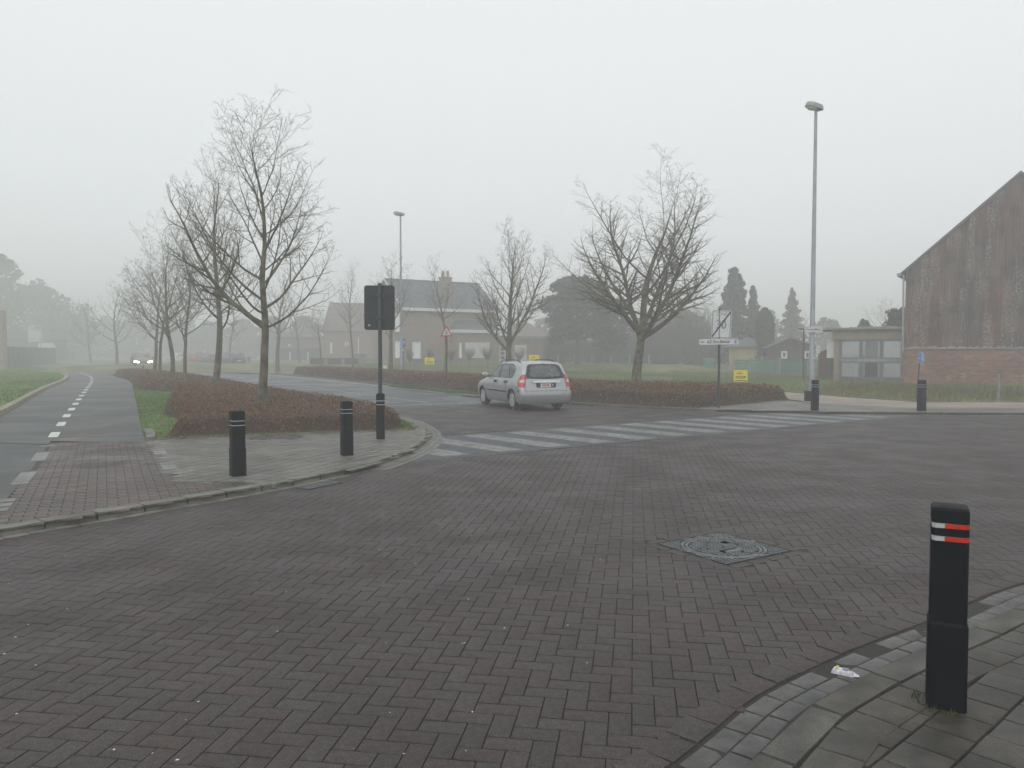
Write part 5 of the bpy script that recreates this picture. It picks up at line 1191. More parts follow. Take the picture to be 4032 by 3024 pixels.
#CARS
# ------------------------------------------------------------------ cars
class CarShell:
    """body surface P(s, z): s runs from the middle of the tail (-2) round the corner (-1..0), along the side (0..1), round the nose (1..2) to its middle (3)"""
    def __init__(c, XF, XR, W, top, rx=(.17, .42), ry=(.16, .32), boxy=1.0):
        c.XF, c.XR, c.Wt, c.top, c.rx, c.ry = [np.array(t, float) for t in (XF, XR, W)] + [top, rx, ry]
    def xf(c, z): return np.interp(z, c.XF[:, 0], c.XF[:, 1])
    def xr(c, z): return np.interp(z, c.XR[:, 0], c.XR[:, 1])
    def w(c, z): return np.interp(z, c.Wt[:, 0], c.Wt[:, 1])
    def P(c, s, z):
        xf, xr, w = c.xf(z), c.xr(z), c.w(z); k = min(1, w / .75); Lx = xf - xr
        r0, r1 = c.rx[0] * k, c.rx[1] * k; 
        if r0 + r1 > Lx * .9: f = Lx * .9 / (r0 + r1); r0 *= f; r1 *= f
        y0, y1 = c.ry[0] * k, c.ry[1] * k
        bul = .035
        if s <= -1:
            t = s + 2; y = t * (w - y0); return Vector((xr + bul * (y / max(w, .01)) ** 2, y, z))
        if s <= 0:
            th = (s + 1) * pi / 2; b0 = bul * ((w - y0) / max(w, .01)) ** 2
            return Vector((xr + b0 + (r0 - b0) * (1 - cos(th)) , w - y0 + y0 * sin(th), z))
        if s <= 1:
            x = xr + r0 + s * (Lx - r0 - r1); return Vector((x, w - .02 * (2 * s - 1) ** 2 + .02 * 0, z)) if True else None
        if s <= 2:
            th = (s - 1) * pi / 2; b0 = .10 * ((w - y1) / max(w, .01)) ** 2
            return Vector((xf - r1 + (r1 - b0) * sin(th), (w - .02) - y1 + y1 * cos(th), z))
        t = 3 - s; y = t * (w - .02 - y1); return Vector((xf - .10 * (y / max(w, .01)) ** 2, y, z))
    def s_of(c, x, z):
        xf, xr, w = c.xf(z), c.xr(z), c.w(z); k = min(1, w / .75); Lx = xf - xr; r0, r1 = c.rx[0] * k, c.rx[1] * k
        if r0 + r1 > Lx * .9: f = Lx * .9 / (r0 + r1); r0 *= f; r1 *= f
        return (x - xr - r0) / (Lx - r0 - r1)
    def N(c, s, z):
        e = .01; a = c.P(min(s + e, 3), z) - c.P(max(s - e, -2), z); b = c.P(s, z + e) - c.P(s, z - e)
        n = a.cross(b); 
        return -n.normalized() if n.length > 1e-9 else Vector((0, 0, 1))
    def patch(c, name, loops, mat_, parent, off=0.0, thick=0.0, mirror='both', res=1.0, smooth=True, holes=()):
        """loops: outline in (s,z); holes: list of outlines"""
        bm = bmesh.new()
        def ring(pts, close=True):
            pts2 = []
            for i in range(len(pts)):
                a, b = pts[i], pts[(i + 1) % len(pts)]; L_ = max(abs(b[0] - a[0]) * 1.0, abs(b[1] - a[1]))
                m_ = max(1, int(L_ / (.12 * res)))
                for j in range(m_): pts2.append((a[0] + (b[0] - a[0]) * j / m_, a[1] + (b[1] - a[1]) * j / m_))
            vs = [bm.verts.new((p[0], p[1], 0)) for p in pts2]
            return [bm.edges.new((vs[i], vs[(i + 1) % len(vs)])) for i in range(len(vs))]
        es = ring(loops)
        for h in holes: es += ring(h)
        bmesh.ops.triangle_fill(bm, use_beauty=True, edges=es)
        s0 = min(p[0] for p in loops); s1 = max(p[0] for p in loops); z0 = min(p[1] for p in loops); z1 = max(p[1] for p in loops)
        cuts = [k * .2 * res for k in range(-14, 16)] if res >= 1 else [k * .125 for k in range(-17, 25)]
        for cs in cuts:
            if s0 + .01 < cs < s1 - .01: bmesh.ops.bisect_plane(bm, geom=bm.verts[:] + bm.edges[:] + bm.faces[:], plane_co=(cs, 0, 0), plane_no=(1, 0, 0))
        zs = np.arange(.2, c.top, .06 * res)
        for cz in list(zs) + [c.top - .02, c.top - .008]:
            if z0 + .008 < cz < z1 - .004: bmesh.ops.bisect_plane(bm, geom=bm.verts[:] + bm.edges[:] + bm.faces[:], plane_co=(0, cz, 0), plane_no=(0, 1, 0))
        for v in bm.verts:
            s, z = v.co.x, v.co.y; p = c.P(s, z)
            if off: p = p + c.N(s, z) * off
            if abs(s + 2) < 1e-4 or abs(s - 3) < 1e-4: p.y = 0.0
            v.co = p
        if thick:
            pass
        bmesh.ops.remove_doubles(bm, verts=bm.verts, dist=.0004)
        me_v = [v.co.copy() for v in bm.verts]; bm.verts.index_update(); me_f = [[v.index for v in f.verts] for f in bm.faces]; bm.free()
        def mk(sgn, both=False):
            b2 = bmesh.new(); 
            for g in ((1,) if not both else (1, -1)):
                vs = [b2.verts.new((p.x, p.y * g * sgn, p.z)) for p in me_v]
                for f in me_f:
                    try: b2.faces.new([vs[i] for i in f])
                    except ValueError: pass
            bmesh.ops.remove_doubles(b2, verts=b2.verts, dist=.0006); bmesh.ops.recalc_face_normals(b2, faces=b2.faces)
            # outward check
            cc = Vector((2, 0, .8)); s_ = sum(1 if f.normal.dot(f.calc_center_median() - cc) > 0 else -1 for f in b2.faces)
            if s_ < 0: bmesh.ops.reverse_faces(b2, faces=b2.faces)
            if thick:
                r = bmesh.ops.solidify(b2, geom=b2.faces[:], thickness=thick)
            me = bpy.data.meshes.new(name); b2.to_mesh(me); b2.free(); me.materials.append(mat_)
            me.polygons.foreach_set('use_smooth', [smooth] * len(me.polygons)); me.set_sharp_from_angle(angle=R(38))
            return link_mesh(name, me, parent)
        if mirror == 'join': return [mk(1, True)]
        if mirror == 'both': return [mk(1), mk(-1)]
        return [mk(1)]
def wheel(parent, x, y, r, side, cap='hubcap', w=.185, nsp=7):
    a = empty('wheel', (x, y, r)); a.parent = parent; a.location = (x, y, r)
    Mx = Matrix.Rotation(-pi / 2 * side, 4, 'X')
    MB().lathe([(r * .66, -w), (r * .93, -w), (r, -w * .82), (r, -w * .2), (r * .94, -.004), (r * .70, .004), (r * .66, -.01)], 28, M=Mx).build('tyre', M['rubber'], a, True, 50)
    MB().lathe([(.0, -.05), (r * .68, -.05)], 24, M=Mx).build('brake_disc', M['car_black'], a)
    m_ = MB(); m_.lathe([(r * .68, -.02), (r * .68, .004), (r * .60, .008), (r * .56, -.004), (r * .56, -.03)], 28, M=Mx); m_.lathe([(r * .24, -.03), (r * .24, .004), (r * .1, .014), (0, .016)], 20, M=Mx)
    for k in range(nsp):
        an = 2 * pi * k / nsp; c_, s_ = cos(an), sin(an); w0, w1 = r * .07, r * .12
        o_ = [(r * .2, -w0), (r * .6, -w1), (r * .6, w1), (r * .2, w0)]
        m_.prism([(q[0] * c_ - q[1] * s_, q[0] * s_ + q[1] * c_) for q in o_], -.02, .004, Mx)
    m_.build('rim', M[cap], a, False)
def build_car(label, paint, L_=4.03, W_=1.70, H_=1.47, loc=(0, 0, 0), rz=0, detail=True, lit=False, plate_txt=None, rails=True, group=None, name='car', fast_back=0.0):
    kx = L_ / 4.05; ky = W_ / 1.70; kz = H_ / 1.47
    XF = [(.20, 3.90), (.30, 3.99), (.42, 4.03), (.56, 4.02), (.66, 3.97), (.74, 3.87), (.81, 3.66), (.88, 3.36), (.94, 3.14), (.99, 3.02), (1.10, 2.84), (1.25, 2.58), (1.36, 2.36), (1.42, 2.18), (1.45, 1.95), (1.465, 1.6), (1.47, 1.45)]
    XR = [(.20, .10), (.30, .03), (.45, .0), (.62, .02), (.74, .045), (.90, .07), (.98, .09), (1.10, .13 + fast_back * .1), (1.25, .20 + fast_back * .35), (1.35, .26 + fast_back * .6), (1.41, .34 + fast_back * .7), (1.445, .52 + fast_back * .7), (1.462, .9), (1.47, 1.2)]
    Wt = [(.20, .77), (.30, .81), (.45, .84), (.60, .85), (.75, .848), (.88, .825), (.95, .80), (1.10, .755), (1.25, .712), (1.36, .675), (1.405, .645), (1.44, .57), (1.460, .38), (1.47, .08)]
    XF = [(z * kz, x * kx) for z, x in XF]; XR = [(z * kz, x * kx) for z, x in XR]; Wt = [(z * kz, w * ky) for z, w in Wt]
    c = CarShell(XF, XR, Wt, 1.47 * kz)
    root = empty(name, loc, rz, label, 'car', group)
    rw = .295 * kz; xr_, xf_ = .76 * kx, 3.24 * kx; zt = 1.47 * kz; zb = .20 * kz; res = 1.0 if detail else 2.0
    def S(x, z): return (c.s_of(x * kx, z * kz), z * kz)
    def dens(pts, n=4):
        out = []
        for i in range(len(pts)):
            a, b = pts[i], pts[(i + 1) % len(pts)]
            for j in range(n): out.append((a[0] + (b[0] - a[0]) * j / n, a[1] + (b[1] - a[1]) * j / n))
        return out
    arch = []
    out = [(-2, zt), (-2, zb)]
    ra = rw + .055
    for xc in (xr_, xf_):
        a0 = math.asin(min(1, (zb - rw) / ra)); n = 14
        for k in range(n + 1):
            an = pi - a0 - (pi - 2 * a0) * k / n; x = xc + ra * cos(an); z = rw + ra * sin(an); z = max(z, zb)
            out.append((c.s_of(x, z), z))
    out += [(3, zb), (3, zt)]
    fd = [(2.86, .965), (2.72, 1.07), (2.52, 1.20), (2.34, 1.29), (2.12, 1.355), (1.96, 1.365), (1.90, .955)]
    rd = [(1.84, .955), (1.89, 1.368), (1.30, 1.375), (1.12, .955)]
    qw = [(1.06, .955), (1.23, 1.373), (.93, 1.365), (.76, 1.30), (.68, 1.18), (.70, 1.04), (.80, .965)]
    wins = [[S(*p) for p in dens(w_)] for w_ in (fd, rd, qw)]
    rwz = [(-2, .93), (-1.0, .955), (-.86, 1.00), (-.97, 1.20), (-1.02, 1.33), (-1.15, 1.375), (-2, 1.385)]
    rwin = [(s, z * kz) for s, z in rwz]
    ws = [(3, 1.02), (2.1, 1.01), (1.62, 1.03), (1.60, 1.2), (1.68, 1.33), (2.0, 1.37), (3, 1.38)]
    wsc = [(s, z * kz) for s, z in ws]
    # outline with notches for tailgate window and windscreen
    outline = [(-2, zt)] + [p for p in rwin[::-1]] + [(-2, zb)] + out[2:-2] + [(3, zb)] + wsc + [(3, zt)]
    body = c.patch('body', outline, paint, root, mirror='join', res=res, holes=wins)
    for nm, w_ in zip(('side_window', 'side_window', 'side_window'), wins): c.patch(nm, w_, M['car_glass'], root, off=-.008, res=res)
    c.patch('rear_window', rwin, M['car_glass'], root, off=-.006, mirror='join', res=res)
    c.patch('windscreen', wsc, M['car_glass'], root, off=-.006, mirror='join', res=res)
    # black ceramic band round the rear window, window seals
    if detail:
        inner = [(-2, 1.005), (-1.28, 1.01), (-1.17, 1.05), (-1.20, 1.27), (-1.3, 1.335), (-2, 1.345)]
        band = rwin + [(s, z * kz) for s, z in inner[::-1]]
        c.patch('rear_window_band', band, M['car_black'], root, off=-.003, mirror='join')
        for w_ in (fd, rd, qw):
            cx_ = sum(p[0] for p in w_) / len(w_); cz_ = sum(p[1] for p in w_) / len(w_)
            big = [S(cx_ + (x - cx_) * 1.035 , cz_ + (z - cz_) * 1.045) for x, z in dens(w_)]; sm = [S(cx_ + (x - cx_) * .955, cz_ + (z - cz_) * .94) for x, z in dens(w_)]
            c.patch('window_seal', big, M['car_black'], root, off=.003, holes=[sm])
    # lamps
    tl = [(-1.03, .70), (-.55, .69), (-.05, .73), (.03, .80), (-.05, .95), (-.40, 1.06), (-.93, 1.08), (-1.02, .98)]
    c.patch('tail_light', [(s, z * kz) for s, z in tl], M['tail_red'], root, off=.010)
    if detail:
        c.patch('tail_light_clear', [(s, z * kz) for s, z in [(-.94, .83), (-.3, .83), (-.28, .91), (-.92, .92)]], M['tail_clear'], root, off=.014)
    c.patch('headlight', [(s, z * kz) for s, z in [(1.42, .62), (2.30, .58), (2.34, .68), (1.9, .735), (1.50, .74)]], M['headlight'] if lit else M['tail_clear'], root, off=.010)
    # bumpers, sills, rubbing strips
    sa = c.s_of(xr_ - ra * 1.0, .4 * kz)
    def bump(z0, z1, off, m_, nm, s0=-2, s1=sa - .01): c.patch(nm, [(s0, z0 * kz), (s1, z0 * kz), (s1 - .0, z1 * kz), (s0, z1 * kz)], m_, root, off=off, mirror='join', res=res, thick=0.0)
    if detail:
        c.patch('rear_bumper', [(-2, .245), (sa - .02, .25), (sa - .015, .50), (sa - .05, .575), (-.9, .575), (-1.12, .52), (-1.2, .475), (-2, .475)], paint, root, off=.028, mirror='join', thick=-.03)
        c.patch('rear_bumper_crease', [(-2, .285), (-.35, .285), (-.35, .30), (-2, .30)], M['hubcap'], root, off=.036, mirror='join', thick=-.01)
        c.patch('bumper_groove', [(-2, .452), (-1.16, .452), (-1.16, .468), (-2, .468)], M['galv_dull'], root, off=.030, mirror='join')
        c.patch('tailgate_gap', [(-2, .582), (-1.02, .582), (-1.02, .592), (-2, .592)], M['car_black'], root, off=.002, mirror='join')
        c.patch('tailgate_gap', [(-1.02, .582), (-1.005, .582), (-1.005, .95), (-1.02, .95)], M['car_black'], root, off=.002)
        sf = c.s_of(xf_ - ra - .03, .5); sr = c.s_of(xr_ + ra + .03, .5)
        c.patch('rubbing_strip', [(sr, .515), (sf, .515), (sf, .555), (sr, .555)], M['car_black'], root, off=.012, thick=-.012)
        c.patch('rubbing_strip', [(sa - .35, .585), (sa - .03, .57), (sa - .03, .60), (sa - .35, .61)], M['car_black'], root, off=.006)
        c.patch('sill', [(sr - .01, .20), (sf + .01, .20), (sf, .265), (sr, .265)], M['galv_dull'], root, off=.008)
        for x_ in (1.87, 1.08): c.patch('door_gap', [S(x_ - .006, .28), S(x_ + .006, .28), S(x_ + .006, .93), S(x_ - .006, .93)], M['car_black'], root, off=.0015)
        for x_ in (2.05, 1.22): c.patch('door_handle', [S(x_ - .10, .79), S(x_ + .06, .785), S(x_ + .06, .86), S(x_ - .10, .865)], M['car_black'], root, off=.02, thick=-.018)
        # tailgate trim, number plate and emblem
        c.patch('plate_recess', [(-2, .68), (-1.58, .68), (-1.52, .72), (-1.52, .82), (-2, .82)], M['car_black'], root, off=.002, mirror='join')
        c.patch('tailgate_garnish', [(-2, .82), (-1.36, .825), (-1.30, .85), (-1.36, .875), (-2, .90)], M['chrome'], root, off=.03, mirror='join', thick=-.03)
        xt = c.xr(.75)
        pm = facing((xt - .012, .02, .753), pi); MB().box((0, 0, 0), (.345, .115, .006), M=pm).build('number_plate', M['plate'], root)
        lettering('443.NR', .088, M['plate_red'], root, pm @ Matrix.Translation((0, -.002, .005)), xs=.9, bold=.002)
        MB().box((.235, .0, 0), (.055, .10, .006), M=pm).build('plate_sticker', M['sign_blue'], root); MB().box((.235, 0, .004), (.025, .06, .002), M=pm).build('plate_sticker_print', M['sign_white'], root)
        MB().box((.06, -.115, -.004), (.40, .014, .014), M=facing((xt - .012, 0, .753), pi)).build('plate_lip', M['chrome'], root)
        em = facing((c.xr(.87) - .036, 0, .868), pi); m_ = MB()
        for k in range(3):
            an = pi / 2 + k * 2 * pi / 3; q = [(0, 0), (cos(an + pi / 6) * .024, sin(an + pi / 6) * .024), (cos(an) * .042, sin(an) * .042), (cos(an - pi / 6) * .024, sin(an - pi / 6) * .024)]
            m_.prism(q[::-1], 0, .006, em)
        m_.build('emblem', M['car_black'], root)
        MB().box((-.50, -.115, -.006), (.20, .012, .004), M=facing((xt - .004, 0, .753), pi)).build('model_badge', M['car_black'], root)
        # wiper, washer, exhaust, mirrors
        MB().tube([(c.xr(.975) - .012, -.02, .985), (c.xr(1.03) - .012, -.30, 1.00)], .011, 6).tube([(c.xr(.99) - .02, -.05, .997), (c.xr(1.02) - .02, -.46, .99)], .007, 5).build('rear_wiper', M['car_black'], root)
        MB().tube([(c.xr(1.4) - .01, 0, 1.405), (c.xr(1.4) - .03, 0, 1.40)], .012, 6).build('washer_jet', M['car_black'], root)
        MB().tube([(.05, .42, .205), (.40, .42, .215)], .026, 10).build('exhaust_pipe', M['galv_dull'], root, True)
    for sg in (1, -1):
        mo = Matrix.Translation((2.80 * kx, sg * (c.w(1.0 * kz) + .11), 1.01 * kz)) @ Matrix.Diagonal((.07, .115, .082, 1))
        m_ = MB(); m_.lathe([(0, -1), (.55, -.85), (.9, -.45), (1, 0), (.9, .45), (.55, .85), (0, 1)], 14, M=mo); mi = m_.build('door_mirror', paint, root, True, 80)
        MB().tube([(2.80 * kx, sg * (c.w(.97 * kz) - .03), .955 * kz), (2.80 * kx, sg * (c.w(1.0 * kz) + .08), .97 * kz)], .03, 8).build('mirror_foot', M['car_black'], root, True)
        if detail: MB().lathe([(0, -.002), (.85, -.002), (.85, 0), (0, .01)], 14, M=Matrix.Translation((2.80 - .066, sg * (c.w(1.0) + .112), 1.012)) @ Matrix.Rotation(-pi / 2, 4, 'Y') @ Matrix.Diagonal((.075, .10, 1, 1))).build('mirror_glass', M['chrome'], root)
    if rails:
        for sg in (1, -1):
            y = sg * c.w(1.43 * kz) * .98; pts = [(.62, y, 1.41), (.72, y, 1.46), (.95, y, 1.493), (1.5, y, 1.505), (2.0, y, 1.483), (2.2, y, 1.43), (2.26, y, 1.395)]
            MB().tube([(x * kx, yy, z * kz) for x, yy, z in pts], .017, 8).build('roof_rail', M['car_black'], root, True)
    # cabin seen through the glass
    MB().box((2.0 * kx, 0, .235 * kz), (3.3 * kx, 1.40 * ky, .05)).box((.35 * kx, 0, .4 * kz), (.5 * kx, 1.2 * ky, .35)).build('floor_pan', M['car_black'], root)
    def seat(x, y, nm='seat'):
        m_ = MB(); m_.box((x * kx, y * ky, .78 * kz), (.13, .46 * ky, .52)); m_.box((x * kx - .02, y * ky, 1.13 * kz), (.10, .25, .15)); m_.tube([(x * kx, y * ky, 1.0 * kz), (x * kx, y * ky, 1.1 * kz)], .03, 6); m_.box(((x + .25) * kx, y * ky, .55 * kz), (.5, .46, .16)); m_.build(nm, M['seat'], root)
    seat(1.75, .36); seat(1.75, -.36); seat(.95, .36); seat(.95, -.36)
    MB().box((2.75 * kx, 0, .86 * kz), (.42, 1.25 * ky, .18)).build('dashboard', M['seat'], root)
    MB().lathe([(.17, -.012), (.19, 0), (.17, .012)], 20, M=Matrix.Translation((2.45 * kx, .36 * ky, .95 * kz)) @ Matrix.Rotation(R(65), 4, 'Y')).build('steering_wheel', M['car_black'], root)
    # inner wheel housings
    m_ = MB()
    for xc in (xr_, xf_):
        for sg in (1, -1):
            n = 12; b = len(m_.v)
            for k in range(n + 1):
                an = pi * k / n
                for yy in (.79 * ky, .50 * ky): m_.v.append((xc + (ra + .012) * cos(an), sg * yy, rw + (ra + .012) * sin(an)))
            for k in range(n): m_.f.append((b + 2 * k, b + 2 * k + 1, b + 2 * k + 3, b + 2 * k + 2))
            m_.f.append(tuple(b + 2 * k + 1 for k in range(n + 1)))
    m_.build('wheel_housing', M['car_black'], root)
    for xc in (xr_, xf_):
        for sg in (1, -1): wheel(root, xc, sg * .80 * ky, rw, sg, 'hubcap', nsp=8 if detail else 5)
    if not detail:
        pm = facing((c.xr(.66 * kz) - .02, 0, .66 * kz), pi); MB().box((0, 0, 0), (.50, .11, .006), M=pm).build('number_plate', M['plate'], root)
        pm = facing((c.xf(.45 * kz) + .02, 0, .45 * kz), 0); MB().box((0, 0, 0), (.50, .11, .006), M=pm).build('number_plate', M['plate'], root)
        c.patch('radiator_grille', [(2.35, .50 * kz), (3, .50 * kz), (3, .64 * kz), (2.35, .62 * kz)], M['car_black'], root, off=.012, mirror='join', res=2)
        if lit: c.patch('fog_lamp', [(1.75, .32 * kz), (2.05, .32 * kz), (2.05, .37 * kz), (1.75, .37 * kz)], M['headlight'], root, off=.012, mirror='one', res=2)
    return root
# the silver people carrier turning into the road: forward axis is local +x
hd = R(90 + 23); fx, fy = cos(hd), sin(hd)
ax = (.74, 23.6)                                     # rear axle centre on the ground
car = build_car('silver people carrier with black roof rails turning off the brick junction', M['silver'], loc=(ax[0] - .76 * fx, ax[1] - .76 * fy, .002), rz=hd)
def far_car(u, v, heading, label, paint, L_, W_, H_, lit=False, rails=False, fb=0.0, group='cars parked in a row beyond the far side of the road'):
    p = G(u, v, .05); h = R(90 + heading); fx, fy = cos(h), sin(h)
    return build_car(label, paint, L_, W_, H_, (p[0] - fx * L_ * .3, p[1] - fy * L_ * .3, .05 if not lit else .003), h, False, lit, rails=rails, group=group, fast_back=fb)
pt_blue = mat('paint_blue', (.014, .020, .045), .3, metal=.2, var=.05, coat=.5); pt_dark = mat('paint_dark', (.015, .018, .022), .3, metal=.2, var=.05, coat=.5)
pt_red = mat('paint_red', (.20, .018, .028), .3, metal=.1, var=.05, coat=.5); pt_white = mat('paint_car_white', (.55, .56, .57), .35, var=.03, coat=.5); pt_bronze = mat('paint_bronze', (.16, .10, .05), .35, metal=.4, var=.05, coat=.5)
far_car(920, 1446, 47, 'dark blue parked estate car nearest in the misty row of cars', pt_blue, 4.3, 1.78, 1.62, rails=True)
far_car(845, 1441, 47, 'black parked car half hidden by the second tree trunk', pt_dark, 4.1, 1.72, 1.5)
far_car(773, 1436, 47, 'red parked car in the mist between two tree trunks', pt_red, 4.2, 1.76, 1.6, rails=True)
far_car(704, 1429, 47, 'white parked car at the misty end of the row', pt_white, 4.0, 1.7, 1.55)
p = G(556, 1449, 0)
far_car(556, 1451, 180 + 30, 'bronze car with lit yellow headlights coming along the main road', pt_bronze, 4.2, 1.82, 1.68, lit=True, group=None)
#BUILD
# ------------------------------------------------------------------ buildings
class Frame:
    """local frame of a facade: root at A, x along the facade, y into the building"""
    def __init__(s, name, u, d, ang, z0, label, cat):
        s.A = arr((XH(u, d), d)); s.a = ang; s.e = arr((cos(ang), sin(ang))); s.g = arr((-sin(ang), cos(ang))); s.z0 = z0
        s.root = empty(name, (s.A[0], s.A[1], z0), ang, label, cat)
    def x(s, u, off=0):           # local x where the sight line of column u meets the plane y=off
        O = s.A + s.g * off; r = ray(u, 1400); t = r.x / r.y; return (t * O[1] - O[0]) / (s.e[0] - t * s.e[1])
    def z(s, v, x, off=0):
        O = s.A + s.g * off + s.e * x; return ZH(v, O[1]) - s.z0
def box3(root, name, x0, x1, y0, y1, z0, z1, m, **k): return MB().box(((x0 + x1) / 2, (y0 + y1) / 2, (z0 + z1) / 2), (x1 - x0, y1 - y0, z1 - z0)).build(name, m, root)
def window(root, x0, x1, z0, z1, y, fill='curtain', fr=.07, mull=0, sill=True, framem='white_trim', name='window'):
    w = empty(name, (0, 0, 0)); w.parent = root
    m_ = MB(); t = fr
    m_.box(((x0 + x1) / 2, y - .03, z0 + t / 2), (x1 - x0, .08, t)).box(((x0 + x1) / 2, y - .03, z1 - t / 2), (x1 - x0, .08, t)).box((x0 + t / 2, y - .03, (z0 + z1) / 2), (t, .08, z1 - z0 - 2 * t)).box((x1 - t / 2, y - .03, (z0 + z1) / 2), (t, .08, z1 - z0 - 2 * t))
    for k in range(mull): m_.box((x0 + (x1 - x0) * (k + 1) / (mull + 1), y - .03, (z0 + z1) / 2), (t * .8, .07, z1 - z0 - 2 * t))
    m_.build('frame', M[framem], w)
    MB().box(((x0 + x1) / 2, y - .012, (z0 + z1) / 2), (x1 - x0 - 2 * t, .02, z1 - z0 - 2 * t)).build('pane', M[fill], w)
    if sill: MB().box(((x0 + x1) / 2, y - .09, z0 - .035), (x1 - x0 + .16, .18, .06)).build('sill', M['plinth'], w)
    return w
def shutter(root, x0, x1, z0, z1, y, m='shutter', step=.10):
    w = empty('roller_shutter'); w.parent = root; n = int((z1 - z0) / step)
    for k in range(n): MB().box(((x0 + x1) / 2, y - .02 - .003 * (k % 2), z0 + (k + .5) * (z1 - z0) / n), (x1 - x0, .03, (z1 - z0) / n - .012)).build('slat', M[m], w)
    MB().box(((x0 + x1) / 2, y + .0, (z0 + z1) / 2), (x1 - x0, .02, z1 - z0)).build('backing', M['galv_dull'], w); return w
def courses(root, name, P0, P1, Q0, Q1, m, n):
    """roof slope from eaves P0-P1 to ridge Q0-Q1 built of n overlapping courses"""
    mb = MB(); P0, P1, Q0, Q1 = map(Vector, (P0, P1, Q0, Q1)); nn = (P1 - P0).cross(Q0 - P0).normalized()
    if nn.z < 0: nn = -nn
    for k in range(n):
        a, b = k / n, (k + 1.12) / n; b = min(b, 1); th = .035
        A0, A1 = P0.lerp(Q0, a), P1.lerp(Q1, a); B0, B1 = P0.lerp(Q0, b), P1.lerp(Q1, b)
        mb.add([A0, A1, B1, B0, A0 + nn * th, A1 + nn * th, B1 + nn * .006, B0 + nn * .006], [(0, 1, 2, 3), (4, 5, 6, 7), (0, 1, 5, 4), (1, 2, 6, 5), (3, 2, 6, 7), (0, 3, 7, 4)])
    return mb.build(name, m, root)
def gable_walls(root, x0, x1, y0, y1, ze, zr, m, name='wall', inset=0.0):
    ym = (y0 + y1) / 2; mb = MB()
    v = [(x0, y0, -.6), (x1, y0, -.6), (x1, y1, -.6), (x0, y1, -.6), (x0, y0, ze), (x1, y0, ze), (x1, y1, ze), (x0, y1, ze), (x0, ym, zr), (x1, ym, zr)]
    mb.add(v, [(0, 1, 5, 4), (2, 3, 7, 6), (1, 2, 6, 9, 5), (3, 0, 4, 8, 7)]); return mb.build(name, m, root)

# raised lawn the houses stand on
lawn = mesh('lawn', [(-40, 63, .02), (16, 61, .02), (30, 64, .02), (-40, 71, .50), (14, 71, .50), (22, 74, .3), (-40, 130, .5), (24, 130, .5), (34, 130, .02)], [(0, 1, 4, 3), (1, 2, 5, 4), (3, 4, 7, 6), (4, 5, 7), (5, 8, 7), (5, 2, 8)], M['field_soil']); lawn['kind'] = 'structure'
np.random.seed(77)
def lawn_grass():
    n = 26000; X = np.random.uniform(-14, 12, n); Y = np.random.uniform(61, 74, n); Z = .02 + np.clip((Y - 62.5) / 8.5, 0, 1) * .48
    h = np.random.uniform(.05, .16, n); an = np.random.uniform(0, 6.28, n); P = np.stack([X, Y, Z], 1); s = np.stack([np.cos(an), np.sin(an), 0 * an], 1) * .03
    V = np.stack([P - s, P + s, P + np.stack([np.random.normal(0, .03, n), np.random.normal(0, .03, n), h], 1)], 1).reshape(-1, 3)
    C = np.array(GD)[np.random.randint(0, 4, n)] * np.random.uniform(.7, 1.3, (n, 1))
    big_mesh('grass', V, np.arange(n * 3).reshape(-1, 3), M['leafy'], None, col=np.hstack([np.clip(C, 0, 1), np.ones((n, 1))]))['kind'] = 'stuff'
lawn_grass()

# tan brick house
H1 = Frame('house', 1587, 72, R(31), .50, 'tan brick house with slate roof, white eaves band and closed white shutter', 'house'); r = H1.root
Lh = H1.x(1952); ze = H1.z(1212, 0); zr = ze + 2.95; Dh = 8.0
gable_walls(r, 0, Lh, 0, Dh, ze, zr - .1, M['brick_tan'])
courses(r, 'roof', (-.25, -.35, ze - .05), (Lh + .25, -.35, ze - .05), (-.25, Dh / 2, zr), (Lh + .25, Dh / 2, zr), M['roof_slate'], 16)
courses(r, 'roof', (-.25, Dh + .35, ze - .05), (Lh + .25, Dh + .35, ze - .05), (-.25, Dh / 2, zr), (Lh + .25, Dh / 2, zr), M['roof_slate'], 12)
box3(r, 'eaves_board', -.3, Lh + .3, -.48, -.30, ze - .26, ze + .02, M['white_trim'])
MB().tube([(-.30, -.45, ze + .02), (-.30, Dh / 2, zr + .08)], .07, 4).tube([(-.30, Dh / 2, zr + .08), (-.30, Dh + .4, ze)], .07, 4).build('verge_board', M['white_trim'], r)
MB().tube([(-.3, Dh / 2, zr + .04), (Lh + .3, Dh / 2, zr + .04)], .09, 6).build('ridge_tiles', M['roof_slate'], r)
box3(r, 'plinth', -.03, Lh + .03, -.03, 0, -.5, .45, M['plinth'])
xc = H1.x(1755, 2.2); ch = empty('chimney', (xc, 2.2, 0)); ch.parent = r
MB().box((0, 0, ze + 1.7), (1.0, .8, 3.0)).build('stack', M['brick_tan'], ch); MB().box((0, 0, ze + 3.23), (1.15, .95, .08)).build('cap', M['plinth'], ch)
for s_ in (-.26, .26): MB().lathe([(.16, ze + 3.27), (.13, ze + 3.9), (.15, ze + 3.92), (.10, ze + 3.92)], 10, (s_, 0, 0)).build('chimney_pot', M['brick_tan'], ch)
MB().box((-.55, -.5, ze + .55), (.06, .1, .7)).box((.1, -.5, ze + .22), (1.3, .1, .06)).build('flashing', M['white_trim'], ch)
x0, x1 = H1.x(1623), H1.x(1656); window(r, x0, x1, H1.z(1413, x0), H1.z(1346, x0), -.02, 'curtain', fr=.12, name='window')
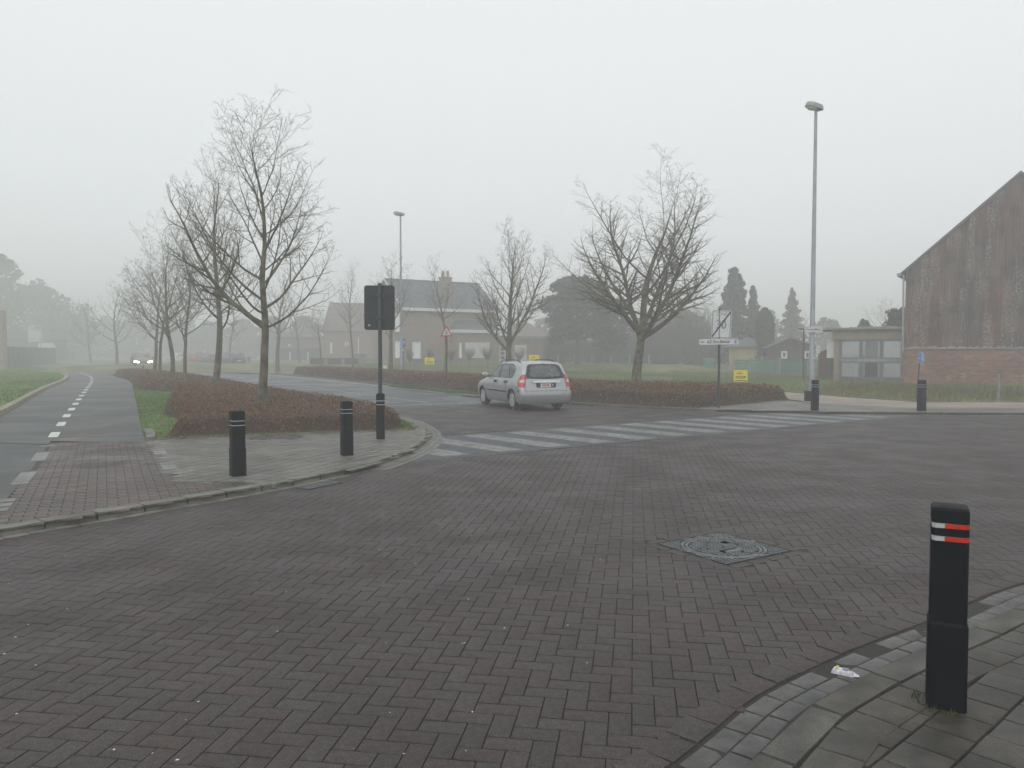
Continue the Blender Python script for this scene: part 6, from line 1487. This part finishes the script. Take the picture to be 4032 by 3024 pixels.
# gable side: tall ground floor window and upper window
def side_window(y0, y1, z0, z1, fill, mull):
    w = window(r, 0, y1 - y0, z0, z1, 0, fill, mull=mull, fr=.09); w.rotation_euler = (0, 0, -pi / 2); w.location = (-.02, y1, 0); return w
side_window(.25, 1.75, H1.z(1411, 0), H1.z(1343, 0), 'curtain', 1); side_window(.6, 1.7, H1.z(1306, 0), H1.z(1232, 0), 'curtain', 0)
# bay and its roof
ox = 1.6; bx0, bx1 = H1.x(1803, -ox), H1.x(1966, -ox); zb = H1.z(1310, bx0, -ox)
box3(r, 'bay_wall', bx0, bx1, -ox, -.002, -.6, zb, M['brick_tan']); box3(r, 'bay_eaves', bx0 - .3, bx1 + .3, -ox - .3, 0, zb, zb + .30, M['white_trim'])
mb = MB(); zt_ = zb + 1.25; mb.add([(bx0 - .3, -ox - .3, zb + .31), (bx1 + .3, -ox - .3, zb + .31), (bx1 + .3, -.01, zb + .31), (bx0 - .3, -.01, zb + .31), (bx0 + .7, -.01, zt_), (bx1 - .6, -.01, zt_)], [(0, 1, 5, 4), (1, 2, 5), (3, 0, 4), (0, 3, 2, 1)]); mb.build('bay_roof', M['roof_slate'], r)
x0, x1 = H1.x(1831, -ox), H1.x(1927, -ox); shutter(r, x0, x1, H1.z(1410, x0, -ox), H1.z(1348, x0, -ox), -ox - .02)
box3(r, 'sill', x0 - .9, x1 + .5, -ox - .12, -ox - .003, H1.z(1413, x0, -ox) - .08, H1.z(1413, x0, -ox), M['plinth'])
w = window(r, bx0 + .12, bx0 + .38, H1.z(1411, bx0, -ox), H1.z(1350, bx0, -ox), -ox - .01, 'curtain', fr=.06)
# flat roofed wing with door and garage door
gx0, gx1 = bx1 + .02, H1.x(2150, -.6); zg_ = H1.z(1333, gx0, -.6)
box3(r, 'wing_wall', gx0, gx1, -.6, 6, -.6, zg_, M['brick_tan']); box3(r, 'wing_roof', gx0 - .1, gx1 + .15, -.8, 6.2, zg_ + .002, zg_ + .28, M['galv_dull'])
x0, x1 = H1.x(1961, -.6) + .1, H1.x(1991, -.6); dz0, dz1 = H1.z(1438, x0, -.6), H1.z(1359, x0, -.6)
dr_ = empty('door'); dr_.parent = r; box3(dr_, 'leaf', x0, x1, -.65, -.602, dz0, dz1, M['white_trim'])
for k in range(3): zz = dz1 - .25 - k * (dz1 - dz0) * .21; box3(dr_, 'pane', x0 + .16, x1 - .16, -.665, -.652, zz - .30, zz, M['pane_dark'])
x0, x1 = H1.x(2026, -.6), H1.x(2073, -.6); z1_ = H1.z(1357, x0, -.6); gd = empty('garage_door'); gd.parent = r
for k in range(5): h_ = (z1_ - 0) / 5; box3(gd, 'panel', x0, x1, -.64, -.602, k * h_, (k + 1) * h_ - .02, M['shutter'])
# reddish house left of the dark sign
H2 = Frame('house', 1275, 106, R(14), .45, 'reddish brick house in the mist left of the dark sign back', 'house'); r2 = H2.root
L2 = H2.x(1560); ze2 = H2.z(1300, 0); zr2 = H2.z(1192, 4, 4) 
gable_walls(r2, 0, L2, 0, 8.5, ze2, zr2 - .1, M['brick_red'])
courses(r2, 'roof', (-.3, -.4, ze2 - .1), (L2, -.4, ze2 - .1), (.9, 4.25, zr2), (L2, 4.25, zr2), M['roof_tile'], 12)
courses(r2, 'roof', (-.3, 8.9, ze2 - .1), (L2, 8.9, ze2 - .1), (.9, 4.25, zr2), (L2, 4.25, zr2), M['roof_tile'], 8)
mb = MB(); mb.add([(-.3, -.4, ze2 - .1), (-.3, 8.9, ze2 - .1), (.9, 4.25, zr2)], [(0, 1, 2)]); mb.build('roof', M['roof_tile'], r2)
for (ua, ub, va, vb) in ((1300, 1309, 1392, 1348), (1358, 1364, 1364, 1345), (1368, 1373, 1360, 1345), (1410, 1414, 1388, 1328)):
    xa = H2.x(ua); window(r2, xa, H2.x(ub), H2.z(va, xa), H2.z(vb, xa), -.02, 'curtain', fr=.07, sill=False)
H3 = Frame('house', 1090, 114, R(12), .3, 'low brick annex with dark shopfront far left behind the near trunk', 'house'); r3 = H3.root
x1 = H3.x(1272); zt_ = H3.z(1335, 0); box3(r3, 'wall', 0, x1, 0, 7, -.5, zt_, M['brick_red']); box3(r3, 'roof', -.3, x1 + .1, -.4, 7.3, zt_ + .002, zt_ + .35, M['roof_slate'])
box3(r3, 'shopfront', .2, x1 - .2, -.05, -.002, -.3, H3.z(1372, 0), M['dark_fence'])
for ua in (1140, 1210): xa = H3.x(ua); box3(r3, 'post', xa, xa + .18, -.12, -.052, -.3, H3.z(1385, 0), M['shutter'])
xa = H3.x(1134); box3(r3, 'lamp', xa, xa + .35, -.1, -.01, H3.z(1364, xa), H3.z(1355, xa), M['shutter'])
# red roofed house behind the garage wing
H4 = Frame('house', 2030, 98, R(6), .3, 'house with red tiled hip roof behind the white garage door', 'house'); r4 = H4.root
x1 = H4.x(2142); ze4 = H4.z(1334, 0); zr4 = H4.z(1272, 2, 3); box3(r4, 'wall', 0, x1 + 4, 0, 7, -.5, ze4, M['brick_tan'])
mb = MB(); mb.add([(-.3, -.3, ze4), (x1 + .3 + 1, -.3, ze4), (x1 + 1.3, 7.3, ze4), (-.3, 7.3, ze4), (-.3, 3.5, zr4), (x1 - 1.4, 3.5, zr4)], [(0, 1, 5, 4), (1, 2, 5), (2, 3, 4, 5), (3, 0, 4)]); mb.build('roof', M['roof_tile'], r4)
# low wall, hedge and gate in front of the reddish house
gw = Frame('garden_wall', 1221, 76, R(4), .25, 'low dark garden hedge wall with pale piers before the reddish house', 'garden wall')
x1 = gw.x(1414); box3(gw.root, 'clipped_hedge', 0, x1, 0, .5, 0, gw.z(1410, 0), M['hedge_core'])
for ua in (1277, 1344, 1414, 1430): xa = gw.x(ua); box3(gw.root, 'pier', xa, xa + .32, -.1, .15, -.2, gw.z(1414, xa), M['concrete'])
gt = Frame('garden_gate', 1437, 76, R(4), .25, 'thin green iron garden gate left of the dark sign pole', 'gate'); x1 = gt.x(1490); zt_ = gt.z(1414, 0)
for k in range(12): xa = x1 * k / 11; MB().tube([(xa, 0, .05), (xa, 0, zt_)], .018, 4).build('bar', M['fence_green'], gt.root)
MB().box((x1 / 2, 0, .12), (x1, .04, .04)).box((x1 / 2, 0, zt_ - .05), (x1, .04, .04)).build('rail', M['fence_green'], gt.root)
hb_ = Frame('meter_box', 1397, 75, R(4), .25, 'pale twin meter box standing on a pier beside the garden gate', 'utility box'); x1 = hb_.x(1441); z0_, z1_ = hb_.z(1411, 0), hb_.z(1391, 0)
box3(hb_.root, 'cabinet', 0, x1 * .48, 0, .3, z0_, z1_, M['concrete']); box3(hb_.root, 'cabinet', x1 * .52, x1, 0, .3, z0_, z1_, M['concrete']); box3(hb_.root, 'lid', -.05, x1 + .05, -.05, .35, z1_ + .002, z1_ + .06, M['shutter']); box3(hb_.root, 'pier', x1 * .3, x1 * .7, .05, .28, -.2, z0_, M['concrete'])
ub = Frame('utility_box', 1508, 62, R(4), .05, 'small white utility box standing left of the tan house corner', 'utility box'); x1 = ub.x(1523); box3(ub.root, 'cabinet', 0, x1, 0, .2, ub.z(1458, 0), ub.z(1438, 0), M['shutter']); box3(ub.root, 'post', x1 * .4, x1 * .6, .05, .15, 0, ub.z(1438, 0), M['galv_dull'])

# concrete fence posts behind the meadow
for i, ua in enumerate((2130, 2197, 2262, 2331, 2404, 2479, 2555)):
    x_ = XH(ua, 74); o = MB().box((0, 0, .62), (.13, .13, 1.3)).box((0, 0, 1.3), (.09, .09, .08)).build('fence_post', M['concrete'], None); o.location = (x_, 74, .15)
    tag(o, ('concrete post farthest left, beside the yellow board over the car', 'concrete post just right of the car roof', 'concrete post left under the round pine', 'concrete post before the pine trunk', 'concrete post right under the round pine', 'concrete post nearest the left of the big trunk', 'concrete post right of the big trunk')[i], 'fence post', 'concrete posts in line before the overgrown garden')

# green plank fence
def plank_fence(pts, ztop_v, zbot, label, rows, m, post, name='fence', endpost=True):
    A = pts[0]; r = empty(name, (A[0], A[1], 0), 0, label, 'fence')
    for i in range(len(pts) - 1):
        a, b = arr(pts[i]), arr(pts[i + 1]); L_ = np.linalg.norm(b - a); an = atan2(*(b - a)[::-1]); mid = (a + b) / 2 - arr(A); zt = ZH(ztop_v, (a + b)[1] / 2); h = (zt - zbot) / rows
        for k in range(rows):
            o = MB().box((0, .02 * ((k % 2) - .5), 0), (L_ - .16, .05, h - .03)).build('plank', m, r); o.location = (mid[0], mid[1], zbot + (k + .5) * h); o.rotation_euler = (R(6), 0, an)
    for i, p_ in enumerate(pts):
        o = MB().box((0, 0, 0), (.17, .17, ZH(ztop_v - 5, p_[1]) - zbot + .1)).build('post', post, r); o.location = (p_[0] - A[0], p_[1] - A[1] - .04, (ZH(ztop_v - 5, p_[1]) + zbot) / 2 - .02)
    return r
fp = [(XH(u, d_), d_) for u, d_ in ((2890, 61), (2957, 60), (3070, 58), (3182, 56.3), (3290, 54.8))]
plank_fence(fp, 1416, .05, 'green horizontal plank fence with concrete posts before the sheds', 5, M['fence_green'], M['concrete'])
gbx = Frame('garden_container', 2776, 70, R(3), .1, 'green garden container behind the zone sign pole', 'container'); x1 = gbx.x(2813); box3(gbx.root, 'bin', .05, x1 - .05, 0, .6, 0, gbx.z(1418, 0), M['fence_green']); box3(gbx.root, 'lid', 0, x1, -.05, .65, gbx.z(1418, 0) + .002, gbx.z(1409, 0), M['fence_green'])

# yellow shed
Y = Frame('shed', 2907, 66, R(2), .05, 'yellow garden shed with grey pyramid roof behind the green fence', 'shed'); x1 = Y.x(3021); ze_ = Y.z(1363, 0); D_ = x1
box3(Y.root, 'wall', 0, x1, 0, D_, 0, ze_, M['shed_yellow']); mb = MB(); zr_ = Y.z(1327, x1 / 2, D_ / 2)
mb.add([(-.35, -.35, ze_ - .05), (x1 + .35, -.35, ze_ - .05), (x1 + .35, D_ + .35, ze_ - .05), (-.35, D_ + .35, ze_ - .05), (x1 / 2, D_ / 2, zr_)], [(0, 1, 4), (1, 2, 4), (2, 3, 4), (3, 0, 4), (3, 2, 1, 0)]); mb.build('roof', M['roof_slate'], Y.root)
xa = Y.x(2971); box3(Y.root, 'window', xa, xa + .55, -.03, -.002, Y.z(1413, xa), Y.z(1399, xa), M['pane_dark'])
# brown shed
B = Frame('shed', 3036, 64, R(-3), .05, 'dark brown timber shed with low gable roof left of the lamp post', 'shed'); x1 = B.x(3205); ze_ = B.z(1366, 0); zr_ = B.z(1331, x1 * .42)
xm = x1 * .42; n = 22
for k in range(n):
    xa, xb = x1 * k / n, x1 * (k + 1) / n - .02; xmid = (xa + xb) / 2; zt_ = ze_ + (zr_ - ze_) * (1 - abs(xmid - xm) / (xm if xmid < xm else x1 - xm)); box3(B.root, 'board', xa, xb, -.02 * (k % 2), .03, 0, zt_, M['wood_brown'])
box3(B.root, 'wall', 0, x1, .035, 5, 0, ze_, M['wood_brown'])
for (xa, za, xb, zb_) in ((-.4, ze_ - .15, xm, zr_), (x1 + .4, ze_ - .15, xm, zr_)): mb = MB(); mb.add([(xa, -.4, za), (xb, -.4, zb_), (xb, 5.3, zb_), (xa, 5.3, za), (xa, -.4, za + .09), (xb, -.4, zb_ + .09), (xb, 5.3, zb_ + .09), (xa, 5.3, za + .09)], [(0, 1, 2, 3), (4, 5, 6, 7), (0, 1, 5, 4), (3, 2, 6, 7), (0, 3, 7, 4)]); mb.build('roof', M['roof_slate'], B.root)
for ua in (3075, 3166): xa = B.x(ua); window(B.root, xa, xa + .48, B.z(1412, xa), B.z(1382, xa), -.05, 'pane_dark', fr=.14, sill=False)
# rust coloured boarded screen beside the annex
S_ = Frame('garden_screen', 3222, 50, R(-6), .05, 'rust brown boarded screen with curved top left of the annex', 'screen'); x1 = S_.x(3296)
for k in range(9): xa = x1 * k / 9; t = (k + .5) / 9; box3(S_.root, 'board', xa, xa + x1 / 9 - .015, 0, .04, 0, S_.z(1388 - 16 * sin(t * pi * .55), xa), M['wood_rust'])

# barn with brown corrugated cladding on a brick base
BA = Frame('barn', 3560, 41.5, R(-34), .05, 'tall barn with rusty brown corrugated gable on a red brick base', 'barn'); rb = BA.root
xr_b = BA.x(4000); zt_b = BA.z(1369, 0); ze_b = BA.z(1068, 0); zr_b = BA.z(684, xr_b); Wb_ = xr_b * 2; slope = (zr_b - ze_b) / xr_b
mb = MB(); mb.add([(0, .06, -.2), (Wb_, .06, -.2), (Wb_, .06, ze_b), (xr_b, .06, zr_b), (0, .06, ze_b), (0, 14, -.2), (Wb_, 14, -.2), (Wb_, 14, ze_b), (xr_b, 14, zr_b), (0, 14, ze_b)], [(0, 1, 2, 3, 4), (5, 6, 7, 8, 9), (0, 4, 9, 5), (1, 2, 7, 6)]); mb.build('wall', M['mortar'], rb)
for (xa, xb) in ((-.25, xr_b), (Wb_ + .25, xr_b)): 
    mb = MB(); za = ze_b - .25 * slope; mb.add([(xa, -.12, za), (xb, -.12, zr_b), (xb, 14, zr_b), (xa, 14, za), (xa, -.12, za + .14), (xb, -.12, zr_b + .14), (xb, 14, zr_b + .14), (xa, 14, za + .14)], [(0, 1, 2, 3), (4, 5, 6, 7), (0, 1, 5, 4), (3, 2, 6, 7), (0, 3, 7, 4)]); mb.build('roof', M['roof_slate'], rb)
MB().box((-.30, 6.9, ze_b - .18), (.22, 14.2, .16)).build('gutter', M['galv'], rb); MB().tube([(-.10, -.06, ze_b - .2), (-.06, -.06, zt_b - .2)], .05, 8).build('downpipe', M['galv'], rb, True)
rows = [zt_b, BA.z(1230, 0) , BA.z(1096, 0)]; hrow = rows[1] - rows[0]; rows += [rows[2] + hrow * .98, rows[2] + hrow * 1.96]; rows.append(zr_b + .1)
sw_ = .88; ncol = int(Wb_ / sw_) + 1
for ri in range(len(rows) - 1):
    for ci in range(ncol):
        xa, xb = ci * sw_ + .01, min((ci + 1) * sw_ + .01, Wb_); nseg = 34; v = []; f = []
        zb0 = rows[ri] - (.06 if ri else 0)
        pr = lambda x: ze_b + slope * min(x, Wb_ - x) - .06
        xs_ = [x for x in np.linspace(xa, xb, nseg + 1)]
        if max(pr(xa), pr(xb)) <= zb0 + .02: continue
        for j, x in enumerate(xs_):
            y = -.035 - .006 * ri * 0 - .020 * cos(2 * pi * (x / .146)) - (.004 * ri)
            zt_ = max(zb0, min(rows[ri + 1], pr(x))); v += [(x, y - .004, zb0), (x, y, zt_)]
        for j in range(nseg): f.append((2 * j, 2 * j + 2, 2 * j + 3, 2 * j + 1))
        mesh('cladding_sheet', v, f, M['cladding'], rb, True)
box3(rb, 'base_flashing', -.02, Wb_, -.09, .03, zt_b - .07, zt_b - .015, M['galv_dull'])
m_ = MB(); rn = random.Random(12)
for k in range(70): x = rn.uniform(.2, 7.5); s = rn.uniform(.02, .09); m_.add([(x - s, -.09, zt_b - .01), (x + s, -.09, zt_b - .01), (x + s * .5, -.07, zt_b + s * 1.1), (x - s * .4, -.07, zt_b + s * .8)], [(0, 1, 2, 3)])
lm = m_.build('lichen', M['concrete'], rb); lm['kind'] = 'stuff'
# brickwork of the base, laid brick by brick
bw, bh = .25, .0865; nrow = int((zt_b - .08) / bh); items = []
for j in range(nrow):
    for i in range(int(8.2 / bw) + 1): items.append(((i + (.5 if j % 2 else 0)) * bw + .02, (j + .5) * bh))
items.sort(key=lambda q: (0 if q[0] < 5.4 else 1, -q[1]))
bme = None
def brick_v(x, z, dx=0): w, h = bw / 2 - .006, bh / 2 - .006; y0, y1 = .055, .0 + dx; return [(x - w, y1, z - h), (x + w, y1, z - h), (x + w, y1, z + h), (x - w, y1, z + h), (x - w - .003, y0, z - h - .003), (x + w + .003, y0, z - h - .003), (x + w + .003, y0, z + h + .003), (x - w - .003, y0, z + h + .003)]
bf = [(0, 1, 2, 3), (4, 5, 1, 0), (5, 6, 2, 1), (6, 7, 3, 2), (7, 4, 0, 3)]
me = bpy.data.meshes.new('brick'); me.from_pydata(brick_v(0, 0), [], bf); me.materials.append(M['brick_barn']); rn = random.Random(2)
for (x, z) in items[:300]: o = link_mesh('brick', me, rb); o.location = (x, rn.uniform(-.004, .004), z)
V = []; Fc = []; tone = []
for (x, z) in items[300:]: b = len(V); V += brick_v(x, z, rn.uniform(-.004, .004)); Fc += [tuple(q + b for q in f) for f in bf]; tone += [rn.random()] * 5
big_mesh('brick', V, Fc, M['brick_barn'], rb, tone)['kind'] = 'stuff'

# flat roofed annex with six curtained panes
AN = Frame('annex', 3559, 41.9, R(-34) + pi, .05, 'low flat roofed annex with six curtained window panes beside the barn', 'building'); ra_ = AN.root
# local x runs to the left, local y towards the viewer (negative depth)
def ax_(u, off=0): return AN.x(u, off)
xl = ax_(3283); z_t = AN.z(1292, 0); z_w0, z_w1 = AN.z(1492, 1), AN.z(1338, 1)
box3(ra_, 'wall', .0, xl, -5.0, -.02, -.1, z_t - .28, M['annex_beige'])
box3(ra_, 'fascia', -.0, xl + .1, -.018, .06, z_w1 + .03, z_t - .02, M['annex_beige']); box3(ra_, 'roof', -.1, xl + 1.9, -5.3, .35, z_t, z_t + .07, M['wood_brown'])
box3(ra_, 'roof_edge', -.1, xl + .6, .352, .40, z_t - .04, z_t + .06, M['concrete'])
xw1 = ax_(3311); cols = [(3554, 3475), (3469, 3392), (3387, 3312)]; zm0, zm1 = AN.z(1424, 1), AN.z(1414, 1)
for ci, (ua, ub_) in enumerate(cols):
    xa, xb = max(.08, ax_(ua)), ax_(ub_)
    for (za, zb_) in ((z_w0 + .05, zm0 - .02), (zm1 + .04, z_w1 - .02)):
        w = empty('window'); w.parent = ra_; t = .045
        MB().box(((xa + xb) / 2, .0, za + t / 2), (xb - xa, .09, t)).box(((xa + xb) / 2, .0, zb_ - t / 2), (xb - xa, .09, t)).box((xa + t / 2, .0, (za + zb_) / 2), (t, .09, zb_ - za - 2 * t)).box((xb - t / 2, .0, (za + zb_) / 2), (t, .09, zb_ - za - 2 * t)).build('frame', M['frame_grey'], w)
        def cur(x0_, x1_):
            n = 26; v = []; rn2 = random.Random(int(x0_ * 100))
            for k in range(n + 1): x = x0_ + (x1_ - x0_) * k / n; y = .012 + .014 * sin(k * 1.9 + x0_) + rn2.uniform(-.004, .004); v += [(x, y - .016, za + t), (x, y - .016, zb_ - t)]
            mesh('curtain', v, [(2 * k, 2 * k + 2, 2 * k + 3, 2 * k + 1) for k in range(n)], M['curtain'], w, True)
        if ci == 1: wd = xb - xa; cur(xa + t, xa + wd * .16); cur(xb - wd * .20, xb - t); box3(w, 'pane', xa + t, xb - t, -.014, -.008, za + t, zb_ - t, M['pane_dark'])
        else: cur(xa + t, xb - t)
        MB().box(((xa + xb) / 2, .034, (za + zb_) / 2), (xb - xa - 2 * t, .004, zb_ - za - 2 * t)).build('glass', M['clear_glass'], w)
box3(ra_, 'transom', 0, xw1, -.01, .075, zm0, zm1 + .02, M['galv_dull']); box3(ra_, 'sill', 0, xw1 + .05, -.01, .08, z_w0 - .08, z_w0 + .03, M['frame_grey'])
box3(ra_, 'head', 0, xw1 + .05, -.01, .07, z_w1 - .01, z_w1 + .028, M['frame_grey'])
for u_ in (3472, 3389.5, 3309): xa = ax_(u_); box3(ra_, 'mullion', xa - .05, xa + .05, -.01, .066, z_w0, z_w1, M['frame_grey'])
box3(ra_, 'pale_panel', xl + .02, xl + .45, -.4, -.35, AN.z(1410, xl), AN.z(1330, xl), M['shutter'])
MB().tube([(xl + 1.7, -.2, 0), (xl + 1.7, -.2, z_t)], .05, 6).build('roof_prop', M['wood_brown'], ra_)
mb = MB(); rn = random.Random(8)
for k in range(26): x = rn.uniform(.3, xl); s = rn.uniform(.06, .22); mb.add([(x - s, .2, z_t + .075), (x + s, .1, z_t + .08), (x + s * .6, -.1, z_t + .09 + s * .2), (x - s * .7, -.05, z_t + .08)], [(0, 1, 2, 3)])
mb.build('roof_debris', M['concrete'], ra_)['kind'] = 'stuff'

# ------------------------------------------------------------------ left side: dark fence, board, low building, brick pier
fa, fb_ = arr(G(13, 1453, .07)), arr(G(219, 1430, .07)); r = empty('fence', (fa[0], fa[1], .05), atan2(*(fb_ - fa)[::-1]), 'dark solid panel fence on the grass bank at the far left', 'fence'); L_ = np.linalg.norm(fb_ - fa); n = 14
for k in range(n): xa = L_ * k / n; box3(r, 'panel', xa + .06, xa + L_ / n - .06, -.02 - .01 * (k % 2), .02, .02, 2.22, M['dark_fence'])
for k in range(n + 1): xa = L_ * k / n; box3(r, 'post', xa - .055, xa + .055, -.06, .05, 0, 2.28, M['dark_fence'])
pr_ = Frame('brick_pier', -40, 74, R(0), .05, 'pale brick pier cut by the left edge of the photo', 'pier'); x1 = pr_.x(13); box3(pr_.root, 'pier', 0, x1, 0, .6, 0, pr_.z(1222, 0), M['brick_tan'])
for k in range(28): zz = .15 + k * .21; box3(pr_.root, 'joint', 0, x1 + .004, -.012, 0.0, zz, zz + .03, M['concrete'])
lb = Frame('low_building', -30, 126, R(10), .05, 'low flat dark green building behind the left fence', 'building'); x1 = lb.x(150); box3(lb.root, 'wall', 0, x1, 0, 12, 0, lb.z(1341, x1), M['post_grey']); box3(lb.root, 'roof', -.2, x1 + .2, -.3, 12.2, lb.z(1341, x1) + .002, lb.z(1337, x1) + .1, M['dark_fence'])
cv = Frame('van', 150, 124, R(8), .05, 'pale roof of a van parked behind the left fence', 'van'); x1 = cv.x(199); box3(cv.root, 'body', 0, x1, 0, 2, .4, cv.z(1358, 0), M['shutter']); MB().prism([(.1, 0), (x1 - .1, 0), (x1 - .3, 2), (.1, 2)], cv.z(1358, 0) + .002, cv.z(1351, 0)).build('roof', M['white_trim'], cv.root)
for xa in (.5, x1 - .4): MB().lathe([(.3, -.1), (.33, 0), (.3, .1)], 14, M=Matrix.Translation((xa, 0, .38)) @ Matrix.Rotation(pi / 2, 4, 'X')).build('wheel', M['rubber'], cv.root)
sb = Frame('notice_board', 112, 120, R(4), .05, 'pale site board with a blue picture standing above the left fence', 'board'); x1 = sb.x(163); z0_, z1_ = sb.z(1346, 0), sb.z(1281, 0); box3(sb.root, 'panel', 0, x1, 0, .06, z0_, z1_, M['pale_panel'])
for xa in (.15, x1 - .15): box3(sb.root, 'leg', xa - .05, xa + .05, .065, .15, 0, z1_ - .1, M['galv_dull'])
zc = z1_ - .12; box3(sb.root, 'picture', x1 * .52, x1 - .1, -.01, 0 - .001, zc - .55, zc, M['grey_print']); box3(sb.root, 'green_logo', .12, x1 * .42, -.01, -.001, zc - .45, zc - .1, mat('pale_green', (.30, .42, .33), .6))
for k in range(4): zz = zc - .8 - k * .27; box3(sb.root, 'text_line', .15, x1 - .25 - .1 * (k % 2), -.01, -.001, zz - .09, zz, M['shutter'])
box3(sb.root, 'rule', 0.03, x1 - .03, -.008, -.001, zc - .70, zc - .66, M['grey_print'])
# pair of low wooden posts by the coming car
for i, (ua, va, lab) in enumerate(((532, 1459, 'left one of two low wooden posts before the lit car'), (565, 1461, 'right one of two low wooden posts before the lit car'))):
    p = G(ua, va, .05); o = MB().box((0, 0, .28), (.14, .14, .56)).box((0, 0, .57), (.10, .10, .03)).build('verge_post', M['wood_brown'], None); o.location = (p[0], p[1], .05); tag(o, lab, 'post', 'low wooden posts on the verge')
p = G(980, 1439, .05); o = MB().box((0, 0, .5), (.30, .22, 1.0)).box((0, 0, 1.02), (.34, .26, .05)).build('cabinet', M['wood_brown'], None); o.location = (p[0], p[1], .05); tag(o, 'small dark roadside cabinet right of the dark blue parked car', 'cabinet')
#FOG
# ------------------------------------------------------------------ the fog
hz = MB().box((0, 180, 8.5 - 1.6 + 0.6), (880, 520, 18.2)); haze = hz.build('haze', None); haze['kind'] = 'stuff'
hm = bpy.data.materials.new('haze'); hm.use_nodes = True; t_ = hm.node_tree; t_.nodes.remove(t_.nodes['Principled BSDF'])
pv = t_.nodes.new('ShaderNodeVolumePrincipled'); pv.inputs['Color'].default_value = (.985, .993, 1.0, 1); pv.inputs['Density'].default_value = FOG
pv.inputs['Anisotropy'].default_value = 0.25
t_.links.new(pv.outputs[0], t_.nodes['Material Output'].inputs['Volume']); haze.data.materials.append(hm)
